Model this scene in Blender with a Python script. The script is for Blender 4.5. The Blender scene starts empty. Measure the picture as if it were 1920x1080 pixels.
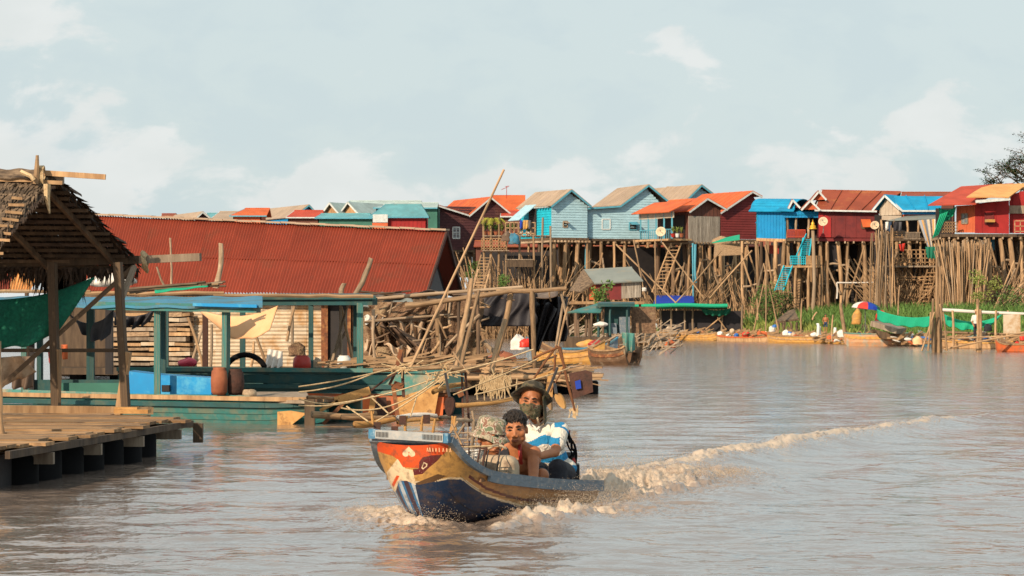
import bpy, math, random
import numpy as np
from mathutils import Vector, Matrix, Quaternion
R = random.Random(7)
C = bpy.context.scene.collection
PI = math.pi
# ---------------------------------------------------------------- camera, sky, sun
F = 5333.33; H = 1.7; HY = 595.0
def P(px, py, Y): return Vector(((px-960)*Y/F, Y, H-(py-HY)*Y/F))
def G(px, py):                       # point of the water surface seen at this place
    Y = H*F/(py-HY); return Vector(((px-960)*Y/F, Y, 0))
sc = bpy.context.scene
cam = bpy.data.cameras.new('camera'); cam.lens = 100; cam.sensor_width = 36
cam.shift_y = (HY-540)/1920; cam.clip_end = 6000; cam.clip_start = .5
co = bpy.data.objects.new('camera', cam); C.objects.link(co)
co.location = (0, 0, H); co.rotation_euler = (PI/2, 0, 0); sc.camera = co
cam.dof.use_dof = True; cam.dof.focus_distance = 26; cam.dof.aperture_fstop = 20
SUN_AZ, SUN_EL = math.radians(34), math.radians(27)     # azimuth to the left of straight behind the camera
sdir = Vector((-math.sin(SUN_AZ)*math.cos(SUN_EL), -math.cos(SUN_AZ)*math.cos(SUN_EL), math.sin(SUN_EL)))
sl = bpy.data.lights.new('sun', 'SUN'); sl.energy = 5.0; sl.angle = math.radians(.6); sl.color = (1, .80, .58)
so = bpy.data.objects.new('sun', sl); C.objects.link(so); so.location = (-20, -20, 30)
so.rotation_euler = (-sdir).to_track_quat('-Z', 'Y').to_euler()
w = bpy.data.worlds.new('World'); sc.world = w; w.use_nodes = True
nt = w.node_tree; N = nt.nodes; L = nt.links
bg = N['Background']; bg.inputs['Strength'].default_value = .12
sky = N.new('ShaderNodeTexSky'); sky.sky_type = 'NISHITA'; sky.sun_disc = False
sky.sun_elevation = SUN_EL; sky.sun_rotation = math.atan2(sdir.x, sdir.y)
sky.dust_density = 2.0; sky.ozone_density = 1.5; sky.air_density = 1.0
tc = N.new('ShaderNodeTexCoord')
def wn(t, **k):
    n = N.new(t)
    for a, b in k.items(): setattr(n, a, b)
    return n
def wmix(fac, a, b):
    m = wn('ShaderNodeMix', data_type='RGBA')
    for s, v in ((0, fac), (6, a), (7, b)):
        if hasattr(v, 'links'): L.new(v, m.inputs[s])
        else: m.inputs[s].default_value = v
    return m.outputs[2]
# thin bright overcast over the blue, and soft heaps of cloud low down
hazec = wmix(.90, sky.outputs[0], (5.2, 5.95, 6.0, 1))
mp = wn('ShaderNodeMapping'); mp.inputs['Scale'].default_value = (1, 1, 1.7); L.new(tc.outputs['Generated'], mp.inputs[0])
n1 = wn('ShaderNodeTexNoise'); n1.inputs['Scale'].default_value = 21; n1.inputs['Detail'].default_value = 9; n1.inputs['Roughness'].default_value = .56
n1.inputs['Distortion'].default_value = .25
L.new(mp.outputs[0], n1.inputs[0])
sep = wn('ShaderNodeSeparateXYZ'); L.new(tc.outputs['Generated'], sep.inputs[0])
def wr(i, a, b, c=0, d=1):
    m = wn('ShaderNodeMapRange'); m.interpolation_type = 'SMOOTHSTEP'; L.new(i, m.inputs[0])
    for k, v in zip((1, 2, 3, 4), (a, b, c, d)): m.inputs[k].default_value = v
    return m.outputs[0]
def wm(op, a, b):
    m = wn('ShaderNodeMath', operation=op)
    for k, v in ((0, a), (1, b)):
        if hasattr(v, 'links'): L.new(v, m.inputs[k])
        else: m.inputs[k].default_value = v
    return m.outputs[0]
low = wr(sep.outputs[2], .045, .095, .085, -.05)          # more cloud near the horizon
left = wr(sep.outputs[0], -.17, -.09, .16, 0)            # and to the left
s_ = wm('ADD', wm('ADD', n1.outputs[0], low), left)
mask = wr(s_, .55, .64)
n2 = wn('ShaderNodeTexNoise'); n2.inputs['Scale'].default_value = 34; n2.inputs['Detail'].default_value = 6; L.new(mp.outputs[0], n2.inputs[0])
cc = wmix(wr(n2.outputs[0], .35, .65), (6.6, 6.55, 6.35, 1), (7.2, 7.05, 6.85, 1))
c2 = wmix(wm('MULTIPLY', mask, .55), hazec, cc)
blu = wmix(wm('MULTIPLY', wr(n1.outputs[0], .50, .36), .3), c2, (4.3, 5.2, 5.6, 1))
L.new(blu, bg.inputs[0])
vs = sc.view_settings; vs.view_transform = 'Standard'; vs.look = 'None'; vs.exposure = .09; vs.gamma = 1; vs.use_curve_mapping = False
sc.render.engine = 'CYCLES'

# ---------------------------------------------------------------- materials
MT = {}
def mat(name, c, c2=None, rough=.75, ns=3., st=(1, 1, 1), bump=.25, rnd=.12, dirt=None, dk=.5, ds=1.2, metal=0, det=5, attr=None, spec=.35, corr=None, bd=.02):
    """c base colour, c2 grain colour, dirt a stain colour laid on in patches"""
    m = bpy.data.materials.new(name); m.use_nodes = True; MT[name] = m
    n = m.node_tree.nodes; l = m.node_tree.links; b = n['Principled BSDF']
    b.inputs['Roughness'].default_value = rough; b.inputs['Metallic'].default_value = metal
    b.inputs['Specular IOR Level'].default_value = spec
    t = n.new('ShaderNodeTexCoord'); mp = n.new('ShaderNodeMapping'); mp.inputs['Scale'].default_value = st
    oi = n.new('ShaderNodeObjectInfo')
    ad = n.new('ShaderNodeVectorMath'); ad.operation = 'ADD'
    l.new(t.outputs['Object'], ad.inputs[0])
    ml = n.new('ShaderNodeVectorMath'); ml.operation = 'SCALE'; ml.inputs[0].default_value = (17, 31, 23); l.new(oi.outputs['Random'], ml.inputs['Scale'])
    l.new(ml.outputs[0], ad.inputs[1]); l.new(ad.outputs[0], mp.inputs[0])
    a = n.new('ShaderNodeTexNoise'); a.inputs['Scale'].default_value = ns; a.inputs['Detail'].default_value = det; a.inputs['Roughness'].default_value = .65
    l.new(mp.outputs[0], a.inputs[0])
    c2 = c2 or tuple(x*.72 for x in c)
    def mix(f, x, y):
        q = n.new('ShaderNodeMix'); q.data_type = 'RGBA'
        for s, v in ((0, f), (6, x), (7, y)):
            if hasattr(v, 'links'): l.new(v, q.inputs[s])
            else: q.inputs[s].default_value = v if isinstance(v, (int, float)) else (*v, 1)
        return q.outputs[2]
    def rng(i, x, y, p=0, q_=1):
        q = n.new('ShaderNodeMapRange'); l.new(i, q.inputs[0])
        for k, v in zip((1, 2, 3, 4), (x, y, p, q_)): q.inputs[k].default_value = v
        return q.outputs[0]
    base = c
    if attr:
        at = n.new('ShaderNodeAttribute'); at.attribute_name = attr; base = at.outputs[0]
        q = mix(rng(a.outputs[0], .46, .66, 0, .6), base, c2)
    else:
        q = mix(rng(a.outputs[0], .35, .65), base, c2)
    if dirt:
        d = n.new('ShaderNodeTexNoise'); d.inputs['Scale'].default_value = ds; d.inputs['Detail'].default_value = 7; d.inputs['Roughness'].default_value = .7
        l.new(ad.outputs[0], d.inputs[0])
        q = mix(rng(d.outputs[0], .60-dk*.22, .72-dk*.16), q, dirt)
    if rnd:
        hs = n.new('ShaderNodeHueSaturation'); l.new(rng(oi.outputs['Random'], 0, 1, 1-rnd*1.4, 1+rnd*1.4), hs.inputs['Value']); l.new(q, hs.inputs['Color']); q = hs.outputs[0]
    l.new(q, b.inputs['Base Color'])
    if bump:
        f = n.new('ShaderNodeTexNoise'); f.inputs['Scale'].default_value = ns*3.5; f.inputs['Detail'].default_value = 4; l.new(mp.outputs[0], f.inputs[0])
        u = n.new('ShaderNodeBump'); u.inputs['Strength'].default_value = bump; u.inputs['Distance'].default_value = bd; l.new(f.outputs[0], u.inputs['Height']); l.new(u.outputs[0], b.inputs['Normal'])
    return m
BR = (.10, .055, .028)
mat('wood_tan', (.46, .29, .15), (.26, .15, .075), ns=2, st=(3, 3, .5), rnd=.22, bump=.4)
mat('wood_grey', (.34, .27, .20), (.18, .13, .09), ns=2, st=(3, 3, .5), rnd=.2, bump=.4)
mat('wood_dark', (.13, .085, .05), (.055, .035, .022), ns=2, st=(3, 3, .5), rnd=.25, bump=.4)
mat('pole_tan', (.46, .295, .16), (.20, .12, .065), ns=1.6, st=(.6, .6, 3), rnd=.25, bump=0)
mat('pole_grey', (.38, .28, .19), (.19, .13, .08), ns=1.2, st=(.6, .6, 3), rnd=.25, bump=0)
mat('pole_dark', (.16, .10, .06), (.07, .045, .03), ns=1.2, st=(.6, .6, 3), rnd=.25, bump=0)
mat('plank', (.42, .25, .12), (.20, .11, .05), ns=2.2, st=(.7, 5, 5), rnd=.22, bump=.5, dirt=(.12, .07, .04), dk=.4, ds=2)
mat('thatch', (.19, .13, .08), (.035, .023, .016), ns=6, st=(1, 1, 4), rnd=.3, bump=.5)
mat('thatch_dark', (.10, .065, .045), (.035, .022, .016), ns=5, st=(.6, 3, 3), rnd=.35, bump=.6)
mat('rope', (.62, .47, .28), (.40, .27, .14), ns=20, rnd=.1)
mat('red_sheet', (.29, .052, .025), (.235, .042, .021), ns=1.3, st=(1, 1, 1), rnd=.04, bump=.05, rough=.75, dirt=(.22, .055, .028), dk=.22, ds=.9)
mat('cream_sheet', (.56, .48, .37), (.44, .34, .23), ns=1.5, rnd=.08, bump=.1, dirt=(.38, .23, .11), dk=.55, ds=1.3, rough=.6)
mat('teal', (.03, .19, .19), (.05, .14, .12), ns=3, rnd=.05, bump=.3, dirt=(.16, .17, .12), dk=.55, ds=2.2, rough=.6)
mat('teal_dark', (.012, .075, .085), (.02, .06, .055), ns=2.5, rnd=.05, bump=.3, dirt=(.06, .09, .07), dk=.4, ds=2, rough=.55)
mat('teal_pale', (.075, .25, .22), (.05, .17, .15), ns=3, rnd=.05, dirt=(.30, .28, .20), dk=.7, ds=3)
mat('blue_paint', (.01, .27, .60), (.02, .22, .50), ns=2, rnd=.05, bump=.1, dirt=(.10, .40, .60), dk=.35, ds=1.5, rough=.55)
mat('blue_roof', (.045, .21, .34), (.06, .19, .28), ns=2, rnd=.05, dirt=(.08, .13, .14), dk=.5, ds=1.6)
mat('brown_wood', (.20, .11, .06), (.10, .055, .03), ns=2, st=(.5, 4, 4), rnd=.15, dirt=(.35, .27, .18), dk=.35, ds=2)
mat('black_tarp_and_shade', (.016, .014, .018), (.03, .026, .03), rnd=.1, bump=.3, rough=.6)
mat('grey_tarp', (.09, .09, .10), (.05, .05, .06), rnd=.1, bump=.3)
mat('brown_tarp', (.17, .11, .075), (.10, .065, .045), ns=1.5, rnd=.12, bump=.5, dirt=(.28, .21, .15), dk=.35, ds=1.2)
mat('net_brown', (.30, .18, .105), (.11, .062, .038), ns=9, rnd=.1, bump=.9, dirt=(.34, .24, .14), dk=.4, ds=1.6, bd=.06)
mat('orange_cloth', (.82, .50, .29), (.72, .38, .18), ns=1.2, rnd=.03, bump=.15)
mat('cream_cloth', (.60, .46, .32), (.42, .29, .19), ns=2, rnd=.08, bump=.3, dirt=(.28, .18, .11), dk=.4, ds=2)
mat('white_cloth', (.72, .68, .62), (.55, .50, .45), ns=3, rnd=.08, bump=.2)
mat('green_net', (.008, .17, .10), (.004, .10, .062), ns=22, rnd=.08, bump=.4)
mat('green_bright', (.01, .36, .20), (.008, .28, .16), ns=14, rnd=.06, bump=.4)
mat('rust', (.24, .085, .035), (.11, .045, .025), ns=8, rnd=.15, bump=.5, rough=.85, dirt=(.34, .16, .06), dk=.5, ds=6)
mat('rust_dark', (.085, .036, .025), (.045, .025, .02), ns=8, rnd=.15, bump=.5, rough=.85)
mat('yellow_wood', (.60, .34, .09), (.42, .20, .05), ns=3, st=(.5, 3, 3), rnd=.1, dirt=(.34, .22, .12), dk=.4, ds=2)
mat('tan_board', (.55, .31, .11), (.38, .19, .06), ns=4, rnd=.08, bump=.4, dirt=(.20, .10, .04), dk=.3, ds=7)
mat('orange_paint', (.58, .13, .035), (.44, .09, .03), ns=3, rnd=.05, dirt=(.26, .13, .07), dk=.45, ds=3)
mat('red_plastic', (.42, .035, .025), (.30, .03, .02), rnd=.05, bump=.05, rough=.4)
mat('red_bright', (.62, .04, .02), (.5, .03, .02), rnd=.06, bump=.05, rough=.45)
mat('pink_plastic', (.60, .06, .10), (.5, .04, .08), rnd=.05, bump=.05, rough=.4)
mat('clay', (.30, .10, .045), (.20, .06, .03), ns=4, rnd=.1, bump=.3)
mat('rubber', (.009, .009, .010), rnd=.1, rough=.9, bump=.1, spec=.1)
mat('white_plastic', (.70, .70, .68), (.6, .6, .56), rnd=.05, bump=.05, rough=.45)
mat('yellow_plastic', (.75, .40, .02), (.6, .3, .02), rnd=.05, bump=.05, rough=.45)
mat('blue_plastic', (.02, .14, .45), (.02, .10, .34), rnd=.08, bump=.05, rough=.45)
mat('tarp_blue', (.012, .05, .40), (.01, .04, .30), ns=2, rnd=.05, bump=.2)
mat('metal', (.30, .29, .28), (.18, .17, .16), rnd=.1, metal=.7, rough=.45, bump=.1)
mat('dark_metal', (.035, .032, .035), (.06, .05, .045), rnd=.1, metal=.3, rough=.55, bump=.2)
mat('soil', (.20, .13, .075), (.12, .08, .045), ns=.6, rnd=0, bump=.5, dirt=(.10, .12, .035), dk=.5, ds=.15)
mat('leaf', (.13, .22, .055), (.06, .12, .03), ns=1.2, rnd=.15, bump=0, spec=.15)
mat('leaf_yellow', (.28, .32, .08), (.15, .20, .05), ns=.7, rnd=.15, bump=0, spec=.15)
mat('leaf_dark', (.035, .075, .025), (.02, .045, .015), ns=1.2, rnd=.15, bump=0, spec=.15)
mat('palm', (.42, .36, .04), (.22, .25, .03), ns=1.2, rnd=.1, bump=0)
mat('bark', (.16, .10, .06), (.09, .06, .04), ns=2, rnd=.1)
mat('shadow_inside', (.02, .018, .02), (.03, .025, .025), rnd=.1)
mat('glass', (.22, .26, .28), (.12, .15, .17), rnd=.1, rough=.15, bump=0, spec=.6)
mat('satellite_dish', (.62, .50, .36), (.55, .42, .28), rnd=.05, rough=.5, bump=0)
mat('gold', (.75, .42, .04), (.6, .3, .03), rough=.35, metal=.4, rnd=0)
mat('grey_roof', (.22, .24, .22), (.17, .19, .18), ns=.8, rnd=.05, bump=.05, dirt=(.26, .22, .16), dk=.3)
mat('skin', (.43, .165, .066), (.31, .11, .045), ns=7, rnd=.05, bump=.06, rough=.5, spec=.4)
mat('lip', (.32, .10, .055), (.28, .085, .045), ns=7, rnd=0, bump=.05, rough=.5)
mat('hair', (.012, .009, .008), (.035, .024, .018), ns=30, rnd=0, bump=.8, rough=.55)
mat('eye', (.55, .50, .46), (.50, .45, .42), rnd=0, bump=0, rough=.25)
mat('iris', (.012, .008, .006), rnd=0, bump=0, rough=.25)
mat('black_cloth', (.014, .014, .020), (.028, .027, .035), ns=9, rnd=.05, bump=.5, rough=.8)
mat('denim', (.03, .06, .12), (.02, .04, .08), ns=9, rnd=.1, bump=.4)
mat('rail_grey', (.17, .22, .27), (.12, .16, .20), ns=7, st=(3, .8, 3), rnd=.03, bump=.3, dirt=(.28, .28, .28), dk=.4, ds=9)
mat('bar_metal', (.40, .39, .37), (.28, .30, .31), ns=8, rnd=.02, bump=.2, dirt=(.24, .31, .36), dk=.4, ds=12, rough=.45)
mat('boat_blue', (.05, .20, .34), (.06, .16, .26), ns=6, rnd=.03, bump=.2, dirt=(.35, .45, .5), dk=.3, ds=9)
mat('silver_mat', (.66, .63, .58), (.42, .40, .37), ns=26, rnd=.05, bump=.5, rough=.5)
mat('peach_paint', (.60, .34, .19), (.48, .24, .12), ns=3, rnd=.05, dirt=(.34, .36, .30), dk=.5, ds=2)
mat('can_tan', (.52, .40, .27), (.40, .29, .19), ns=5, rnd=.05, bump=.2, dirt=(.22, .15, .10), dk=.5, ds=7)

def camo(name, cols, s=14):
    m = bpy.data.materials.new(name); m.use_nodes = True; MT[name] = m
    n = m.node_tree.nodes; l = m.node_tree.links; b = n['Principled BSDF']; b.inputs['Roughness'].default_value = .9
    t = n.new('ShaderNodeTexCoord'); a = n.new('ShaderNodeTexNoise'); a.inputs['Scale'].default_value = s; a.inputs['Detail'].default_value = 1.5; a.inputs['Distortion'].default_value = .8
    l.new(t.outputs['Object'], a.inputs[0]); r = n.new('ShaderNodeValToRGB'); l.new(a.outputs[0], r.inputs[0]); r.color_ramp.interpolation = 'CONSTANT'
    e = r.color_ramp.elements; e[0].position = 0; e[0].color = (*cols[0], 1); e[1].position = .43; e[1].color = (*cols[1], 1)
    for p, c in zip((.50, .56, .62), cols[2:]):
        x = e.new(p); x.color = (*c, 1)
    l.new(r.outputs[0], b.inputs['Base Color'])
camo('camo_pale', [(.16, .15, .09), (.36, .30, .21), (.22, .11, .075), (.50, .44, .34), (.13, .16, .09)], 17)
camo('camo_dark', [(.035, .03, .02), (.075, .06, .04), (.10, .075, .04), (.05, .06, .03), (.04, .035, .025)], 12)
camo('camo_mask', [(.05, .055, .03), (.16, .11, .055), (.08, .10, .05), (.24, .18, .11), (.09, .05, .03)], 24)

def stripes(name):
    m = bpy.data.materials.new(name); m.use_nodes = True; MT[name] = m
    n = m.node_tree.nodes; l = m.node_tree.links; b = n['Principled BSDF']; b.inputs['Roughness'].default_value = .9
    t = n.new('ShaderNodeAttribute'); t.attribute_name = 'paint'; l.new(t.outputs[0], b.inputs['Base Color'])
    f = n.new('ShaderNodeTexNoise'); f.inputs['Scale'].default_value = 16; f.inputs['Distortion'].default_value = 1.2
    u = n.new('ShaderNodeBump'); u.inputs['Strength'].default_value = .7; u.inputs['Distance'].default_value = .03; l.new(f.outputs[0], u.inputs['Height']); l.new(u.outputs[0], b.inputs['Normal'])
stripes('painted_cloth')
mat('hull_paint', (.5, .3, .1), (.10, .06, .035), ns=16, st=(1, .35, 1), rnd=0, bump=.15, attr='paint', rough=.42, dirt=None, spec=.5)

# ---------------------------------------------------------------- mesh helpers
class MB:
    def __init__(s): s.v = []; s.f = []; s.m = []; s.cur = 0; s.col = None
    def add(s, vs, fs):
        o = len(s.v); s.v += [Vector(x) for x in vs]; s.f += [tuple(i+o for i in f) for f in fs]; s.m += [s.cur]*len(fs); return s
    def box(s, c, d, rot=None):
        x, y, z = (k/2 for k in d); q = [Vector((a*x, b*y, e*z)) for a in (-1, 1) for b in (-1, 1) for e in (-1, 1)]
        if rot is not None: q = [rot @ p for p in q]
        c = Vector(c); return s.add([c+p for p in q], [(0, 1, 3, 2), (4, 6, 7, 5), (0, 4, 5, 1), (2, 3, 7, 6), (0, 2, 6, 4), (1, 5, 7, 3)])
    def beam(s, p, q, w, h=None, up=(0, 0, 1)):
        p = Vector(p); q = Vector(q); h = h or w; d = (q-p)
        if d.length < 1e-6: return s
        d.normalize(); up = Vector(up); a = d.cross(up)
        if a.length < .05: a = d.cross(Vector((0, 1, 0)))
        a.normalize(); b = a.cross(d).normalized(); a *= w/2; b *= h/2
        return s.add([p-a-b, p+a-b, p+a+b, p-a+b, q-a-b, q+a-b, q+a+b, q-a+b], [(3, 2, 1, 0), (4, 5, 6, 7), (0, 1, 5, 4), (1, 2, 6, 5), (2, 3, 7, 6), (3, 0, 4, 7)])
    def tube(s, pts, r, n=6, cap=True):
        pts = [Vector(p) for p in pts]; k = len(pts); rs = r if isinstance(r, (list, tuple)) else [r]*k; vs = []; fs = []
        for i, p in enumerate(pts):
            t = (pts[min(i+1, k-1)]-pts[max(i-1, 0)])
            t = t.normalized() if t.length > 1e-9 else Vector((0, 0, 1))
            ref = Vector((0, 0, 1)) if abs(t.z) < .9 else Vector((0, 1, 0))
            a = t.cross(ref).normalized(); b = t.cross(a)
            vs += [p+(a*math.cos(2*PI*j/n)+b*math.sin(2*PI*j/n))*rs[i] for j in range(n)]
        for i in range(k-1):
            for j in range(n):
                a_, b_ = i*n+j, i*n+(j+1) % n; fs.append((a_, a_+n, b_+n, b_))
        if cap: fs += [tuple(range(n)), tuple((k-1)*n+j for j in reversed(range(n)))]
        return s.add(vs, fs)
    def rope(s, p, q, r, sag=0, n=5, k=8):
        p = Vector(p); q = Vector(q); return s.tube([p.lerp(q, i/k)-Vector((0, 0, sag*4*(i/k)*(1-i/k))) for i in range(k+1)], r, n)
    def poly(s, pts): return s.add(pts, [tuple(range(len(pts)))])
    def prism(s, pts, vec):
        pts = [Vector(p) for p in pts]; n = len(pts); vec = Vector(vec)
        return s.add(pts+[p+vec for p in pts], [tuple(range(n)), tuple(reversed(range(n, 2*n)))]+[(i, i+n, (i+1) % n+n, (i+1) % n) for i in range(n)])
    def slab(s, pts, th):
        pts = [Vector(p) for p in pts]; nn = Vector((0, 0, 0))
        for i in range(len(pts)): nn += pts[i].cross(pts[(i+1) % len(pts)])
        nn.normalize(); return s.prism(pts, nn*th)
    def lathe(s, c, prof, n=12, ax=None, sx=1, sy=1):
        c = Vector(c); vs = []; fs = []; k = len(prof)
        for r, z in prof:
            for j in range(n):
                p = Vector((r*sx*math.cos(2*PI*j/n), r*sy*math.sin(2*PI*j/n), z)); vs.append(c+(ax @ p if ax is not None else p))
        for i in range(k-1):
            for j in range(n): fs.append((i*n+j, i*n+(j+1) % n, (i+1)*n+(j+1) % n, (i+1)*n+j))
        fs += [tuple(reversed(range(n))), tuple((k-1)*n+j for j in range(n))]
        return s.add(vs, fs)
    def ell(s, c, r, n=12, m=8, rot=None):
        if isinstance(r, (int, float)): r = (r, r, r)
        prof = [(math.sin(PI*i/m), -math.cos(PI*i/m)) for i in range(1, m)]; c = Vector(c); vs = []; fs = []
        T = lambda p: c+((rot @ p) if rot is not None else p)
        for a, z in prof:
            for j in range(n): vs.append(T(Vector((a*math.cos(2*PI*j/n)*r[0], a*math.sin(2*PI*j/n)*r[1], z*r[2]))))
        for i in range(m-2):
            for j in range(n): fs.append((i*n+j, i*n+(j+1) % n, (i+1)*n+(j+1) % n, (i+1)*n+j))
        b = len(vs); vs += [T(Vector((0, 0, -r[2]))), T(Vector((0, 0, r[2])))]
        for j in range(n): fs += [(b, (j+1) % n, j), (b+1, (m-2)*n+j, (m-2)*n+(j+1) % n)]
        return s.add(vs, fs)
    def cap(s, p, q, r1, r2, n=10):
        p = Vector(p); q = Vector(q); d = (q-p).normalized(); pts = []; rs = []
        for k in range(4):
            a = PI/2*k/3.5; pts.append(p-d*r1*math.cos(a)); rs.append(max(r1*math.sin(a), .001))
        for k in range(3, -1, -1):
            a = PI/2*k/3.5; pts.append(q+d*r2*math.cos(a)); rs.append(max(r2*math.sin(a), .001))
        return s.tube(pts, rs, n)
    def sheet(s, fn, nu, nv, th=.012):
        g = [[Vector(fn(i/nu, j/nv)) for j in range(nv+1)] for i in range(nu+1)]
        nn = (g[-1][0]-g[0][0]).cross(g[0][-1]-g[0][0]).normalized()*th
        vs = [p for r in g for p in r]; k = len(vs); vs += [p-nn for p in vs]; fs = []; W = nv+1
        for i in range(nu):
            for j in range(nv):
                a = i*W+j; fs += [(a, a+W, a+W+1, a+1), (k+a, k+a+1, k+a+W+1, k+a+W)]
        ed = [(0, j) for j in range(W)]+[(i, nv) for i in range(1, nu+1)]+[(nu, j) for j in range(nv-1, -1, -1)]+[(i, 0) for i in range(nu-1, 0, -1)]
        ed = [i*W+j for i, j in ed]
        for a, b in zip(ed, ed[1:]+ed[:1]): fs.append((a, b, k+b, k+a))
        return s.add(vs, fs)
WL = {}
def tag(o, label=None, cat=None, group=None, kind=None):
    if label: o['label'] = label
    if cat: o['category'] = cat
    if group: o['group'] = group
    if kind: o['kind'] = kind
    return o
def thing(name, label, cat, loc=(0, 0, 0), group=None, rot=0):
    o = bpy.data.objects.new(name, None); C.objects.link(o); o.empty_display_size = .2
    o.location = loc; o.rotation_euler.z = rot; WL[o.name] = Vector(loc); return tag(o, label, cat, group)
def obj(name, mb, m, parent=None, smooth=False, local=False, kind=None, label=None):
    me = bpy.data.meshes.new(name); off = Vector((0, 0, 0))
    if parent and not local: off = WL[parent.name]
    me.from_pydata([tuple(v-off) for v in mb.v], [], mb.f)
    for x in (m if isinstance(m, (list, tuple)) else [m]): me.materials.append(MT[x])
    if any(mb.m): me.polygons.foreach_set('material_index', mb.m)
    if smooth: me.polygons.foreach_set('use_smooth', [True]*len(me.polygons))
    o = bpy.data.objects.new(name, me); C.objects.link(o)
    if parent: o.parent = parent; WL[o.name] = off
    if kind: o['kind'] = kind
    if label: o['label'] = label
    return o
def solo(name, mb, m, label, cat, group=None, kind=None, smooth=False):
    xs = [v.x for v in mb.v]; ys = [v.y for v in mb.v]; c = Vector(((min(xs)+max(xs))/2, (min(ys)+max(ys))/2, min(v.z for v in mb.v)))
    for i, v in enumerate(mb.v): mb.v[i] = v-c
    o = obj(name, mb, m, None, smooth); o.location = c; WL[o.name] = c
    if kind == 'structure': cat = None
    return tag(o, label, cat, group, kind)
# unit poles: crooked sticks of height 1 that alike pieces share
PM = {}
def pole_mesh(m, k, square=False):
    key = (m, k, square)
    if key not in PM:
        rr = random.Random(k+5); mb = MB(); pts = []; n = 5
        cr = 0 if square else rr.uniform(.4, 1.3)
        ph = rr.uniform(0, 6)
        for i in range(n+1):
            t = i/n; e = 1 if square else math.sin(PI*t)
            pts.append((e*cr*math.cos(ph)+(0 if square else e*rr.uniform(-.25, .25)), e*cr*math.sin(ph)+(0 if square else e*rr.uniform(-.25, .25)), t))
        if square: mb.box((0, 0, .5), (2, 2, 1))
        else:
            rs = [1.08-.22*i/n+rr.uniform(-.05, .05) for i in range(n+1)]
            for (x, y, z), r0 in zip(pts, rs): mb.v += [Vector((x+r0*math.cos(2*PI*j/7), y+r0*math.sin(2*PI*j/7), z)) for j in range(7)]
            for i in range(n):
                for j in range(7): mb.f.append((i*7+j, i*7+(j+1) % 7, (i+1)*7+(j+1) % 7, (i+1)*7+j))
            mb.f += [tuple(reversed(range(7))), tuple(n*7+j for j in range(7))]
        me = bpy.data.meshes.new('pole'); me.from_pydata([tuple(v) for v in mb.v], [], mb.f); me.materials.append(MT[m])
        if not square: me.polygons.foreach_set('use_smooth', [True]*len(me.polygons))
        PM[key] = me
    return PM[key]
def pole(name, p, q, r, m='pole_tan', parent=None, square=False, w=None):
    p = Vector(p); q = Vector(q); d = q-p
    o = bpy.data.objects.new(name, pole_mesh(m, 0 if square else R.randint(0, 7), square)); C.objects.link(o)
    off = WL[parent.name] if parent else Vector((0, 0, 0))
    o.location = p-off; o.rotation_mode = 'QUATERNION'
    tq = d.to_track_quat('Z', 'Y')
    o.rotation_quaternion = tq if square else tq @ Quaternion((0, 0, 1), R.uniform(0, 6.28)); o.scale = (r, (w or r), d.length)
    if parent: o.parent = parent; WL[o.name] = off
    else: WL[o.name] = p
    return o
# ---------------------------------------------------------------- water, bank, hills
def shoreY(px):
    return float(np.interp(px, [-400, 600, 900, 1300, 1500, 1700, 1920, 2300, 3000], [262, 255, 235, 222, 200, 176, 158, 138, 120]))
def grid_obj(name, xs, ys, z, m, smooth=True):
    nx, ny = xs.shape; v = np.stack([xs, ys, z], -1).reshape(-1, 3)
    a = (np.arange(nx-1)[:, None]*ny+np.arange(ny-1)[None]).reshape(-1); f = np.stack([a, a+ny, a+ny+1, a+1], -1)
    me = bpy.data.meshes.new(name); me.vertices.add(len(v)); me.vertices.foreach_set('co', v.astype(np.float32).ravel())
    me.loops.add(f.size); me.loops.foreach_set('vertex_index', f.astype(np.int32).ravel()); me.polygons.add(len(f))
    me.polygons.foreach_set('loop_start', np.arange(len(f), dtype=np.int32)*4); me.polygons.foreach_set('loop_total', np.full(len(f), 4, np.int32))
    me.polygons.foreach_set('use_smooth', np.ones(len(f), bool)); me.update(); me.validate(); me.materials.append(MT[m])
    o = bpy.data.objects.new(name, me); C.objects.link(o); return o
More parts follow.
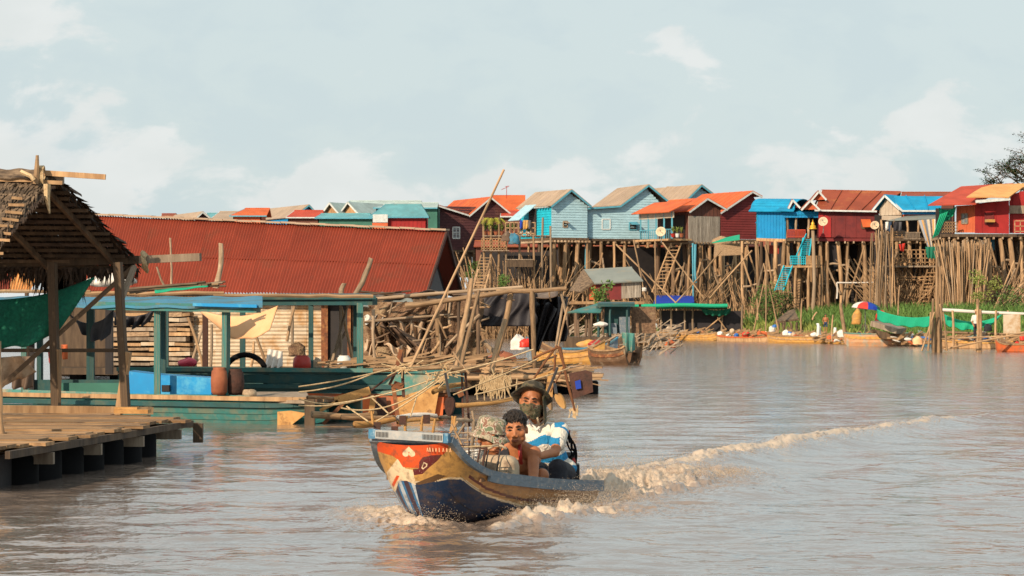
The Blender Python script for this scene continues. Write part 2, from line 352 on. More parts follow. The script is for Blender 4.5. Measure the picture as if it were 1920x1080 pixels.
def water_mat():
    m = bpy.data.materials.new('water'); m.use_nodes = True; MT['water'] = m
    n = m.node_tree.nodes; l = m.node_tree.links; b = n['Principled BSDF']
    b.inputs['Roughness'].default_value = .09; b.inputs['IOR'].default_value = 1.8
    t = n.new('ShaderNodeTexCoord')
    def noise(s, st, d=3, dist=0):
        mp = n.new('ShaderNodeMapping'); mp.inputs['Scale'].default_value = st; l.new(t.outputs['Object'], mp.inputs[0])
        a = n.new('ShaderNodeTexNoise'); a.inputs['Scale'].default_value = s; a.inputs['Detail'].default_value = d; a.inputs['Distortion'].default_value = dist; l.new(mp.outputs[0], a.inputs[0]); return a.outputs[0]
    r = n.new('ShaderNodeValToRGB'); l.new(noise(.25, (1, .4, 1)), r.inputs[0])
    r.color_ramp.elements[0].position = .3; r.color_ramp.elements[0].color = (.175, .134, .110, 1)
    r.color_ramp.elements[1].position = .7; r.color_ramp.elements[1].color = (.225, .178, .150, 1)
    at = n.new('ShaderNodeAttribute'); at.attribute_name = 'foam'
    def math_(op, x, y):
        q = n.new('ShaderNodeMath'); q.operation = op
        for k, v in ((0, x), (1, y)):
            if hasattr(v, 'links'): l.new(v, q.inputs[k])
            else: q.inputs[k].default_value = v
        return q.outputs[0]
    fn_ = math_('ADD', math_('MULTIPLY', noise(7, (1, .8, 1), 6, 1.2), .6), math_('MULTIPLY', noise(26, (1, .9, 1), 4, .5), .4))
    mr = n.new('ShaderNodeMapRange'); mr.interpolation_type = 'SMOOTHSTEP'; l.new(math_('SUBTRACT', math_('ADD', at.outputs['Fac'], fn_), 1.0), mr.inputs[0]); mr.inputs[1].default_value = .02; mr.inputs[2].default_value = .30
    mx = n.new('ShaderNodeMix'); mx.data_type = 'RGBA'; l.new(mr.outputs[0], mx.inputs[0]); l.new(r.outputs[0], mx.inputs[6]); mx.inputs[7].default_value = (.54, .42, .31, 1)
    # stirred up silt round the wake
    m2 = n.new('ShaderNodeMix'); m2.data_type = 'RGBA'; l.new(math_('MULTIPLY', at.outputs['Fac'], .9), m2.inputs[0]); l.new(r.outputs[0], m2.inputs[6]); m2.inputs[7].default_value = (.36, .24, .155, 1); l.new(m2.outputs[2], mx.inputs[6])
    l.new(mx.outputs[2], b.inputs['Base Color'])
    l.new(math_('ADD', math_('MULTIPLY', mr.outputs[0], .5), .09), b.inputs['Roughness'])
    sy = n.new('ShaderNodeSeparateXYZ'); l.new(t.outputs['Object'], sy.inputs[0]); s = None
    for sc_, st, dist, k in ((1.3, (1, .7, 1), .5, .030), (4.2, (1, .7, 1), .6, .018), (11, (1, .8, 1), .3, .005)):
        u = n.new('ShaderNodeBump'); u.inputs['Strength'].default_value = 1; fq = n.new('ShaderNodeMapRange'); l.new(sy.outputs[1], fq.inputs[0]); fq.inputs[1].default_value = 32; fq.inputs[2].default_value = 120; fq.inputs[3].default_value = k; fq.inputs[4].default_value = k*2.9; l.new(fq.outputs[0], u.inputs['Distance'])
        l.new(noise(sc_, st, 3, dist), u.inputs['Height'])
        if s: l.new(s, u.inputs['Normal'])
        s = u.outputs[0]
    l.new(s, b.inputs['Normal'])
    return m
water_mat()
rng = np.random.default_rng(3)
# wake geometry: the boat's track and its crest running back to the right
BOW = P(772, 960, 1.7*F/388); TR = (G(1108, 925), G(1240, 893), G(1420, 855), G(1600, 822), G(1760, 795), G(1880, 777))
def seg_d(X, Y, a, b):
    ab = np.array([b.x-a.x, b.y-a.y]); t = ((X-a.x)*ab[0]+(Y-a.y)*ab[1])/(ab@ab); tc_ = np.clip(t, 0, 1)
    return np.hypot(X-a.x-tc_*ab[0], Y-a.y-tc_*ab[1]), tc_
def waves(X, Y):
    z = np.zeros_like(X)
    for i in range(60):
        lam = .16*(1.052**i); th = rng.normal(1.45, .62); k = 2*PI/lam; a = .0046*lam**.85
        if lam > 1.6: a *= (1.6/lam)**1.2
        fade = np.clip(lam*16/np.maximum(Y-14, 1), 0, 1)
        z += a*fade*np.sin(k*(X*np.cos(th)+Y*np.sin(th))+rng.uniform(0, 6.28)+1.1*np.sin(X*.55/lam+i)+.8*np.sin(Y*.35/lam+2*i))
    return z*.46
q = np.concatenate([np.linspace(1/9.0, 1/17., 60), np.linspace(1/17.1, 1/34., 620), np.linspace(1/34.2, 1/130., 240)]); yy = 1/q
yy = np.concatenate([yy, np.linspace(140, 330, 20)])
u = np.concatenate([np.linspace(-1, -.36, 120), np.linspace(-.358, .62, 520), np.linspace(.625, 1, 80)])
_o = np.linspace(1, 2, 26)[1:]; u = np.concatenate([-_o[::-1], u, _o]); Yg, Ug = np.meshgrid(yy, u); HWi = Yg*.205+.8; Xg = np.where(np.abs(Ug) <= 1, Ug*HWi, np.sign(Ug)*(HWi+(np.abs(Ug)-1)**1.7*60))
Zg = waves(Xg, Yg)
def crestf(X, Y):
    c = np.zeros_like(X)
    for a, b, h1, h2 in [(TR[i], TR[i+1], *hh) for i, hh in enumerate(((.02, .10), (.10, .15), (.15, .12), (.12, .09), (.09, .02)))]:
        d, t = seg_d(X, Y, a, b); wd = .26+.009*Y; c = np.maximum(c, (h1+(h2-h1)*t)*np.exp(-(d/wd)**2))
    return c
crest = crestf(Xg, Yg)
ripple = .02*np.sin((Xg*1.0-Yg*.45)*4.2)*np.exp(-((Xg-(-.6+.62*(Yg-23)))/2.2)**2)*(Yg > 26)*(Yg < 60)
_lat = np.random.default_rng(11).random((512, 512))
def vnoise(X, Y, sc_, o=0):
    x, y = X/sc_+o*37.3+200, Y/sc_+o*17.7+200; xi, yi = np.floor(x).astype(int), np.floor(y).astype(int); u, v = x-xi, y-yi; u = u*u*(3-2*u); v = v*v*(3-2*v)
    g_ = lambda a, b: _lat[a % 512, b % 512]
    return (g_(xi, yi)*(1-u)+g_(xi+1, yi)*u)*(1-v)+(g_(xi, yi+1)*(1-u)+g_(xi+1, yi+1)*u)*v
def fbm(X, Y, sc_, n_=4, o=0): return sum(vnoise(X, Y, sc_/2**i, o+i)*.5**i for i in range(n_))/sum(.5**i for i in range(n_))
FO = np.zeros_like(Zg); RL = np.zeros_like(Zg)
for pts, wd, am, hh in (
    ([G(660, 952), G(720, 966), G(775, 988), G(850, 1006)], [.25, .45, .45, .2], [.35, .95, 1., .45], [.03, .13, .14, .03]),
    ([G(925, 990), G(1000, 978), G(1075, 964), G(1170, 954), G(1300, 944)], [.10, .25, .55, .7, .5], [.85, 1.1, 1.05, .7, .25], [.06, .20, .22, .10, .02]),
    ([G(1080, 932), G(1130, 928), G(1200, 915), G(1290, 900), G(1400, 884)], [.35, .65, .85, .7, .4], [1., 1.15, 1.1, .85, .45], [.20, .34, .27, .15, .05]),
    ([G(1180, 905), G(1300, 880), G(1420, 858), G(1560, 832), G(1700, 806), G(1880, 778)], [.26, .26, .27, .27, .25, .16], [.95, 1., 1., .95, .9, .55], [.08, .10, .11, .10, .08, .03]),
    ([G(1235, 912), G(1330, 904), G(1410, 899), G(1500, 892)], [.10, .10, .10, .06], [.6, .65, .6, .3], [.02, .03, .02, 0])):
    for i in range(len(pts)-1):
        d, t = seg_d(Xg, Yg, pts[i], pts[i+1]); w_ = wd[i]+(wd[i+1]-wd[i])*t; k_ = np.exp(-(d/w_)**2); FO = np.maximum(FO, k_*(am[i]+(am[i+1]-am[i])*t)); RL = np.maximum(RL, k_*(hh[i]+(hh[i+1]-hh[i])*t))
turb = .5*fbm(Xg, Yg*.6, .30, 3)+.5*fbm(Xg, Yg*.6, .10, 3, 2); ridg = 1-np.abs(2*fbm(Xg, Yg*.7, .08, 3, 5)-1)
FO *= .50+.66*fbm(Xg, Yg*.6, .35, 4, 3); crest = crest*(.65+.7*fbm(Xg, Yg*.5, .8, 3, 9))
Zg = Zg+crest+ripple+RL*(1.35*np.clip(turb-.33, 0, 1)+.5*(ridg-.62))
_c, _s = math.cos(math.radians(22.3)), math.sin(math.radians(22.3)); _dx, _dy = Xg+.83, Yg-23.2; LX = _dx*_c-_dy*_s; LY = _dx*_s+_dy*_c
Zg = Zg*np.clip((2-np.abs(Ug))*3, 0, 1)*np.clip((Yg-9.1)/4, 0, 1)
inside = (np.abs(LX) < np.interp(LY, [.3, .6, 1.2, 2.7, 3.35], [.12, .30, .38, .38, .33])) & (LY > .35) & (LY < 3.3)
Zg = np.where(inside, -.09, Zg)
wo = grid_obj('water', Xg, Yg, Zg, 'water'); fa = wo.data.attributes.new('foam', 'FLOAT', 'POINT'); fa.data.foreach_set('value', FO.astype(np.float32).ravel()); tag(wo, 'muddy brown river with small ripples under the boats', kind='structure')
# the rest of the river, a sheet a little lower on every side so that it runs on out of the frame
mb = MB(); ZS = 0
for a, b, c_, d in ((-900, -400, 900, 9.0), (-900, 9.0, -150, 330), (150, 9.0, 900, 330)):
    mb.poly([(a, b, ZS), (c_, b, ZS), (c_, d, ZS), (a, d, ZS)])
X1 = lambda y: y*.205+60.8
mb.poly([(-150, 9.0, ZS), (-X1(9.0), 9.0, ZS), (-X1(330), 330, ZS), (-150, 330, ZS)]); mb.poly([(X1(9.0), 9.0, ZS), (150, 9.0, ZS), (150, 330, ZS), (X1(330), 330, ZS)])
o = obj('water', mb, 'water'); tag(o, 'open river water beyond the near reach', kind='structure')
bx = np.concatenate([np.linspace(-900, -60, 20), np.linspace(-58, 60, 160), np.linspace(64, 900, 20)]); dd = np.concatenate([[-25], np.linspace(-6, 60, 90), [100, 300, 900, 2500]])
XB, DB = np.meshgrid(bx, dd, indexing='ij')
def bankz(d): return np.interp(d, [-25, -6, 0, 3, 9, 20, 40, 2600], [-3, -1.0, .02, .45, .95, 1.5, 2.0, 3.0])
SH = np.array([shoreY(960+x*F/200) for x in bx]); YB = SH[:, None]+DB
ZB = bankz(DB)+.10*np.sin(XB*.9+YB*.6)*(DB > 1)+.07*np.sin(XB*2.3-YB*1.7)*(DB > 1)
def groundZ(x, y):
    return float(bankz(y-shoreY(960+x*F/200)))
o = grid_obj('river_bank', XB, YB, ZB, 'soil'); tag(o, 'brown earth bank rising behind the boats', kind='structure')

def foam():
    mat('foam', (.66, .55, .43), (.36, .25, .165), ns=11, rnd=0, bump=1, rough=.35, bd=.03, spec=.5)
    for n_ in MT['foam'].node_tree.nodes:
        if n_.type == 'BSDF_PRINCIPLED': n_.inputs['Subsurface Weight'].default_value = .25; n_.inputs['Subsurface Radius'].default_value = (.05, .04, .03)
    rr = np.random.default_rng(5)
    tet = [Vector(p) for p in ((1, 1, 1), (-1, -1, 1), (-1, 1, -1), (1, -1, -1), )]
    def drops(mb, n, fn):
        for i in range(n):
            p, r = fn()
            p = Vector(p); r_ = r*R.uniform(.5, 1.3); q = Quaternion(Vector((R.uniform(-1, 1), R.uniform(-1, 1), R.uniform(-1, 1))).normalized(), R.uniform(0, 6))
            o6 = [q @ Vector(v)*r_ for v in ((1, 0, 0), (-1, 0, 0), (0, 1, 0), (0, -1, 0), (0, 0, .8), (0, 0, -.8))]
            mb.add([p+v for v in o6], [(0, 2, 4), (2, 1, 4), (1, 3, 4), (3, 0, 4), (2, 0, 5), (1, 2, 5), (3, 1, 5), (0, 3, 5)])
    g = lambda px, py: G(px, py)
    mb = MB()
    def f1():
        t = R.random(); p = g(680+150*t, 962+28*t); return (p.x+R.gauss(0, .12), p.y+R.gauss(0, .2), abs(R.gauss(0, .075))), .003
    def f2():
        t = R.random(); p = g(960+230*t, 975-30*t); return (p.x+R.gauss(0, .1), p.y+R.gauss(0, .3), .04+abs(R.gauss(0, .10))*(1-abs(t-.5))), .0033
    def f3():
        t = R.random()**1.5; p = g(1095+290*t, 928-34*t); return (p.x+R.gauss(0, .15), p.y+R.gauss(0, .5), .06+abs(R.gauss(0, .15))*(1.1-t)), .004
    def f4():
        t = R.random(); p = g(1200+560*t, 898-100*t); return (p.x+R.gauss(0, .2), p.y+R.gauss(0, .3), .10+abs(R.gauss(0, .05))), .006
    drops(mb, 4500, f1); drops(mb, 8000, f2); drops(mb, 12000, f3); drops(mb, 1500, f4)
    o = obj('spray_drops', mb, 'foam', smooth=True); tag(o, 'fine drops of spray flying around the moving boat and its wake', kind='stuff')
foam()

def blades(name, pts, m, label, hmin, hmax, wd=.05, lean=.35):
    v = []; f = []
    for x, y, z in pts:
        h = R.uniform(hmin, hmax); a = R.uniform(0, 6.28); w2 = wd*R.uniform(.6, 1.3); lx, ly = R.gauss(0, lean)*h, R.gauss(0, lean)*h
        i = len(v); dx, dy = math.cos(a)*w2, math.sin(a)*w2
        v += [(x-dx, y-dy, z), (x+dx, y+dy, z), (x+dx*.8+lx*.4, y+dy*.8+ly*.4, z+h*.6), (x-dx*.8+lx*.4, y-dy*.8+ly*.4, z+h*.6), (x+lx, y+ly, z+h)]
        f += [(i, i+1, i+2, i+3), (i+3, i+2, i+4)]
    me = bpy.data.meshes.new(name); me.from_pydata(v, [], f); me.materials.append(MT[m]); o = bpy.data.objects.new(name, me); C.objects.link(o)
    return tag(o, label, kind='stuff')
def scatter(n, x0, x1, d0, d1, cl=.5):
    out = []
    while len(out) < n:
        px = R.uniform(x0, x1); Y = shoreY(px)+R.uniform(d0, d1); x = (px-960)*Y/F
        if math.sin(px*.045+1)+math.sin(px*.11+Y*.3)+R.uniform(-1, 1) < -cl*2: continue
        out.append((x, Y, groundZ(x, Y)-.05))
    return out
blades('grass', scatter(14000, 1395, 1990, 6, 32), 'leaf', 'tall green grass and reeds along the bank under the stilt houses', .4, 1.25)
blades('grass', scatter(9000, 1395, 1990, 2, 24), 'leaf_yellow', 'yellow green grass on the bank behind the boats', .25, .8)
blades('grass', scatter(1500, 1000, 1395, 2, 22, .1), 'leaf', 'low green weeds between the stilts behind the floating hut', .25, .9)
def bush(px, py, Y, rw, rh, n, m, label, name='bush', leaf=.16, pl=False, grp=None):
    b = P(px, py, Y); b.z = min(b.z, groundZ(b.x, b.y)+5); t = thing(name, label, 'bush' if name == 'bush' else 'plant', b, grp); mb = MB(); st = MB()
    for k in range(6):
        a = R.uniform(0, 6.28); st.tube([b, b+Vector((math.cos(a)*rw*.3, math.sin(a)*rw*.3, rh*.5)), b+Vector((math.cos(a)*rw*.7, math.sin(a)*rw*.7, rh*R.uniform(.8, 1.4)))], [.04, .03, .012], 5)
    obj('stem', st, 'bark', t)
    cl = [(Vector((R.uniform(-1, 1)*rw*.7, R.uniform(-1, 1)*rw*.6, rh*R.uniform(.25, 1.5))), R.uniform(.3, .5)*rw) for _ in range(9)]
    for _ in range(n):
        c, r = R.choice(cl); d = Vector((R.gauss(0, 1), R.gauss(0, 1), R.gauss(0, 1))).normalized(); p = b+c+d*r*R.uniform(.6, 1.1)
        if p.z < b.z: continue
        a = Vector((R.gauss(0, 1), R.gauss(0, 1), R.gauss(0, .6))).normalized(); bb = a.cross(Vector((R.gauss(0, 1), R.gauss(0, 1), R.gauss(0, 1)))).normalized(); s = leaf*R.uniform(.6, 1.3)
        mb.add([p, p+a*s*.5+bb*s*.28, p+a*s, p+a*s*.5-bb*s*.28], [(0, 1, 2, 3)])
    obj('foliage', mb, m, t); return t
# ---------------------------------------------------------------- the stilt village
def hue(name, c, *a, **k):
    if name not in MT: mat(name, c, *a, **k)
    return name
hue('siding_blue', (.40, .62, .72), ns=2, st=(.3, 3, 4), rnd=.04, dirt=(.32, .50, .58), dk=.35, ds=.7, bump=.1)
hue('cyan_wall', (.01, .45, .60), ns=2, rnd=.03, bump=.1, dirt=(.02, .33, .48), dk=.4, ds=.7)
hue('roof_beige', (.42, .31, .22), ns=.6, rnd=.04, bump=.1, dirt=(.34, .25, .19), dk=.3, ds=.4)
hue('roof_orange', (.64, .13, .035), ns=.8, rnd=.05, bump=.1, dirt=(.45, .09, .035), dk=.3, ds=.5)
hue('roof_rust', (.30, .065, .03), ns=.5, rnd=.04, bump=.1, dirt=(.42, .16, .05), dk=.42, ds=.22)
hue('roof_red', (.50, .07, .035), ns=.8, rnd=.05, bump=.1, dirt=(.36, .06, .03), dk=.3, ds=.5)
hue('roof_sun', (.75, .38, .13), ns=.8, rnd=.03, bump=.1)
hue('wall_maroon', (.075, .024, .028), ns=2, st=(.4, 3, 5), rnd=.06, bump=.2, dirt=(.12, .05, .04), dk=.3)
hue('wall_red', (.36, .022, .022), ns=1, rnd=.05, bump=.1, dirt=(.24, .02, .025), dk=.35, ds=.5)
hue('wall_darkred', (.19, .028, .028), ns=1, rnd=.05, bump=.1, dirt=(.11, .02, .025), dk=.4, ds=.5)
hue('wall_orange', (.60, .13, .05), ns=1, rnd=.05, bump=.1)
hue('wall_brown', (.14, .055, .04), ns=2, st=(4, 4, .4), rnd=.06, bump=.1)
hue('wall_cobalt', (.006, .26, .58), ns=1, rnd=.04, bump=.1, dirt=(.02, .20, .46), dk=.3)
hue('roof_cobalt', (.006, .30, .55), ns=1, rnd=.03, bump=.1)
hue('wall_cream', (.55, .46, .36), ns=1, rnd=.05, dirt=(.40, .30, .22), dk=.4)
hue('wall_green', (.05, .18, .14), ns=1, rnd=.05)
hue('board_grey', (.36, .32, .27), (.18, .15, .12), ns=2, st=(6, 6, .5), rnd=.16, bump=.3)
hue('trim_white', (.62, .66, .66), ns=4, rnd=.04, bump=.05)
hue('trim_blue', (.10, .36, .48), ns=4, rnd=.04, bump=.05)
hue('roof_pale', (.42, .52, .50), ns=.8, rnd=.05, bump=.05, dirt=(.32, .38, .35), dk=.3)
hue('roof_teal', (.14, .38, .42), ns=.8, rnd=.05, bump=.05, dirt=(.12, .26, .28), dk=.35)
hue('woven', (.40, .27, .16), (.20, .13, .08), ns=8, st=(1, 1, 3), rnd=.12, bump=.6)

class Fr:
    """a facade's own frame: t runs to the right along it, b goes back into the house"""
    def __init__(s, px, Y, deg):
        a = math.radians(deg); s.a = a; s.t = Vector((math.cos(a), math.sin(a), 0)); s.b = Vector((-math.sin(a), math.cos(a), 0))
        s.O = Vector(((px-960)*Y/F, Y, 0))
    def at(s, px, py, k=0):
        """the point of the plane k metres behind the facade that lies on this line of sight"""
        o = s.O+s.b*k; kx = (px-960)/F; q = (kx*o.y-o.x)/(s.t.x-kx*s.t.y); p = o+s.t*q; return Vector((p.x, p.y, H-(py-HY)*p.y/F))
def scan(poly, z, ax):
    """extent along ax of a polygon at height z"""
    xs = []
    for i in range(len(poly)):
        p, q = poly[i], poly[(i+1) % len(poly)]
        if (p.z-z)*(q.z-z) < 0:
            k = (z-p.z)/(q.z-p.z); xs.append(p.lerp(q, k))
    if len(xs) < 2: return None
    xs.sort(key=lambda p: p.dot(ax)); return xs[0], xs[-1]
def lap(mb, poly, n, step=.21, proud=.018, w=None):
    zs = [p.z for p in poly]; z = min(zs)+step/2; ax = (poly[1]-poly[0]); ax.z = 0; ax.normalize()
    while z < max(zs):
        e = scan(poly, z, ax)
        if e and (e[1]-e[0]).length > .15:
            a, b = e; lo = Vector((0, 0, -step*.46)); hi = Vector((0, 0, step*.46))
            mb.add([a+lo+n*(proud+.02), b+lo+n*(proud+.02), b+hi+n*.005, a+hi+n*.005, a+lo, b+lo], [(0, 1, 2, 3), (4, 5, 1, 0), (0, 3, 4), (1, 5, 2)])
        z += step
def vbat(mb, poly, n, step=.35, w=.05, proud=.03, full=False):
    a0, b0 = poly[0], poly[1]; d = (b0-a0); d.z = 0; Lh = d.length; d.normalize(); k = step/2
    while k < Lh:
        p = a0+d*k; zz = []
        for i in range(len(poly)):
            u, v = poly[i], poly[(i+1) % len(poly)]; ku, kv = (u-a0).dot(d), (v-a0).dot(d)
            if (ku-k)*(kv-k) < 0: zz.append(u.z+(v.z-u.z)*(k-ku)/(kv-ku))
        if len(zz) >= 2: mb.beam(Vector((p.x, p.y, min(zz)))+n*proud*.5, Vector((p.x, p.y, max(zz)))+n*proud*.5, w, proud, up=n)
        k += step
def wall(root, poly, th, m, style=None, label=None, inward=None, step=None):
    """a wall panel with its own thickness going inward, and boards or battens as real relief"""
    n = (poly[1]-poly[0]).cross(poly[2]-poly[1]).normalized()
    if inward is None: inward = Vector((0, 1, 0))
    if n.dot(inward) > 0: n = -n
    mb = MB(); mb.prism(poly, -n*th); o = obj('wall', mb, m, root, label=label)
    if style:
        s = MB()
        if style == 'lap': lap(s, poly, n, step or .21)
        elif style == 'vert': vbat(s, poly, n, step or .35)
        obj('siding', s, m, root, kind='stuff')
    return o
def roof(root, a, b, c, d, m, th=.07, trim=None, tm='trim_white', rib=0, label=None):
    """roof slope a,b (front verge: low, high) and d,c (rear verge)"""
    mb = MB(); mb.slab([a, b, c, d], th)
    if rib:
        n = (b-a).cross(d-a).normalized()
        if n.z < 0: n = -n
        k = int((d-a).length/rib)
        for i in range(1, k): mb.beam(a.lerp(d, i/k)+n*.05, b.lerp(c, i/k)+n*.05, .05, .07, up=n)
    o = obj('roof', mb, m, root, label=label)
    if trim:
        t = MB(); e = Vector((0, 0, -.06))
        t.beam(a+e, b+e, .05, .14)
        if trim > 1: t.beam(a+e, d+e, .05, .12)
        obj('fascia', t, tm, root)
    return o
def window(root, fr, x0, y0, x1, y1, frame='trim_white', pane='glass', flap=None, bars=True, k=-.03):
    A, B, C_, D = fr.at(x0, y1, k), fr.at(x1, y1, k), fr.at(x1, y0, k), fr.at(x0, y0, k)
    m = MB()
    for p, q in ((A, B), (B, C_), (C_, D), (D, A)): m.beam(p, q, .09, .09)
    if bars:
        m.beam((A+B)/2, (C_+D)/2, .05); m.beam((A+D)/2, (B+C_)/2, .05)
    wi = obj('window', m, frame, root)
    g = MB(); g.prism([A, B, C_, D], fr.b*.02); obj('pane', g, pane, wi)
    if flap:
        l = MB(); out = -fr.b*flap; ll = C_-B; top = D; e = out+Vector((0, 0, -(D-A).length*.3)); l.slab([D+fr.b*-.03, C_+fr.b*-.03, C_+e, D+e], .04); obj('shutter', l, frame, wi)
def stilts(root, fr, xs, ytop, rows=(0, 2.5, 5), r=.15, ytops=None, m='pole_tan', brace=True, name='stilt'):
    tops = []
    for j, k in enumerate(rows):
        for i, x in enumerate(xs):
            t = fr.at(x, ytop, 0)+fr.b*k; z = groundZ(t.x, t.y); b = Vector((t.x+R.gauss(0, .12), t.y, z-.3))
            pole(name, b, t+Vector((R.gauss(0, .05), 0, 0)), r*R.uniform(.65, 1.25), m if j == 0 else 'pole_dark' if R.random() < .5 else m, root); tops.append((b, t))
        if brace:
            for i in range(len(xs)-1):
                a, b = tops[j*len(xs)+i], tops[j*len(xs)+i+1]
                u0, u1 = R.uniform(.1, .5), R.uniform(.6, .97)
                p, q = (a[0].lerp(a[1], u0), b[0].lerp(b[1], u1)) if R.random() < .5 else (b[0].lerp(b[1], u0), a[0].lerp(a[1], u1))
                pole('brace', p-fr.b*.15, q-fr.b*.15, r*.5, R.choice(('pole_tan', 'pole_grey')), root)
                u = R.uniform(.35, .8); pole('brace', a[0].lerp(a[1], u), b[0].lerp(b[1], u+R.gauss(0, .03)), r*.5, 'pole_grey', root)
def floor(root, fr, x0, x1, py, k0, k1, th=.22, m='wood_dark'):
    a, b = fr.at(x0, py, 0), fr.at(x1, py, 0); mb = MB(); p = [a+fr.b*k0, b+fr.b*k0, b+fr.b*k1, a+fr.b*k1]
    for q in p: q.z = a.z
    mb.prism(p, (0, 0, -th)); obj('floor', mb, m, root)
    j = MB(); n = max(4, int((b-a).length/.6))
    for i in range(n+1):
        s = p[0].lerp(p[1], i/n); e = p[3].lerp(p[2], i/n); dz = Vector((0, 0, -th-.09)); j.beam(s+dz-fr.b*.25, e+dz, .09, .16)
    obj('joist', j, 'pole_grey', root, kind='stuff')
def sticks(root, fr, x0, x1, y0, y1, n, k0=-1.0, k1=5, r=(.018, .05), m='pole_tan', lean=.22, name='sticks', diag=.2):
    """a thicket of thin poles too many to pick apart, as one part"""
    mb = MB()
    for _ in range(int(n*1.35)):
        k = R.uniform(k0, k1); p = fr.at(R.uniform(x0, x1), R.uniform(y0, y1), 0)+fr.b*k; z = groundZ(p.x, p.y)-.2
        h = max(.6, p.z-z)*R.uniform(.45, 1)
        l = R.gauss(0, lean)*h if R.random() > diag else R.choice((-1, 1))*h*R.uniform(.4, 1.0)
        q = Vector((p.x+l, p.y+R.gauss(0, .2), z+h)); mid = (Vector((p.x, p.y, z))+q)/2+Vector((R.gauss(0, .06), 0, 0)); rr = R.uniform(*r)
        mb.tube([(p.x, p.y, z), mid, q], [rr, rr*.9, rr*.7], 4)
    return obj(name, mb, m, root, kind='stuff')
def screen(root, fr, x0, y0, x1, y1, k, m='woven', name='screen', th=.05):  # the shadow_inside ones are added dark sheets standing in for shade
    mb = MB(); a = [fr.at(x0, y1, 0), fr.at(x1, y1, 0), fr.at(x1, y0, 0), fr.at(x0, y0, 0)]; mb.prism([p+fr.b*k for p in a], fr.b*th); return obj(name, mb, m, root)
def rail_fence(root, fr, x0, x1, y0, y1, k, n=8, m='pole_tan', name='railing', w=.05, bars=3):
    mb = MB()
    for i in range(n+1):
        x = x0+(x1-x0)*i/n; mb.beam(fr.at(x, y1, 0)+fr.b*k, fr.at(x, y0, 0)+fr.b*k, w)
    for j in range(bars):
        y = y0+(y1-y0)*j/max(1, bars-1)*.85; mb.beam(fr.at(x0, y, 0)+fr.b*k, fr.at(x1, y, 0)+fr.b*k, w)
    return obj(name, mb, m, root)
def ladder(root, p, q, wid, n, m='wood_tan', r=.05, name='ladder', side=None):
    p = Vector(p); q = Vector(q); s = side or Vector((1, 0, 0)); s = s*wid/2
    l = MB(); l.beam(p-s, q-s, .10, .07); l.beam(p+s, q+s, .10, .07); o = obj(name, l, m, root)
    for i in range(1, n):
        c = p.lerp(q, i/n); b = MB(); b.beam(c-s, c+s, .05, .055); obj('rung', b, m, o)
    return o
def gable_house(label, cat, px0, Y, deg, prof, roofpts, Ld, m, rm, style='lap', leftm=None, rightm=None, fy=None, over=.45, trim=1, tm='trim_white', name='stilt_house', step=None, rib=.8, fl=True, grp=None):
    """prof: outline of the gable wall (first two points its foot, left to right); roofpts: line of the roof along the gable"""
    fr = Fr(px0, Y, deg); pr = [fr.at(x, y) for x, y in prof]; base = (pr[0]+pr[1])/2; base.z = groundZ(base.x, base.y)
    t = thing(name, label, cat, base, grp)
    wall(t, pr, .1, m, style, step=step)
    bk = [p+fr.b*Ld for p in pr]; mb = MB(); mb.prism(bk, fr.b*-.1); obj('wall', mb, m, t)
    l = [pr[0], pr[-1], pr[-1]+fr.b*Ld, pr[0]+fr.b*Ld]; l = [p+fr.t*.003 for p in l]
    wall(t, [l[3], l[0], l[1], l[2]], .1, leftm or m, style, inward=fr.t, step=step)
    rr = [pr[1], pr[2], pr[2]+fr.b*Ld, pr[1]+fr.b*Ld]; rr = [p-fr.t*.003 for p in rr]
    wall(t, [rr[0], rr[3], rr[2], rr[1]], .1, rightm or m, style, inward=-fr.t, step=step)
    rp = [fr.at(x, y)+Vector((0, 0, .04)) for x, y in roofpts]
    for a, b in zip(rp, rp[1:]):
        roof(t, a-fr.b*over, b-fr.b*over, b+fr.b*(Ld+over), a+fr.b*(Ld+over), rm, trim=trim, tm=tm, rib=rib)
    if fl:
        p = [pr[0]-fr.t*.1-fr.b*.1, pr[1]+fr.t*.1-fr.b*.1]; p += [p[1]+fr.b*(Ld+.2), p[0]+fr.b*(Ld+.2)]
        zb = pr[0].z
        for q in p: q.z = zb-.01
        mb = MB(); mb.prism(p, (0, 0, -.2)); obj('floor', mb, 'wood_dark', t)
        j = MB()
        for i in range(12): s = p[0].lerp(p[1], i/11); j.beam(s+Vector((0, 0, -.3))-fr.b*.2, s+Vector((0, 0, -.3))+fr.b*Ld, .08, .16)
        obj('joist', j, 'pole_grey', t, kind='stuff')
    return t, fr
def dish(px, py, Y, r, label, deg=-15, grp='satellite dishes on the stilt houses'):
    c = P(px, py, Y); t = thing('satellite_dish', label, 'satellite dish', c-Vector((0, 0, .5)), grp)
    ax = Vector((math.sin(math.radians(deg)), -math.cos(math.radians(deg)), .35)).to_track_quat('Z', 'Y').to_matrix()
    m = MB(); m.lathe(c, [(.01, 0), (r*.4, .03), (r*.75, .10), (r, .2), (r, .22), (r*.75, .125), (r*.4, .05), (.01, .02)], 20, ax); obj('dish', m, 'satellite_dish', t, True)
    m = MB(); m.tube([c, c+ax @ Vector((0, 0, .45))], .02, 5); m.tube([c, c-ax @ Vector((0, 0, .2)), c+Vector((0, .3, -.8))], .035, 5); m.ell(c+ax @ Vector((0, 0, .45)), .06, 8, 5); obj('mount', m, 'metal', t)
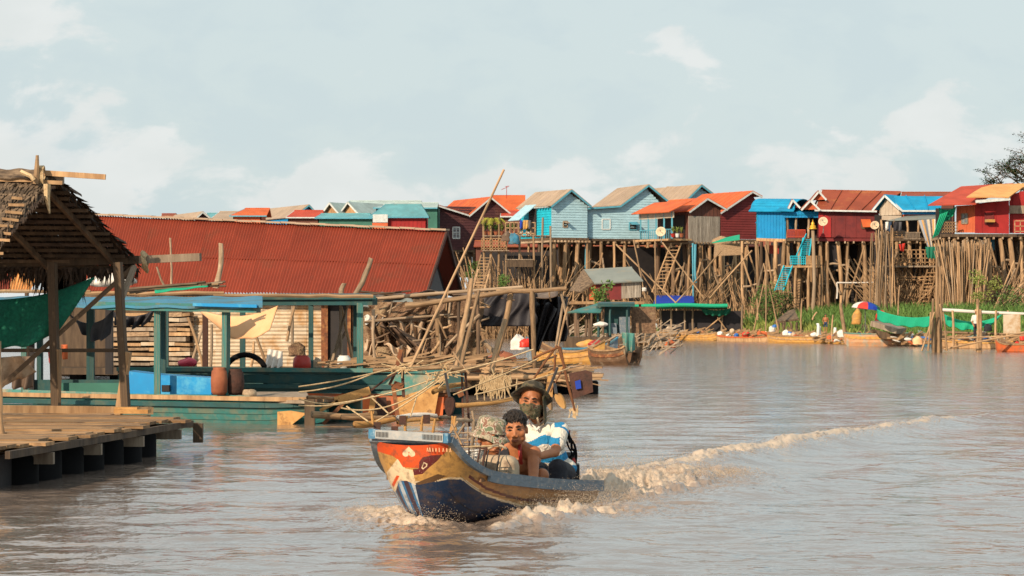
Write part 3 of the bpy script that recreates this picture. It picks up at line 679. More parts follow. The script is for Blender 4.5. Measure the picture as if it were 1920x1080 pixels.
def potplant(px, py, Y, h, label, m='leaf', pot='clay', n=60, spread=.5, leaf=.3):
    b = P(px, py, Y); t = thing('potted_plant', label, 'potted plant', b); k = MB()
    k.lathe(b, [(.12, 0), (.2, .28), (.23, .30), (.19, .31)], 10); obj('pot', k, pot, t); f = MB()
    for _ in range(n):
        a = R.uniform(0, 6.28); e = R.uniform(.2, 1.3); d = Vector((math.cos(a)*math.sin(e), math.sin(a)*math.sin(e), math.cos(e))); p = b+Vector((0, 0, .3+h*.3*R.random()))
        q = p+d*h*R.uniform(.4, .9)*spread*1.4+Vector((0, 0, h*.15)); s = d.cross(Vector((0, 0, 1))).normalized()*leaf*.16 if d.z < .99 else Vector((leaf*.16, 0, 0)); mid = (p+q)/2+Vector((0, 0, h*.08))
        f.add([p, mid+s, q-Vector((0, 0, .05)), mid-s], [(0, 1, 2, 3)])
    obj('leaves', f, m, t)

# -- light blue houses
t, fr = gable_house('small light blue clapboard stilt house with bright cyan left wall beside the plant balcony', 'house', 1033, 230, 26,
    [(1034, 445), (1101, 447), (1101, 386), (1067, 362), (1034, 385)], [(1029, 388), (1067, 357), (1104, 388)], 5.6, 'siding_blue', 'roof_beige', leftm='cyan_wall', tm='trim_blue')
stilts(t, fr, [1040, 1062, 1084, 1100], 451, (0, 2.4, 4.8), .17)
sticks(t, fr, 960, 1105, 470, 560, 150, 0, 6)
window(t, fr, 1056, 415, 1064, 426, 'wood_grey', 'shadow_inside', bars=False, flap=.5)
mb = MB()
for i in range(11):
    a = fr.at(1034, 388)+fr.b*(.3+i*.5)-fr.t*.4; mb.beam(a, a+fr.t*.35, .14, .08)
obj('rafter_end', mb, 'trim_white', t, kind='stuff')
# open door with awning on its left wall
lw = fr.at(1034, 440); q0 = lw+fr.b*2.6-fr.t*.06; q1 = lw+fr.b*4.0-fr.t*.06; up = Vector((0, 0, 1))
mb = MB(); mb.prism([q0, q1, q1+up*2.3, q0+up*2.3], fr.t*-.03); obj('doorway', mb, 'shadow_inside', t)
mb = MB(); mb.slab([q0+up*2.5, q1+up*2.5+fr.b*.6, q1+up*1.2+fr.b*.6-fr.t*1.6, q0+up*1.2-fr.t*1.6], .05); obj('awning', mb, 'siding_blue', t)

t, fr = gable_house('large light blue clapboard stilt house with beige roof and two small windows', 'house', 1101, 232, 18,
    [(1102, 447), (1241, 451), (1241, 384), (1212, 354), (1160, 386), (1102, 391)], [(1098, 391), (1160, 387), (1213, 348), (1252, 380)], 6.5, 'siding_blue', 'roof_beige', tm='trim_blue')
stilts(t, fr, [1106, 1128, 1150, 1172, 1196, 1214, 1236], 453, (0, 2.6, 5.2), .18)
sticks(t, fr, 1100, 1245, 480, 560, 170, 0, 7)
window(t, fr, 1129, 411, 1144, 430, 'trim_white', 'siding_blue', bars=False)
window(t, fr, 1180, 417, 1194, 431, 'trim_blue', 'shadow_inside', bars=False, flap=.75)
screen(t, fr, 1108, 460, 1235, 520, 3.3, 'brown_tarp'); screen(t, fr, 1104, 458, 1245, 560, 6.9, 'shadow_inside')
mb = MB(); mb.tube([fr.at(1098, 395)-fr.b*.3, fr.at(1098, 405)-fr.b*.2, fr.at(1096, 520)-fr.b*.2], .08, 8); obj('drain_pipe', mb, 'trim_blue', t)

t, fr = gable_house('light blue gabled house with beige roof behind the orange roofed veranda', 'house', 1290, 246, 26,
    [(1291, 440), (1340, 440), (1340, 372), (1311, 352), (1291, 372)], [(1284, 375), (1311, 348), (1344, 373)], 8.5, 'siding_blue', 'roof_beige', tm='trim_blue')
stilts(t, fr, [1292, 1316, 1340], 444, (0, 3, 6), .16, m='pole_dark'); sticks(t, fr, 1230, 1345, 470, 560, 80, 0, 7, m='pole_dark')

# -- orange roofed house with grey boarded front
t, fr = gable_house('orange roofed stilt house with grey board front and cyan veranda', 'house', 1291, 226, 30,
    [(1292, 448), (1351, 450), (1351, 392), (1321, 375), (1292, 395)], [(1287, 398), (1321, 373), (1358, 394)], 4.6, 'wall_brown', 'roof_orange', style='vert', leftm='wall_brown')
stilts(t, fr, [1294, 1312, 1333, 1350], 452, (0, 2.3, 4.6), .17)
bd = fr.at(1292, 458); n = 17; A = fr.at(1291, 457, -.16); B = fr.at(1350, 457, -.16); Tp = fr.at(1291, 405, -.16).z
for i in range(n):
    mb = MB(); a = A.lerp(B, i/n); b = A.lerp(B, (i+.93)/n); dz = R.uniform(-.12, .1); mb.prism([Vector((a.x, a.y, A.z+dz)), Vector((b.x, b.y, A.z+dz)), Vector((b.x, b.y, Tp)), Vector((a.x, a.y, Tp))], fr.b*R.uniform(.02, .06)); obj('board', mb, 'board_grey', t)
# veranda on its left
lw = fr.at(1292, 448)-fr.t*.02
for i in range(5):
    a = lw-fr.t*1.6+fr.b*(i*1.15); mb = MB(); mb.beam(a, a+up*2.3, .12); obj('post', mb, 'trim_blue', t)
mb = MB(); p = [lw-fr.t*2.0-fr.b*.4, lw-fr.b*.4, lw+fr.b*5, lw-fr.t*2.0+fr.b*5]; mb.prism(p, (0, 0, -.15)); obj('veranda_floor', mb, 'wood_tan', t)
mb = MB(); a = lw+up*3.0-fr.t*.03; mb.slab([a-fr.t*2.2-up*.95-fr.b*.5, a-fr.b*.5, a+fr.b*5, a-fr.t*2.2-up*.95+fr.b*5], .06); obj('roof', mb, 'roof_orange', t)
mb = MB(); a = lw-fr.t*1.62+up*1.9; mb.beam(a-fr.b*.3, a+fr.b*4.8, .05, .5); obj('valance', mb, 'wall_cream', t)
rf = MB()
for i in range(16): a = lw-fr.t*1.7+fr.b*(i*.3); rf.beam(a, a+up*.75, .05)
rf.beam(lw-fr.t*1.7+up*.75, lw-fr.t*1.7+fr.b*4.6+up*.75, .07); obj('railing', rf, 'trim_blue', t)
mb = MB(); mb.prism([lw-fr.t*.06+fr.b*.5, lw-fr.t*.06+fr.b*4, lw-fr.t*.06+fr.b*4+up*1.9, lw-fr.t*.06+fr.b*.5+up*1.9], fr.t*-.03); obj('doorway', mb, 'shadow_inside', t)
sticks(t, fr, 1240, 1360, 490, 580, 150, -1, 5); sticks(t, fr, 1235, 1300, 480, 560, 30, -1.5, 0, lean=.5, diag=.7)
ladder(t, P(1232, 548, 224), P(1268, 456, 225), .8, 14, 'wood_tan')
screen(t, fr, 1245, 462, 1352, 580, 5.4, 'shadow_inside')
dish(1240, 436, 223.6, .40, 'pale satellite dish at the left end of the cyan veranda')
pole('drain_pole', P(1299, 456, 224.8), P(1300, 560, 224.8), .07, 'trim_blue', t); pole('drain_pole', P(1304, 458, 224.8), P(1305, 530, 224.8), .10, 'trim_blue', t)
for px, c in ((1262, 'red_plastic'), (1270, 'white_plastic'), (1278, 'clay')): potplant(px, 445, 223.9, .7, {'red_plastic': 'small plant in a red pot at the left of the cyan veranda', 'white_plastic': 'small plant in a white pot on the cyan veranda', 'clay': 'small plant in a clay pot nearest the grey boards'}[c], 'leaf_yellow', c, 30)

t, fr = gable_house('orange roofed dark red house standing behind the grey boarded one', 'house', 1351, 236, 28,
    [(1352, 448), (1420, 447), (1418, 376), (1405, 362), (1352, 396)], [(1346, 400), (1406, 360), (1424, 370)], 7, 'wall_darkred', 'roof_orange', style='lap')
stilts(t, fr, [1356, 1378, 1400, 1418], 452, (0, 3, 6), .16); sticks(t, fr, 1350, 1420, 480, 580, 90, -1, 6)
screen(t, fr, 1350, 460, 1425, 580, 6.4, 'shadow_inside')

# -- blue barrel roofed house
fr = Fr(1418, 219, -38)
base = fr.at(1418, 447); base.z = groundZ(base.x, base.y); t = thing('stilt_house', 'cobalt blue stilt house with rounded barrel roof and one tilted shutter', 'house', base)
Ew = 2.0
side = [fr.at(1418, 446), fr.at(1473, 448), fr.at(1473, 392), fr.at(1418, 391)]
wall(t, side, .1, 'wall_cobalt', 'vert', step=.28, inward=fr.b)
c0, c1 = side[0], side[3]; lf = fr.b*2.3; hh = 1.0
arc = [c1.lerp(c1+lf, (1-math.cos(PI*i/12))/2)+up*math.sin(PI*i/12)*.66 for i in range(13)]
mb = MB(); endp = [c0+lf, c0]+arc; mb.prism(endp, fr.t*.1); obj('wall', mb, 'cyan_wall', t)  # end wall in a brighter blue: its sunlit tone is put into the colour
mb = MB(); mb.prism([p+(side[1]-side[0]) for p in endp], fr.t*-.1); obj('wall', mb, 'wall_cobalt', t)
ra = [p+(p-(c1+lf*.5)).normalized()*.10 for p in arc]; ra = [ra[0]-fr.b*.35-up*.25]+ra+[ra[-1]+fr.b*.35-up*.25]
mb = MB(); Lr = (side[1]-side[0])+fr.t*.9
for a, b in zip(ra, ra[1:]): mb.slab([a-fr.t*.4, a+Lr, b+Lr, b-fr.t*.4], .06)
obj('roof', mb, 'roof_cobalt', t)
w0 = c0+lf*.32-fr.t*.05; mb = MB(); mb.prism([w0+up*.85, w0+lf*.4+up*.85, w0+lf*.4+up*1.7, w0+up*1.7], fr.t*-.02); wi = obj('window', mb, 'shadow_inside', t)
mb = MB(); mb.slab([w0+up*1.75-fr.t*.03, w0+lf*.42+up*1.75-fr.t*.03, w0+lf*.42+up*1.15-fr.t*.5, w0+up*1.15-fr.t*.5], .04); obj('shutter', mb, 'wall_cobalt', wi)
stilts(t, fr, [1392, 1418, 1437, 1455, 1473], 452, (0, 2.6), .17); sticks(t, fr, 1380, 1480, 500, 590, 170, -1.5, 3)
screen(t, fr, 1386, 452, 1480, 590, 4.5, 'shadow_inside')
mb = MB(); p = [side[0], side[1], side[1]+lf, side[0]+lf]; mb.prism([q-up*.01 for q in p], (0, 0, -.22)); obj('floor', mb, 'wood_tan', t)

# -- blue porch
fr = Fr(1475, 217, -6); base = fr.at(1500, 447); base.z = groundZ(base.x, base.y); t = thing('veranda', 'blue roofed open porch with red railing between the cobalt house and the dark red house', 'porch', base)
mb = MB(); mb.slab([fr.at(1470, 404, -.4), fr.at(1540, 402, -.4), fr.at(1541, 388, 1.2), fr.at(1478, 390, 1.2)], .06); obj('roof', mb, 'roof_cobalt', t)
mb = MB(); mb.slab([fr.at(1456, 396, -.9), fr.at(1488, 397, -.9), fr.at(1492, 391, .2), fr.at(1462, 390, .2)], .06); obj('awning', mb, 'roof_cobalt', t)
wall(t, [fr.at(1468, 408, -.35), fr.at(1540, 408, -.35), fr.at(1540, 396, -.35), fr.at(1468, 398, -.35)], .05, 'wall_cobalt', 'vert', step=.25, inward=fr.b)
screen(t, fr, 1474, 404, 1540, 447, 1.9, 'shadow_inside'); floor(t, fr, 1473, 1541, 447, -.3, 2.2)
rr = rail_fence(t, fr, 1476, 1510, 431, 446, -.2, 16, 'roof_red', w=.05, bars=2)
for x in (1476, 1494, 1516, 1538): pole('post', fr.at(x, 447), fr.at(x, 403), .10, 'pole_grey', t)
stilts(t, fr, [1479, 1497, 1517, 1540], 451, (0, 2.2), .16, brace=True)
# landing with blue rails, two blue ladders
p = [fr.at(x, 498, k) for x, k in ((1466, -1.6), (1541, -1.6), (1541, 0), (1466, 0))]
for q in p: q.z = p[0].z
mb = MB(); mb.prism(p, (0, 0, -.15)); obj('landing', mb, 'wood_tan', t)
for x in (1468, 1493, 1517, 1540):
    q = fr.at(x, 498, -1.5); pole('stilt', Vector((q.x, q.y, groundZ(q.x, q.y)-.2)), q, .12, 'pole_tan', t)
rail_fence(t, fr, 1482, 1510, 481, 497, -1.6, 8, 'cyan_wall', w=.05, bars=4); rail_fence(t, fr, 1512, 1541, 481, 497, -1.6, 16, 'wood_tan', w=.05, bars=2)
ladder(t, fr.at(1460, 546, -2.6), fr.at(1478, 498, -1.6), .65, 12, 'cyan_wall'); ladder(t, fr.at(1509, 480, -1.4), fr.at(1514, 446, -.5), .65, 9, 'cyan_wall')
mb = MB(); mb.beam(fr.at(1493, 480, -1.5), fr.at(1512, 438, -.6), .07); obj('handrail', mb, 'cyan_wall', t)
sticks(t, fr, 1478, 1545, 520, 590, 70, -1.5, 3)
# a small gilded shrine on a post
c = P(1524, 425, 214.5); t2 = thing('spirit_house', 'little golden shrine on a post in front of the dark red wall', 'shrine', Vector((c.x, c.y, groundZ(c.x, c.y))))
mb = MB(); mb.lathe(c-up*.2, [(.32, 0), (.34, .06), (.22, .12), (.24, .26), (.12, .34), (.14, .46), (.05, .58), (.01, .75)], 12); obj('shrine_roof', mb, 'gold', t2, True)
pole('post', Vector((c.x, c.y, groundZ(c.x, c.y)-.2)), c-up*.2, .15, 'pole_grey', t2)
dish(1544, 417, 213.8, .36, 'orange lit satellite dish beside the golden shrine')

# -- dark red house with rusty roof
fr = Fr(1518, 216, -3); base = fr.at(1580, 446); base.z = groundZ(base.x, base.y); t = thing('stilt_house', 'long dark red stilt house with rust brown roof and one orange shutter', 'house', base)
D = 6.0
w_ = [fr.at(1535, 445), fr.at(1648, 446), fr.at(1648, 392), fr.at(1535, 390)]
wall(t, w_, .1, 'wall_darkred', 'vert', step=.8, inward=fr.b)
mb = MB(); mb.prism([w_[0]-fr.b*.05, fr.at(1558, 445)-fr.b*.05, fr.at(1558, 408)-fr.b*.05, fr.at(1535, 398)-fr.b*.05], -fr.b*.02); obj('painted_panel', mb, 'wall_red', t)
eL, eR = fr.at(1528, 393, -.5), fr.at(1644, 395, -.5); rL, rR = fr.at(1541, 357, D/2), fr.at(1689, 360, D/2); bL, bR = eL+fr.b*(D+1), eR+fr.b*(D+1)+fr.t*2
roof(t, eL, rL, rR, eR, 'roof_rust', trim=2, rib=1.1); roof(t, bL, rL+up*.01, rR+up*.01, bR, 'roof_rust', rib=1.1)
mb = MB(); mb.prism([w_[1], w_[1]+fr.b*D, w_[2]+fr.b*D, fr.at(1648, 361)+fr.b*(D/2), w_[2]], fr.t*-.1); obj('wall', mb, 'wall_darkred', t)
mb = MB(); mb.prism([w_[0], w_[0]+fr.b*D, w_[3]+fr.b*D, fr.at(1537, 362)+fr.b*(D/2), w_[3]], fr.t*.1); obj('wall', mb, 'wall_darkred', t)
mb = MB(); mb.prism([w_[0]+fr.b*D, w_[1]+fr.b*D, w_[2]+fr.b*D, w_[3]+fr.b*D], fr.b*-.1); obj('wall', mb, 'wall_darkred', t)
def dormer(t, fr, a, b, c, k0, k1, m, rm):
    A, B, C_ = fr.at(*a, k0), fr.at(*b, k0), fr.at(*c, k0); s = fr.b*(k1-k0); mb = MB(); mb.prism([A, C_, B], fr.b*.1); g = obj('gable', mb, m, t)
    e = -fr.b*.3
    roof(t, A+e, B+e, B+s, A+s, rm, trim=1, rib=0); roof(t, C_+e, B+e, B+s, C_+s, rm, trim=1, rib=0)
dormer(t, fr, (1502, 393), (1519, 375), (1537, 393), -.4, 4, 'wall_orange', 'roof_rust')
dormer(t, fr, (1520, 376), (1535, 358), (1549, 374), .8, 4.5, 'wall_orange', 'roof_rust')
dormer(t, fr, (1478, 390), (1486, 374), (1500, 389), .8, 5, 'wall_darkred', 'roof_rust')
window(t, fr, 1616, 415, 1632, 428, 'wood_dark', 'shadow_inside', bars=False)
mb = MB(); mb.slab([fr.at(1614, 411, -.05), fr.at(1632, 411, -.05), fr.at(1636, 425, -.55), fr.at(1618, 426, -.55)], .05); obj('shutter', mb, 'roof_orange', t)
floor(t, fr, 1535, 1649, 447, -.2, D, m='wall_darkred')
stilts(t, fr, [1538, 1552, 1572, 1592, 1620, 1646], 451, (0, 2.8, 5.6), .17); sticks(t, fr, 1536, 1650, 530, 590, 90, -1, 5)
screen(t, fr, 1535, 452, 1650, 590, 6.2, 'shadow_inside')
mb = MB(); mb.sheet(lambda a, b: fr.at(1552+25*a, 449+46*b, .3)+fr.b*.3*math.sin(a*3)*b-up*.5*math.sin(PI*a)*b, 8, 6, .03); obj('hanging_tarp', mb, 'black_tarp_and_shade', t)
pole('rail', fr.at(1569, 530, -1), fr.at(1650, 529, -1), .06, 'white_cloth', t); pole('rail', fr.at(1569, 560, -1), fr.at(1569, 530, -1), .06, 'white_cloth', t)
dish(1641, 424, 213, .33, 'orange satellite dish by the blue roofed shack')

# -- blue roofed shack with striped tarp
t, fr = gable_house('weathered shack with bright blue roof and cream gable on stilts', 'house', 1648, 212, -34,
    [(1649, 404), (1691, 403), (1691, 388), (1664, 370), (1649, 392)], [(1641, 395), (1664, 367), (1692, 393)], 1, 'wall_cream', 'roof_cobalt', style='vert', step=.3, fl=False)
t.name = 'stilt_house'
fr2 = Fr(1692, 210, 0)
# the slope facing the river
roof(t, fr2.at(1692, 394, -.3), fr2.at(1664, 367, 2.2), fr2.at(1768, 368, 2.2), fr2.at(1764, 394, -.3), 'roof_cobalt', trim=2, rib=.9)
wall(t, [fr2.at(1692, 402), fr2.at(1762, 402), fr2.at(1762, 394), fr2.at(1692, 394)], .08, 'wall_cobalt', 'vert', inward=fr2.b)
screen(t, fr2, 1694, 402, 1750, 412, .3, 'wall_orange'); screen(t, fr2, 1650, 400, 1770, 450, 3.2, 'shadow_inside'); screen(t, fr2, 1655, 404, 1692, 412, .5, 'wall_cream')
mb = MB(); mb.slab([fr2.at(1662, 415, -1.4), fr2.at(1758, 411, -1.4), fr2.at(1758, 403, .2), fr2.at(1700, 406, .2)], .05); obj('awning', mb, 'grey_roof', t)
floor(t, fr2, 1650, 1762, 447, -1.4, 3)
for x in (1652, 1676, 1700, 1722, 1757): pole('post', fr2.at(x, 448, -1.3), fr2.at(x, 412, -1.3), .09, 'pole_tan', t)
mb = MB()
for i in range(12): mb.beam(fr2.at(1695+i*2.6, 447, -1.45), fr2.at(1695+i*2.6, 436, -1.45), .05)
mb.beam(fr2.at(1694, 436, -1.45), fr2.at(1726, 436, -1.45), .08); mb.beam(fr2.at(1694, 448, -1.45), fr2.at(1726, 448, -1.45), .08); obj('railing', mb, 'wood_grey', t)
rail_fence(t, fr2, 1655, 1694, 436, 447, -1.4, 5, 'wood_tan')
stilts(t, fr2, [1652, 1676, 1700, 1722, 1740, 1757], 450, (-1.2, 1.2), .14)
p = [fr2.at(x, 498, k) for x, k in ((1652, -2.4), (1760, -2.4), (1760, 1), (1652, 1))]
for q in p: q.z = p[0].z
mb = MB(); mb.prism(p, (0, 0, -.12)); obj('landing', mb, 'wood_grey', t); rail_fence(t, fr2, 1660, 1758, 470, 497, -2.4, 12, 'wood_tan', w=.06, bars=4); rail_fence(t, fr2, 1665, 1740, 520, 526, -2, 6, 'wood_tan', w=.07, bars=2)
sticks(t, fr2, 1655, 1765, 470, 585, 420, -2.4, 1.5, diag=.45); sticks(t, fr2, 1640, 1700, 500, 590, 80, -2.8, -1, lean=.4, diag=.5)
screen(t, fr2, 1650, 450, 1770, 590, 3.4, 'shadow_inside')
ladder(t, fr2.at(1728, 578, -2.6), fr2.at(1748, 505, -2.4), .7, 11, 'wood_tan')
STR = [((.62, .58, .52), 0), ((.30, .36, .46), 0), ((.60, .34, .12), 0), ((.62, .58, .52), 0), ((.16, .22, .32), 0), ((.55, .48, .38), 0)]
def painted(o, fn):
    me = o.data; ca = me.color_attributes.new('paint', 'FLOAT_COLOR', 'POINT'); buf = []
    for v in me.vertices: buf += [*fn(v.co), 1]
    ca.data.foreach_set('color', buf)
def tarp_stripe():
    mb = MB(); a0, a1, b0, b1 = P(1721, 413, 208.4), P(1762, 410, 208.6), P(1740, 466, 208.3), P(1756, 466, 208.5)
    def fn(u, v):
        p = a0.lerp(a1, u).lerp(b0.lerp(b1, u), v); return p+Vector((0, .10*math.sin(u*22), 0))
    mb.sheet(fn, 36, 6, .03); o = solo('striped_tarp', mb, 'painted_cloth', 'striped white grey and orange tarp hanging from the awning of the blue roofed shack', 'tarp')
    n = 37*7; ca = o.data.color_attributes.new('paint', 'FLOAT_COLOR', 'POINT'); buf = []
    for i in range(len(o.data.vertices)): u_ = (i % n)//7; buf += [*STR[(u_//3) % 6][0], 1]
    ca.data.foreach_set('color', buf)
tarp_stripe()
def drape(name, pts, m, label, cat, th=.03, fold=.12, nf=4, sag=0, grp=None, par=None):
    a, b, c, d = [Vector(p) for p in pts]; mb = MB()
    def fn(u, v):
        p = a.lerp(b, u).lerp(d.lerp(c, u), v); f = fold*math.sin(nf*2*PI*u+2*v)*(.3+.7*v); return p+Vector((.2*f, f, -sag*4*u*(1-u)*(1-.2*v)+.3*f*v))
    mb.sheet(fn, 26, 12, th)
    if par: return obj(name, mb, m, par, True)
    return solo(name, mb, m, label, cat, grp, smooth=True)
drape('green_net', [P(1760, 389, 205), P(1793, 387, 205), P(1790, 400, 205), P(1762, 420, 205)], 'green_bright', 'upper green net curtain hung over the balcony of the red house', 'net', sag=.2)
drape('green_net', [P(1762, 402, 204.6), P(1778, 396, 204.6), P(1760, 440, 204.4), P(1748, 447, 204.4)], 'green_bright', 'green net gathered into a rope falling to the rail of the red house', 'net')
drape('green_net', [P(1735, 463, 204), P(1765, 462, 204), P(1764, 486, 203.8), P(1738, 484, 203.8)], 'green_net', 'dark green net under the striped tarp', 'net')

# -- red house at the right edge
fr = Fr(1828, 205, 0); fl_ = Fr(1828, 205, -30)
base = fr.at(1850, 437); base.z = groundZ(base.x, base.y); t = thing('stilt_house', 'bright red stilt house with orange end wall and curved sunlit roof at the right edge', 'house', base)
wall(t, [fr.at(1828, 437), fr.at(1892, 438), fr.at(1892, 374), fr.at(1828, 382)], .1, 'wall_red', 'vert', step=1.0, inward=fr.b)
wall(t, [fl_.at(1793, 436), fl_.at(1828, 436), fl_.at(1828, 384), fl_.at(1793, 386)], .1, 'wall_orange', 'vert', step=.5, inward=fl_.b)
mb = MB(); mb.slab([fr.at(1740, 386, -1), fr.at(1830, 384, -1.3), fr.at(1900, 345, 4), fr.at(1802, 351, 4)], .07); obj('roof', mb, 'roof_red', t)
mb = MB()
ks = [(0, 371, -1.5), (.25, 362, 0), (.55, 353, 1.5), (1, 347, 3)]
for (u0, y0, k0), (u1, y1, k1) in zip(ks, ks[1:]):
    mb.slab([fr.at(1812+52*u0, y0, k0), fr.at(1892+48*u0, y0, k0), fr.at(1892+48*u1, y1-2*u1, k1), fr.at(1812+52*u1, y1, k1)], .07)
obj('roof', mb, 'roof_sun', t, label='curved sunlit orange roof')
mb = MB(); mb.beam(fr.at(1829, 378, -1.4), fr.at(1894, 373, -1.4), .1, .2); obj('fascia', mb, 'trim_white', t)
wall(t, [fr.at(1893, 437, .6), fr.at(1960, 438, .6), fr.at(1960, 345, .6), fr.at(1893, 366, .6)], .1, 'wall_red', 'vert', step=.5, inward=fr.b)
screen(t, fr, 1893, 385, 1925, 400, .45, 'wood_grey'); screen(t, fr, 1764, 388, 1795, 437, 2.5, 'shadow_inside')
window(t, fl_, 1803, 401, 1814, 419, 'wood_grey', 'glass'); window(t, fr, 1847, 400, 1862, 420, 'wall_darkred', 'wall_darkred', bars=False)
mb = MB(); mb.beam(fr.at(1847, 414, -.4), fr.at(1865, 414, -.4), .3, .2); obj('window_shelf', mb, 'yellow_wood', t)
floor(t, fr, 1760, 1960, 439, -.6, 4); rail_fence(t, fr, 1765, 1793, 417, 437, -.4, 6, 'wood_tan', w=.06, bars=4); rail_fence(t, fr, 1898, 1960, 415, 438, -1, 6, 'pole_tan', w=.06, bars=3)
stilts(t, fr, [1768, 1790, 1812, 1832, 1852, 1874, 1893, 1915, 1940], 442, (-.3, 2.2, 4.6), .17)
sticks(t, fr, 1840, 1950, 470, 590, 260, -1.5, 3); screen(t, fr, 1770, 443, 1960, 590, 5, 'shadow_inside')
mb = MB(); c = fr.at(1845, 447, .8); mb.lathe(c-up*.9, [(.7, 0), (.78, .1), (.78, .9), (.5, 1.1)], 16); obj('water_tank', mb, 'blue_roof', t, True)
def bundle(label, x0, x1, ytop, ybot, Y, n, r, fan=.06, grp='bundles of bamboo poles', m='pole_tan'):
    b = P((x0+x1)/2, ybot, Y); b.z = groundZ(b.x, b.y); t = thing('bamboo_stack', label, 'bamboo stack', b, grp)
    for i in range(n):
        x = R.uniform(x0, x1); k = R.uniform(-.8, .8); p = P(x+R.gauss(0, 7), ybot, Y+k); p.z = groundZ(p.x, p.y)-.2; q = P(x+(x-(x0+x1)/2)*fan*8+R.gauss(0, 6), ytop+abs(R.gauss(0, 16)), Y+k+.5)
        pole('bamboo_pole', p, q, r*R.uniform(.6, 1.2), R.choice((m, m, 'pole_grey')), t)
    return t
bundle('dense stack of upright bamboo poles under the orange end wall', 1772, 1838, 448, 578, 201, 170, .05)
bundle('slanting bundle of long bamboo poles left of the striped tarp', 1636, 1672, 420, 590, 205, 34, .045, .0)
t = thing('bamboo_stack', 'leaning fan of dry poles at the right edge of the bank', 'bamboo stack', P(1900, 590, 195), 'bundles of bamboo poles')
for i in range(60):
    p = P(R.uniform(1850, 1950), 592, 196+R.uniform(-1, 1)); p.z = groundZ(p.x, p.y); q = p+Vector((R.uniform(1.2, 3.2), 0, R.uniform(1.0, 4))); pole('bamboo_pole', p, q, .06*R.uniform(.6, 1.2), R.choice(('pole_tan', 'pole_grey')), t)

# -- dark maroon house with orange roof and neighbours to the left
t, fr = gable_house('dark maroon boarded house with bright orange roof behind the big red floating roof', 'house', 874, 262, 22,
    [(800, 468), (960, 466), (962, 402), (918, 372), (876, 402), (800, 386)], [(812, 384), (876, 404), (876.5, 404)], 8, 'wall_maroon', 'roof_rust', style='lap', step=.25)
rp = [fr.at(876, 405), fr.at(917, 370), fr.at(956, 402)]
for a, b in zip(rp, rp[1:]): roof(t, a-fr.b*.5, b-fr.b*.5, b+fr.b*9, a+fr.b*9, 'roof_orange', trim=1, rib=1)
window(t, fr, 849, 426, 862, 447, 'trim_white', 'glass')
wall(t, [fr.at(800, 520, .2), fr.at(885, 520, .2), fr.at(885, 466, .2), fr.at(800, 466, .2)], .1, 'wood_dark', 'lap', inward=fr.b); stilts(t, fr, [890, 910, 930, 950], 468, (0, 3), .17, m='pole_dark')
def block(label, name, Y, deg, x0, x1, y0, y1, D, m, rm, rtop, style=None, rx=None, trim=2, tm='trim_white', rov=.4, px0=None, rib=0, stilt=None):
    """a plain house seen along its long side: front wall and a roof slope rising behind it"""
    fr = Fr((x0+x1)/2, Y, deg); b = fr.at((x0+x1)/2, y1); b.z = groundZ(b.x, b.y); t = thing(name, label, 'house', b)
    w_ = [fr.at(x0, y1), fr.at(x1, y1), fr.at(x1, y0), fr.at(x0, y0)]; wall(t, w_, .1, m, style, inward=fr.b)
    for s, e, tt in ((w_[0], w_[3], fr.t), (w_[1], w_[2], -fr.t)):
        mb = MB(); mb.prism([s, s+fr.b*D, e+fr.b*D, e], tt*.1); obj('wall', mb, m, t)
    rx0, rx1, rxa, rxb = rx or (x0-2, x1+2, x0, x1)
    e0, e1, r0, r1 = fr.at(rx0, y0, -rov), fr.at(rx1, y0, -rov), fr.at(rxa, rtop, D/2), fr.at(rxb, rtop, D/2)
    roof(t, e0, r0, r1, e1, rm, trim=trim, tm=tm, rib=rib); roof(t, e0+fr.b*(D+rov*2), r0+up*.01, r1+up*.01, e1+fr.b*(D+rov*2), rm)
    if stilt:
        for x in np.linspace(x0, x1, stilt): q = fr.at(x, y1); pole('stilt', Vector((q.x, q.y, groundZ(q.x, q.y)-.2)), q, .15, 'pole_dark', t)
    return t, fr
block('orange roofed house seen between the maroon gable and the small light blue house', 'stilt_house', 268, 0, 922, 985, 402, 455, 6, 'wall_maroon', 'roof_orange', 367, rx=(915, 985, 922, 985))
block('red walled house with orange panel and pale blue lean-to roof', 'stilt_house', 240, 0, 700, 800, 406, 470, 4, 'wall_red', 'roof_teal', 384, style='vert', rx=(692, 804, 722, 790), tm='trim_blue')
mb = MB(); mb.slab([P(698, 432, 239.6), P(727, 432, 239.6), P(727, 418, 239.6), P(698, 418, 239.6)], .06); solo('painted_board', mb, 'wall_orange', 'orange painted board left of the red wall', 'board')
mb = MB(); mb.slab([P(699, 417, 239.6), P(727, 417, 239.6), P(727, 402, 239.6), P(699, 402, 239.6)], .06); solo('painted_board', mb, 'trim_white', 'white painted board above the orange board', 'board')
block('low pale teal roofed house with layered flat roofs', 'stilt_house', 256, 0, 705, 822, 389, 430, 5, 'wall_green', 'roof_pale', 381, rx=(700, 820, 740, 822), tm='trim_blue')
block('long pale green roofed house behind the twin gables', 'stilt_house', 300, 0, 668, 800, 398, 440, 8, 'wall_cream', 'roof_pale', 377, rx=(672, 800, 655, 790), tm='trim_blue')
def gab(label, px0, Y, deg, A, B, Cc, Ld, m, rm, tm='trim_white', yb=455, rib=0, inset=3):
    t, fr = gable_house(label, 'house', px0, Y, deg, [(A[0]+inset, yb), (Cc[0]-inset, yb), (Cc[0]-inset, Cc[1]-1), (B[0], B[1]+3), (A[0]+inset, A[1]-1)], [A, B, Cc], Ld, m, rm, style=None, tm=tm, rib=rib)
    for x in (A[0]+inset, B[0], Cc[0]-inset):
        q = fr.at(x, yb); pole('stilt', Vector((q.x, q.y, groundZ(q.x, q.y)-.2)), q, .15, 'pole_dark', t)
    return t, fr
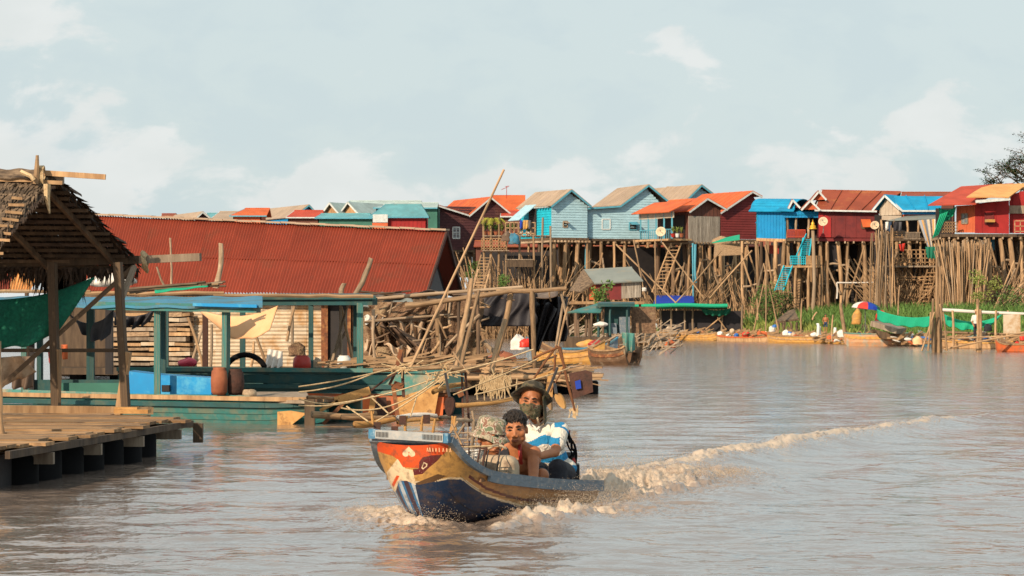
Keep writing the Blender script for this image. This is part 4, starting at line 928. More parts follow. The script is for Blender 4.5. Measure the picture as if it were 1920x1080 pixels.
gab('left one of the twin timber gables with pale green roofs', 622, 290, -28, (606, 403), (622, 381), (640, 402), 6, 'wood_tan', 'roof_pale')
gab('right one of the twin timber gables with pale green roofs', 656, 290, -28, (640, 402), (656, 380), (676, 402), 6, 'wood_tan', 'roof_pale')
block('turquoise roofed house in front of the twin gables', 'stilt_house', 276, 0, 596, 700, 408, 450, 4, 'wall_green', 'roof_teal', 401, rx=(590, 702, 602, 694), tm='trim_blue')
gab('beige roofed house with dark blue gable', 575, 300, 24, (545, 409), (577, 385), (592, 402), 12, 'wall_cobalt', 'roof_beige', tm='trim_blue')
block('orange red roofed low house with a brown post porch', 'stilt_house', 284, 0, 540, 600, 407, 450, 4, 'wall_brown', 'roof_red', 395, rx=(536, 608, 552, 606))
block('small house with yellow panels and blue eaves under a bright orange roof', 'stilt_house', 280, 0, 437, 490, 404, 450, 5, 'wall_orange', 'roof_orange', 391, rx=(430, 500, 460, 506), tm='trim_blue')
fr = Fr(460, 279, 0)
for i, x in enumerate((445, 456, 467, 478)):
    window(bpy.data.objects[[o.name for o in bpy.data.objects if o.name.startswith('stilt_house')][-1]], fr, x, 405, x+6, 410, 'yellow_wood', 'white_cloth', bars=False) if False else None
block('long beige roofed house left of the yellow panelled one', 'stilt_house', 310, 0, 398, 470, 412, 450, 8, 'wood_tan', 'roof_beige', 397, rx=(392, 470, 412, 468))
gab('beige roofed house with dark purple gable at the left', 380, 300, 22, (362, 413), (378, 398), (396, 413), 10, 'wall_maroon', 'roof_beige')
block('far turquoise roof between two beige roofed houses', 'stilt_house', 330, 0, 388, 412, 409, 440, 6, 'wall_green', 'roof_teal', 400)
block('far rust roofed house at the left end of the row', 'stilt_house', 325, 0, 303, 330, 409, 440, 6, 'wall_brown', 'roof_rust', 401)
block('far rusty striped roof behind the blue roofed shack', 'stilt_house', 235, 0, 1690, 1790, 372, 440, 6, 'wall_brown', 'roof_rust', 361)
block('beige roofed house behind the large light blue one', 'stilt_house', 262, 0, 1237, 1300, 374, 440, 6, 'siding_blue', 'roof_beige', 351, rx=(1235, 1300, 1250, 1300))
block('dark brown house filling the gap behind the plant balcony', 'stilt_house', 262, 0, 940, 1030, 405, 470, 5, 'wall_brown', 'roof_red', 396)

# -- plant balcony on its own poles
fr = Fr(950, 226, 0); base = P(950, 590, 226); base.z = groundZ(base.x, base.y); t = thing('balcony', 'rickety wooden plant balcony on bamboo poles left of the light blue houses', 'balcony', base)
def deck(x0, x1, py, k0, k1, m='wood_grey', n=14):
    a, b = fr.at(x0, py), fr.at(x1, py); z = a.z
    for i in range(n):
        s = a.lerp(b, i/n); e = a.lerp(b, (i+.9)/n); mb = MB(); mb.prism([Vector((s.x, s.y, z))+fr.b*k0, Vector((e.x, e.y, z))+fr.b*k0, Vector((e.x, e.y, z))+fr.b*k1, Vector((s.x, s.y, z))+fr.b*k1], (0, 0, -.07)); obj('plank', mb, m, t)
deck(905, 1032, 442, -1, 2.6); deck(948, 1000, 487, -2.6, .4); deck(905, 955, 470, -1.4, 1.5)
mb = MB(); mb.box(fr.at(974, 494, -2.5), (2.1, .12, .55)); obj('skirt_board', mb, 'wood_dark', t)
for x in (906, 921, 936, 950, 975, 1000, 1018, 1032):
    q = fr.at(x, 442, -.9); pole('post', Vector((q.x, q.y, groundZ(q.x, q.y)-.3)), q+up*R.uniform(.2, 1.6), .10, R.choice(('pole_tan', 'pole_grey')), t)
rail_fence(t, fr, 903, 950, 448, 470, -1.3, 9, 'wood_tan', w=.06, bars=4); rail_fence(t, fr, 948, 1003, 418, 442, -1.0, 7, 'pole_tan', w=.07, bars=3)
sticks(t, fr, 890, 1035, 450, 560, 300, -2.4, 2.5); sticks(t, fr, 890, 960, 500, 560, 50, -2.8, -1, lean=.1)
ladder(t, P(893, 545, 222), P(912, 478, 224), .8, 12, 'pole_tan'); screen(t, fr, 900, 470, 1035, 590, 5, 'shadow_inside')
for i, (x, y, h, m) in enumerate(((909, 441, .9, 'leaf'), (918, 441, 1.2, 'leaf_yellow'), (930, 441, .8, 'leaf'), (941, 441, .7, 'leaf_yellow'), (952, 442, .8, 'leaf'), (964, 442, .9, 'leaf'), (976, 442, .7, 'leaf_yellow'), (990, 442, .6, 'leaf'))):
    potplant(x, y, 225.2, h, ['leafy potted plant at the left end of the plant balcony', 'yellow green potted plant under the palm on the balcony', 'third potted plant along the plant balcony', 'low yellowish potted plant in the middle of the balcony', 'green potted plant right of the balcony middle', 'bushy potted plant below the blue awning', 'pale potted plant beside the hanging clothes', 'small potted plant nearest the cyan wall'][i], m, R.choice(('clay', 'white_plastic', 'clay')), 70)
def palm(px, py, Y, h, label):
    b = P(px, py, Y); t = thing('potted_palm', label, 'palm', b); mb = MB(); mb.tube([b, b+up*h*.5], [.09, .06], 8); obj('trunk', mb, 'bark', t)
    for k in range(9):
        a = k*.7+.3; f = MB(); p = b+up*h*.5; pts = [p+Vector((math.cos(a)*s, math.sin(a)*s, .55*s*2-1.1*s*s)) for s in np.linspace(0, 1.15, 7)]
        for i in range(6):
            for sg in (-1, 1):
                for j in range(3):
                    q = pts[i].lerp(pts[i+1], j/3); d = (pts[i+1]-pts[i]).normalized(); s = d.cross(up).normalized()*sg; f.add([q, q+s*.32-up*.15+d*.15, q+d*.06], [(0, 1, 2)])
        f.tube(pts, .015, 4); obj('frond', f, 'palm', t)
palm(924, 441, 225.5, 2.2, 'yellow sunlit palm in a pot at the top of the plant balcony')
for i, (x, m) in enumerate(((977, 'tarp_blue'), (983, 'yellow_wood'), (988, 'yellow_wood'), (993, 'grey_tarp'))):
    drape('hanging_cloth', [P(x-2.5, 413, 224.8), P(x+2.5, 413, 224.8), P(x+2.5, 428+R.uniform(-3, 3), 224.8), P(x-2.5, 430, 224.8)], m, ['blue cloth drying at the left of the balcony clothes line', 'yellow cloth second on the balcony clothes line', 'ochre cloth third on the balcony clothes line', 'grey cloth drying nearest the cyan wall'][i], 'laundry', nf=1, fold=.05)
for i, (x, m, w) in enumerate(((1663, 'white_cloth', 3), (1669, 'denim', 3), (1680, 'black_cloth', 5), (1688, 'grey_tarp', 3))):
    drape('hanging_cloth', [P(x-w, 416, 208), P(x+w, 416, 208), P(x+w*.8, 432+R.uniform(-3, 3), 208), P(x-w, 434, 208)], m, ['white shirt hanging first under the shack awning', 'dark blue garment hanging second under the shack awning', 'black garment hanging under the shack awning', 'grey garment hanging last under the shack awning'][i], 'laundry', nf=1, fold=.05)
drape('hanging_cloth', [P(1685, 458, 206), P(1697, 456, 206), P(1694, 472, 206), P(1688, 470, 206)], 'red_bright', 'red cloth hanging over the lower rail of the blue roofed shack', 'laundry', nf=1, fold=.05)
drape('hanging_cloth', [P(1662, 463, 206), P(1672, 463, 206), P(1672, 484, 206), P(1661, 484, 206)], 'denim', 'navy and pink clothes on the lower landing of the blue roofed shack', 'laundry', nf=1, fold=.05)
def sack(px, py, Y, r, m, label, h=1.2, name='sack', cat='sack', grp=None, sx=1):
    """a slumped sack: fat at the foot, gathered and creased towards its neck"""
    b = P(px, py, Y); mb = MB(); ph = px*.7+py; n, k = 20, 12; vs = []; fs = []; H_ = r*h*1.55; lx_ = R.uniform(-.25, .25)*r; wide = sx > 1.3 or h < .8
    for i in range(k+1):
        t = i/k; rad = (math.sin(PI*(.16+.84*t)))**.55 if wide else (1-.06*t)*(1 if t < .55 else 1-((t-.55)/.45)**2*.78)
        for j in range(n):
            a = 2*PI*j/n; c_ = 1+.11*math.sin(3*a+ph+2*t)+.07*math.sin(7*a+ph*2-3*t)*(.4+t)+.05*math.sin(11*a+ph+9*t)+R.gauss(0, .018)
            vs.append(b+Vector((rad*r*sx*c_*math.cos(a)+lx_*t, rad*r*.85*c_*math.sin(a), H_*t*(1+.10*math.sin(2*a+ph)*(t > .3))+.04*r*math.sin(5*a+ph))))
    for i in range(k):
        for j in range(n): fs.append((i*n+j, i*n+(j+1) % n, (i+1)*n+(j+1) % n, (i+1)*n+j))
    fs += [tuple(reversed(range(n))), tuple(k*n+j for j in range(n))]; mb.add(vs, fs)
    return solo(name, mb, m, label, cat, grp, smooth=True)
sack(963, 458, 224, .45, 'blue_roof', 'teal bundle hanging under the plant balcony', name='bundle', cat='bundle'); sack(950, 452, 224, .4, 'brown_tarp', 'brown bag hung below the plants', name='bundle', cat='bundle')
sack(1355, 462, 226, .7, 'woven', 'straw coloured mat bale under the green cover left of the cobalt house', .7, 'bale', 'bale', sx=1.1)
mb = MB(); mb.slab([P(1335, 456, 222), P(1387, 450, 221), P(1387, 441, 223.5), P(1362, 446, 223.5)], .05); solo('tarp_cover', mb, 'green_bright', 'green tarp cover sloping left of the cobalt house', 'tarp')
mb = MB(); mb.slab([P(1338, 480, 222), P(1390, 478, 222), P(1390, 456, 222), P(1340, 458, 222)], .06); solo('woven_mat', mb, 'woven', 'woven straw wall mat under the green tarp cover', 'mat')
mb = MB(); mb.slab([P(1440, 476, 219), P(1460, 476, 219), P(1460, 460, 219), P(1440, 460, 219)], .05); solo('red_cloth', mb, 'red_plastic', 'dark red cloth under the floor of the cobalt house', 'cloth')

# -- loose tall poles standing in the bank
def loose(label, x0, y0, Y0, x1, y1, Y1, r=.07, m='pole_tan', name='bamboo_pole', cat='pole', grp='loose bamboo poles'):
    o = pole(name, P(x0, y0, Y0), P(x1, y1, Y1), r, m); return tag(o, label, cat, grp)
for i, (x0, y0, x1, y1) in enumerate(((1155, 458, 1275, 575), (1242, 455, 1320, 560), (1352, 470, 1265, 570), (1188, 450, 1210, 560), (1228, 452, 1229, 585), (1410, 470, 1330, 560))):
    loose(['long thin pole slanting down right below the large light blue house', 'thin pole slanting down right under the cyan veranda', 'thin pole slanting down left under the orange roofed house', 'nearly upright thin pole under the large light blue house', 'straight thin pole left of the wooden ladder', 'thin pole slanting down left under the cobalt house'][i], x0, y0, 215, x1, y1, 213, .06)

# -- tree in the top right corner
def tree():
    b = P(1962, 580, 330); b.z = 2; t = thing('rain_tree', 'sparse spreading tree standing behind the red house at the right edge', 'tree', b); tr = MB(); lf = MB(); rr = random.Random(21)
    tips = []
    def grow(p, d, l, r, k):
        pts = [p]; q = p
        for i in range(4):
            d = (d+Vector((rr.gauss(0, .16), rr.gauss(0, .16), rr.gauss(.02, .10)))).normalized(); q = q+d*l/4; pts.append(q)
        tr.tube(pts, [r*(1-.12*i) for i in range(5)], 6)
        if k == 0: tips.extend(pts[1:]); return
        for _ in range(3 if k > 1 else 4):
            a = rr.uniform(0, 6.28); n = Vector((math.cos(a), math.sin(a)*.7, rr.uniform(-.15, .4))); grow(pts[rr.randint(2, 4)], (d*.6+n).normalized(), l*rr.uniform(.55, .8), r*.55, k-1)
    grow(b, Vector((0, 0, 1)), 12.0, .5, 0); top = b+up*13.5; tips.clear()
    for k in range(8):
        a = k*.8; grow(top-up*rr.uniform(0, 2), Vector((math.cos(a), math.sin(a)*.6, .42)), 5.0, .22, 3)
    for p in tips:
        if rr.random() < .25: continue
        for _ in range(10):
            c = p+Vector((rr.gauss(0, .25), rr.gauss(0, .25), rr.gauss(0, .12))); a = Vector((rr.gauss(0, 1), rr.gauss(0, 1), rr.gauss(0, .3))).normalized()*.18; bb = a.cross(up)*.6; lf.add([c-a, c+bb, c+a, c-bb], [(0, 1, 2, 3)])
    obj('trunk', tr, 'bark', t); obj('crown', lf, 'leaf_dark', t)
tree()
# antenna far left of the light blue house
b = P(950, 372, 262); t = thing('antenna', 'thin television antenna rising over the orange roof', 'antenna', b); mb = MB(); mb.tube([b, b+up*1.1], .03, 5); mb.tube([b+up*.9-Vector((.5, 0, .1)), b+up*1.0+Vector((.2, 0, .1))], .025, 5); mb.tube([b+up*1.1-Vector((.15, 0, 0)), b+up*1.15+Vector((.25, 0, 0))], .02, 5); obj('mast', mb, 'red_plastic', t)

# dark blocks added to close the gaps and stand in for shade behind the stilts
for i, (x0, x1, Yq) in enumerate(((890, 1010, 252), (1330, 1480, 250), (1470, 1660, 246), (1640, 1790, 244), (1780, 1990, 240), (1000, 1340, 262))):
    block(['added dark block for the shade behind the plant balcony poles', 'added dark block for the shade behind the cobalt house stilts', 'added dark block for the shade behind the dark red house stilts', 'added dark block for the shade behind the blue roofed shack', 'added dark block for the shade behind the red house stilts', 'long added dark block for the shade behind the light blue house stilts'][i], 'shed', Yq, 0, x0, x1, 462, 592, 3, 'shadow_inside' if i % 2 else 'wall_brown', 'roof_rust', 452, trim=0)
# ---------------------------------------------------------------- things on the bank's edge, right to centre
def boat(label, pxb, pyb, Yb, pxs, pys, Ys, w, h, m, name='wooden_boat', inner='brown_wood', rise=.25, rim='wood_tan', grp=None, cat='boat', thwarts=3, stripe=None, flat=False):
    """open wooden boat between two waterline points: sheer curving up at the ends"""
    a, b = P(pxb, pyb, Yb), P(pxs, pys, Ys); a.z = b.z = 0; c = (a+b)/2; t = thing(name, label, cat, c, grp); d = (b-a).normalized(); s = d.cross(up).normalized(); Ln = (b-a).length; n = 24
    def sec(u):
        k = math.sin(PI*min(max(u, 0), 1)); wd = w/2*(k**.45 if not flat else max(.75, k**.2)); z1 = h+rise*(2*u-1)**4*(1.6 if not flat else .4)+rise*.3*(2*u-1)**2; z0 = -.25+.9*(h+rise)*max(0, abs(2*u-1)-.72)/.28*(.6 if not flat else .3); return wd, z0, z1
    rows = []
    for i in range(n+1):
        u = i/n*.98+.01; wd, z0, z1 = sec(u); p = a+d*Ln*u
        rows.append([p+s*wd*x+up*z for x, z in ((-1, z1), (-.92, (z1+z0)*.5), (-.6, z0+.04), (.6, z0+.04), (.92, (z1+z0)*.5), (1, z1), (.9, z1), (.8, (z1+z0)*.5), (.5, z0+.14), (-.5, z0+.14), (-.8, (z1+z0)*.5), (-.9, z1))])
    mb = MB(); K = 12; mb.v = [q for r in rows for q in r]
    for i in range(n):
        for j in range(K):
            f = (i*K+j, i*K+(j+1) % K, (i+1)*K+(j+1) % K, (i+1)*K+j); mb.f.append(f); mb.m.append(1 if 6 <= j <= 10 else 0)
    mb.f += [tuple(range(K)), tuple(n*K+j for j in reversed(range(K)))]; mb.m += [0, 0]
    obj('hull', mb, [m, inner], t)
    for sg in (0, 5):
        r = MB(); q = [rw[sg]+up*.02 for rw in rows]
        for x, y in zip(q, q[1:]): r.beam(x, y, .07, .06)
        obj('gunwale', r, rim, t)
    if stripe:
        for sg, j in ((-1, 1), (1, 4)):
            r = MB(); q = [(rw[j]*.45+rw[j+sg]*.55)+s*(.012*sg) for rw in rows]
            for x, y in zip(q[1:], q[2:-1]): r.beam(x, y, .03, h*.22)
            obj('stripe', r, stripe, t)
    for i in range(thwarts):
        rw = rows[int((i+1)*n/(thwarts+1))]; mb = MB(); mb.beam(rw[11]*.8+rw[10]*.2, rw[6]*.8+rw[7]*.2, .22, .04); obj('thwart', mb, inner, t)
    return t, rows
G1 = 'boats moored along the village bank'
boat('yellow wooden boat moored under the dark netted shed', 1262, 634, 210, 1352, 634, 207, 1.3, .42, 'yellow_wood', rise=.10, grp=G1, stripe='tan_board')
boat('low green and brown boat between the two yellow ones', 1345, 638, 200, 1452, 638, 196, 1.1, .28, 'wood_tan', rise=.08, grp=G1, rim='orange_paint')
boat('long yellow boat with orange gear below the reed bank', 1440, 642, 188, 1590, 643, 183, 1.4, .42, 'yellow_wood', rise=.10, grp=G1, stripe='wood_tan')
boat('peach coloured boat with pale teal rim below the umbrella', 1583, 650, 170, 1706, 648, 168, 1.5, .70, 'peach_paint', rise=.04, grp=G1, rim='teal_pale', stripe='yellow_wood')
boat('blue boat lying behind the standing man', 1722, 645, 170, 1850, 645, 168, 1.5, .45, 'blue_roof', grp=G1, rim='teal_pale')
boat('brown flat raft boat behind the clustered posts at the right', 1770, 655, 156, 1925, 655, 152, 1.6, .3, 'wood_tan', grp=G1, rim='yellow_wood', flat=True)
boat('small orange boat nosing in at the right edge', 1868, 664, 140, 1960, 664, 138, 1.2, .35, 'orange_paint', grp=G1)
# netted shed with green canopy
fr = Fr(1330, 214, 0); t = thing('fish_shed', 'dark netted floating shed with long green canopy', 'shed', P(1310, 630, 214))
for x in (1238, 1258, 1284, 1300, 1352, 1392): pole('post', fr.at(x, 632), fr.at(x, 572), .08, 'pole_grey', t)
mb = MB(); mb.prism([fr.at(1236, 621, .4), fr.at(1393, 621, .4), fr.at(1393, 583, .4), fr.at(1236, 582, .4)], fr.b*.05); obj('net_wall', mb, 'black_tarp_and_shade', t)
mb = MB(); mb.sheet(lambda u, v: fr.at(1186+u*178, 569+v*8+.8*math.sin(u*9), -1.5+v*3.2), 24, 4, .10); obj('canopy', mb, 'green_bright', t)
mb = MB(); mb.tube([fr.at(1186+u*178, 573+.8*math.sin(u*9), -1.5) for u in np.linspace(0, 1, 20)], .13, 8); obj('canopy_roll', mb, 'green_bright', t)
drape('', [fr.at(1312, 576, -.8), fr.at(1372, 577, -.8), fr.at(1368, 588, -.6), fr.at(1320, 588, -.6)], 'green_net', '', '', par=t, sag=.2).name = 'hanging_net'
for a, b in (((1323, 618), (1365, 584)), ((1345, 595), (1362, 618))): pole('brace', fr.at(*a, -.3), fr.at(*b, -.3), .06, 'pole_tan', t)
mb = MB(); mb.slab([fr.at(1230, 632, -1), fr.at(1396, 632, -1), fr.at(1396, 628, 3), fr.at(1230, 628, 3)], .2); obj('deck', mb, 'wood_tan', t)
mb = MB(); mb.slab([P(1225, 570, 222), P(1302, 570, 222), P(1300, 556, 225), P(1232, 555, 225)], .06); solo('tarp_cover', mb, 'tarp_blue', 'royal blue tarp lying behind the green canopy', 'tarp')
bush(1432, 596, 212, 1.7, 1.5, 1500, 'leaf', 'large green bush standing behind the tripod of poles')
bush(1458, 598, 214, 1.2, 1.1, 900, 'leaf_dark', 'darker low bush right of the large green bush')
bush(1850, 580, 196, 1.1, 1.6, 900, 'leaf_yellow', 'yellow green bush in front of the bamboo stack')
bush(1905, 590, 190, 1.6, .9, 900, 'leaf', 'low green bush at the right edge of the bank')
bush(888, 520, 232, .9, 1.2, 700, 'leaf', 'green plant growing beside the end of the red roof'); bush(950, 490, 224, .9, .8, 500, 'leaf', 'spiky green plant tangled in the balcony poles')
bush(1128, 585, 148, .6, .95, 700, 'leaf', 'bright green plant growing in front of the small red hut')
def tripod(label, px, py, Y, h, w, nme='pole_tripod'):
    b = P(px, py, Y); t = thing(nme, label, 'tripod', b)
    for i in range(3): a = i*2.1+.4; q = b+Vector((math.cos(a)*w, math.sin(a)*w, 0)); e = b+up*h; pole('pole', q, e+(e-q)*.18, .045, 'pole_tan', t)
    return t
tripod('tripod of thin poles with an orange tank at its foot', 1436, 620, 200, 4.0, 1.0)
JB = [('white_plastic', 1350, 622, .55, 'white drum standing upright on the bank edge'), ('white_plastic', 1366, 625, .5, 'smaller white drum beside the upright one'), ('blue_plastic', 1380, 625, .45, 'blue tank between the white drums and the red float'),
      ('red_bright', 1398, 625, .55, 'long red float lying on the bank edge'), ('cream_cloth', 1372, 618, .5, 'cream sack leaning on the white drums'), ('orange_paint', 1424, 622, .45, 'orange box shaped bundle left of the tripod'), ('orange_cloth', 1436, 621, .4, 'pale orange bundle below the tripod'),
      ('white_cloth', 1447, 616, .6, 'large white sack at the foot of the tripod'), ('blue_plastic', 1452, 608, .4, 'light blue bag on top of the large white sack'), ('white_cloth', 1472, 624, .6, 'round pale bundle of rope on the bank'), ('cream_cloth', 1487, 624, .5, 'cream sack right of the round rope bundle'),
      ('orange_cloth', 1513, 628, .4, 'small orange sack beside the boats'), ('white_plastic', 1527, 625, .45, 'white jar shaped container on the long yellow boat'), ('orange_paint', 1556, 630, .5, 'orange basket beside the white hooded heap'), ('white_cloth', 1579, 626, .75, 'tall white wrapped heap left of the umbrella'),
      ('blue_roof', 1600, 628, .5, 'teal bag left of the dark heap'), ('grey_tarp', 1610, 626, .6, 'dark grey heap under the umbrella'), ('white_cloth', 1621, 630, .5, 'crumpled white cloth on the peach boat'), ('brown_tarp', 1634, 622, .6, 'brown bale at the end of the wooden wedge'),
      ('orange_cloth', 1722, 640, .8, 'folded peach fabric heap left of the standing man'), ('white_cloth', 1878, 636, .6, 'white tied sack in front of the pale metal sheet'), ('orange_cloth', 1786, 640, .45, 'heap of orange and red nets right of the clustered posts'), ('black_cloth', 1852, 615, .6, 'round black basket under the green nets'),
      ('cream_cloth', 1840, 626, .6, 'cream bale below the black basket'), ('grey_tarp', 1848, 637, .7, 'grey tarpaulin heap right of the nets'), ('yellow_plastic', 1900, 648, .4, 'yellow tub at the right edge'), ('red_bright', 1908, 644, .45, 'red fuel can at the right edge'),
      ('red_bright', 1918, 632, .5, 'bright orange red drum cut by the right edge'), ('white_plastic', 1226, 608, .7, 'white sack standing left of the netted shed'), ('wood_tan', 1245, 622, .6, 'brown heap of nets beside the white sack'), ('yellow_plastic', 1034, 545, .5, 'small yellow tank on the raft roof behind the black tarp'),
      ('cream_cloth', 1253, 618, .7, 'straw coloured sheaf left of the yellow boat'), ('white_cloth', 1206, 540, .6, 'white bag hanging among the poles')]
for m, x, y, r, l in JB:
    Y = float(np.interp(x, [1000, 1300, 1450, 1600, 1750, 1920], [200, 211, 196, 172, 160, 150])); sack(x, y+6, Y, r*.36, m, l, R.uniform(.8, 1.2), 'bundle' if 'bundle' in l or 'heap' in l else 'sack', 'bundle', sx=1.5 if 'long' in l else 1)
for i in range(9):
    x = R.uniform(1405, 1735); Y = float(np.interp(x, [1300, 1450, 1600, 1750], [211, 196, 172, 160])); b = P(x, 628, Y); mb = MB()
mb = MB(); 
for i in range(650):
    x = R.uniform(1225, 1925); Y = float(np.interp(x, [1200, 1300, 1450, 1600, 1750, 1925], [206, 211, 196, 173, 161, 150]))+R.uniform(-1, 3); p = P(x, 636, Y); p.z = R.uniform(.1, .5); a = R.uniform(-.5, .5); l = R.uniform(.3, 1.8)
    mb.beam(p, p+Vector((l*math.cos(a), R.uniform(-.3, .3), R.uniform(-.15, .5))), R.uniform(.04, .12), R.uniform(.03, .15))
o = obj('driftwood', mb, 'wood_tan'); tag(o, 'clutter of planks poles and driftwood along the water edge', kind='stuff')
for cm, nn, l in (('orange_paint', 38, 'orange scraps and floats strewn along the water edge'), ('white_cloth', 34, 'white scraps and bags strewn along the water edge'), ('blue_plastic', 26, 'blue scraps and jugs strewn along the water edge')):
    mb = MB()
    for i in range(nn):
        x = R.uniform(1225, 1925); Y = float(np.interp(x, [1200, 1300, 1450, 1600, 1750, 1925], [206, 211, 196, 173, 161, 150]))+R.uniform(-1, 3); p = P(x, 630, Y); p.z = R.uniform(.2, .6); r = R.uniform(.05, .20); mb.ell(p, (r*R.uniform(.8, 2.4), r, r*R.uniform(.3, .9)), 7, 5, Matrix.Rotation(R.uniform(-.6, .6), 3, 'Y'))
    o = obj('debris', mb, cm); tag(o, l, kind='stuff')
for i, (x, y0, y1, l) in enumerate(((1533, 630, 606, 'tall white pipe standing in the long yellow boat'), (1537, 632, 612, 'shorter white pipe beside the tall one'), (1566, 628, 614, 'short white pipe near the white wrapped heap'))): tag(pole('pipe', P(x, y0, 183), P(x, y1, 183), .11, 'white_plastic'), l, 'pipe', 'white pipes')
mb = MB(); mb.slab([P(1631, 611, 168), P(1680, 626, 166), P(1698, 624, 170), P(1652, 610, 172)], .3); t = thing('wooden_ramp', 'weathered wooden wedge shaped ramp on the bank', 'ramp', P(1650, 640, 168)); obj('deck', mb, 'wood_grey', t)
mb = MB(); mb.prism([P(1640, 617, 167), P(1682, 629, 167), P(1680, 640, 167), P(1652, 634, 167)], (0, .8, 0)); obj('side_panel', mb, 'wood_dark', t)
t = thing('straw_heap', 'brown slanted straw covered lean-to on the bank', 'lean-to', P(1478, 615, 203)); mb = MB(); mb.slab([P(1452, 607, 202), P(1498, 601, 202), P(1490, 583, 204), P(1478, 586, 204)], .15); obj('roof', mb, 'thatch', t)
for x in (1458, 1470, 1482, 1495): pole('post', P(x, 620, 202), P(x, 604, 202), .09, 'pole_dark', t)
# parasol
c = P(1622, 596, 170); t = thing('beach_umbrella', 'open umbrella with white red and blue panels over the bank clutter', 'umbrella', Vector((c.x, c.y, .4)))
pole('pole', Vector((c.x, c.y, .3)), c+up*.75, .03, 'metal', t)
for i in range(8):
    mb = MB(); a0, a1 = i*PI/4, (i+1)*PI/4; rows = []
    ax = Quaternion((0, 1, 0), .12)
    for j in range(5):
        s = j/4; z = .72*math.cos(s*1.15)-.1; rows.append([c+ax @ Vector((math.cos(a)*.88*math.sin(s*PI/2*.95), math.sin(a)*.88*math.sin(s*PI/2*.95), z+.35)) for a in (a0, (a0+a1)/2, a1)])
    mb.v = [q for r in rows for q in r]; mb.f = [(j*3+k, j*3+k+1, j*3+k+4, j*3+k+3) for j in range(4) for k in range(2)]; mb.m = [0]*8; k = len(mb.v); mb.v += [q-up*.02 for q in mb.v]; mb.f += [tuple(k+i_ for i_ in reversed(f)) for f in mb.f]; mb.m *= 2
    obj('panel', mb, ['tarp_blue', 'white_cloth', 'tarp_blue', 'white_cloth', 'white_cloth', 'red_bright', 'tarp_blue', 'green_net'][i], t, label=['blue panel', 'white panel', 'blue panel', 'white panel', 'white panel', 'red panel', 'blue panel', 'dark green panel'][i])
sack(1606, 608, 172, .28, 'yellow_wood', 'orange cloth gathered on a slanting post left of the umbrella', 2.2, 'bundle', 'bundle'); tag(pole('wooden_post', P(1588, 640, 171), P(1576, 570, 172), .12, 'pole_tan'), 'leaning tan post left of the umbrella', 'post')
sack(1652, 603, 172, .35, 'red_bright', 'small red bag right of the umbrella', 1.2)
# green nets strung between posts
drape('green_net', [P(1645, 580, 166), P(1750, 592, 162), P(1750, 611, 162), P(1645, 600, 166)], 'green_bright', 'long green net strung from the umbrella to the clustered posts', 'net', sag=.25)
drape('green_net', [P(1762, 584, 158), P(1880, 588, 156), P(1868, 604, 156), P(1770, 606, 158)], 'green_bright', 'green net sagging in the middle right of the clustered posts', 'net', sag=.5, fold=.15)
t = thing('pole_rack', 'light bamboo rack carrying the green nets at the right', 'rack', P(1850, 655, 155), None)
pole('rail', P(1762, 581, 157), P(1930, 589, 153), .09, 'white_cloth', t); pole('rail', P(1762, 622, 157), P(1930, 628, 153), .07, 'pole_tan', t)
for x in (1786, 1835, 1868, 1890): pole('post', P(x, 658, 154), P(x, 582, 154), .07, 'pole_tan', t)
mb = MB(); mb.slab([P(1881, 625, 152), P(1913, 625, 152), P(1913, 589, 152), P(1881, 590, 152)], .05); solo('metal_sheet', mb, 'cream_sheet', 'pale metal sheet standing upright at the right edge', 'panel')
t = thing('mooring_posts', 'cluster of tall mooring posts tied together in the water', 'posts', P(1757, 662, 140), None)
for i, (dx, top) in enumerate(((-6, 560), (-2, 482), (2, 555), (5, 500), (0, 580), (7, 570))): pole('post', P(1757+dx, 668, 138+R.uniform(-.4, .4)), P(1757+dx+R.uniform(-2, 3), top, 138), .085, 'pole_tan', t)
for i, (x0, x1) in enumerate(((1728, 1752), (1740, 1745), (1775, 1768))): pole('brace', P(x0, 658, 137.5), P(x1, 585, 137.5), .05, 'pole_tan', t)
t = thing('mooring_posts', 'pair of shorter mooring posts right of the tall cluster', 'posts', P(1835, 662, 140), None)
for dx, top in ((0, 560), (5, 580)): pole('post', P(1833+dx, 664, 139), P(1833+dx, top, 139), .08, 'pole_tan', t)
mb = MB(); mb.tube([P(1755, 636, 138), P(1920, 629, 138)], .04, 5); mb.tube([P(1770, 655, 138), P(1880, 632, 138), P(1925, 622, 138)], .05, 5); solo('bamboo_boom', mb, 'pole_tan', 'thin bamboo booms reaching right from the mooring posts', 'boom')
for i, (x0, y0, x1, y1) in enumerate(((1502, 625, 1504, 560), (1684, 590, 1687, 535), (1420, 600, 1419, 560), (1523, 600, 1532, 585), (1560, 640, 1562, 590))):
    loose(['thin upright stake on the bank below the dark red house', 'thin stake in the reeds behind the green net', 'short stake beside the large bush', 'tilted stake in the reeds near the child', 'stake beside the white wrapped heap'][i], x0, y0, 178, x1, y1, 178, .05, name='stake', cat='stake', grp='stakes on the bank')

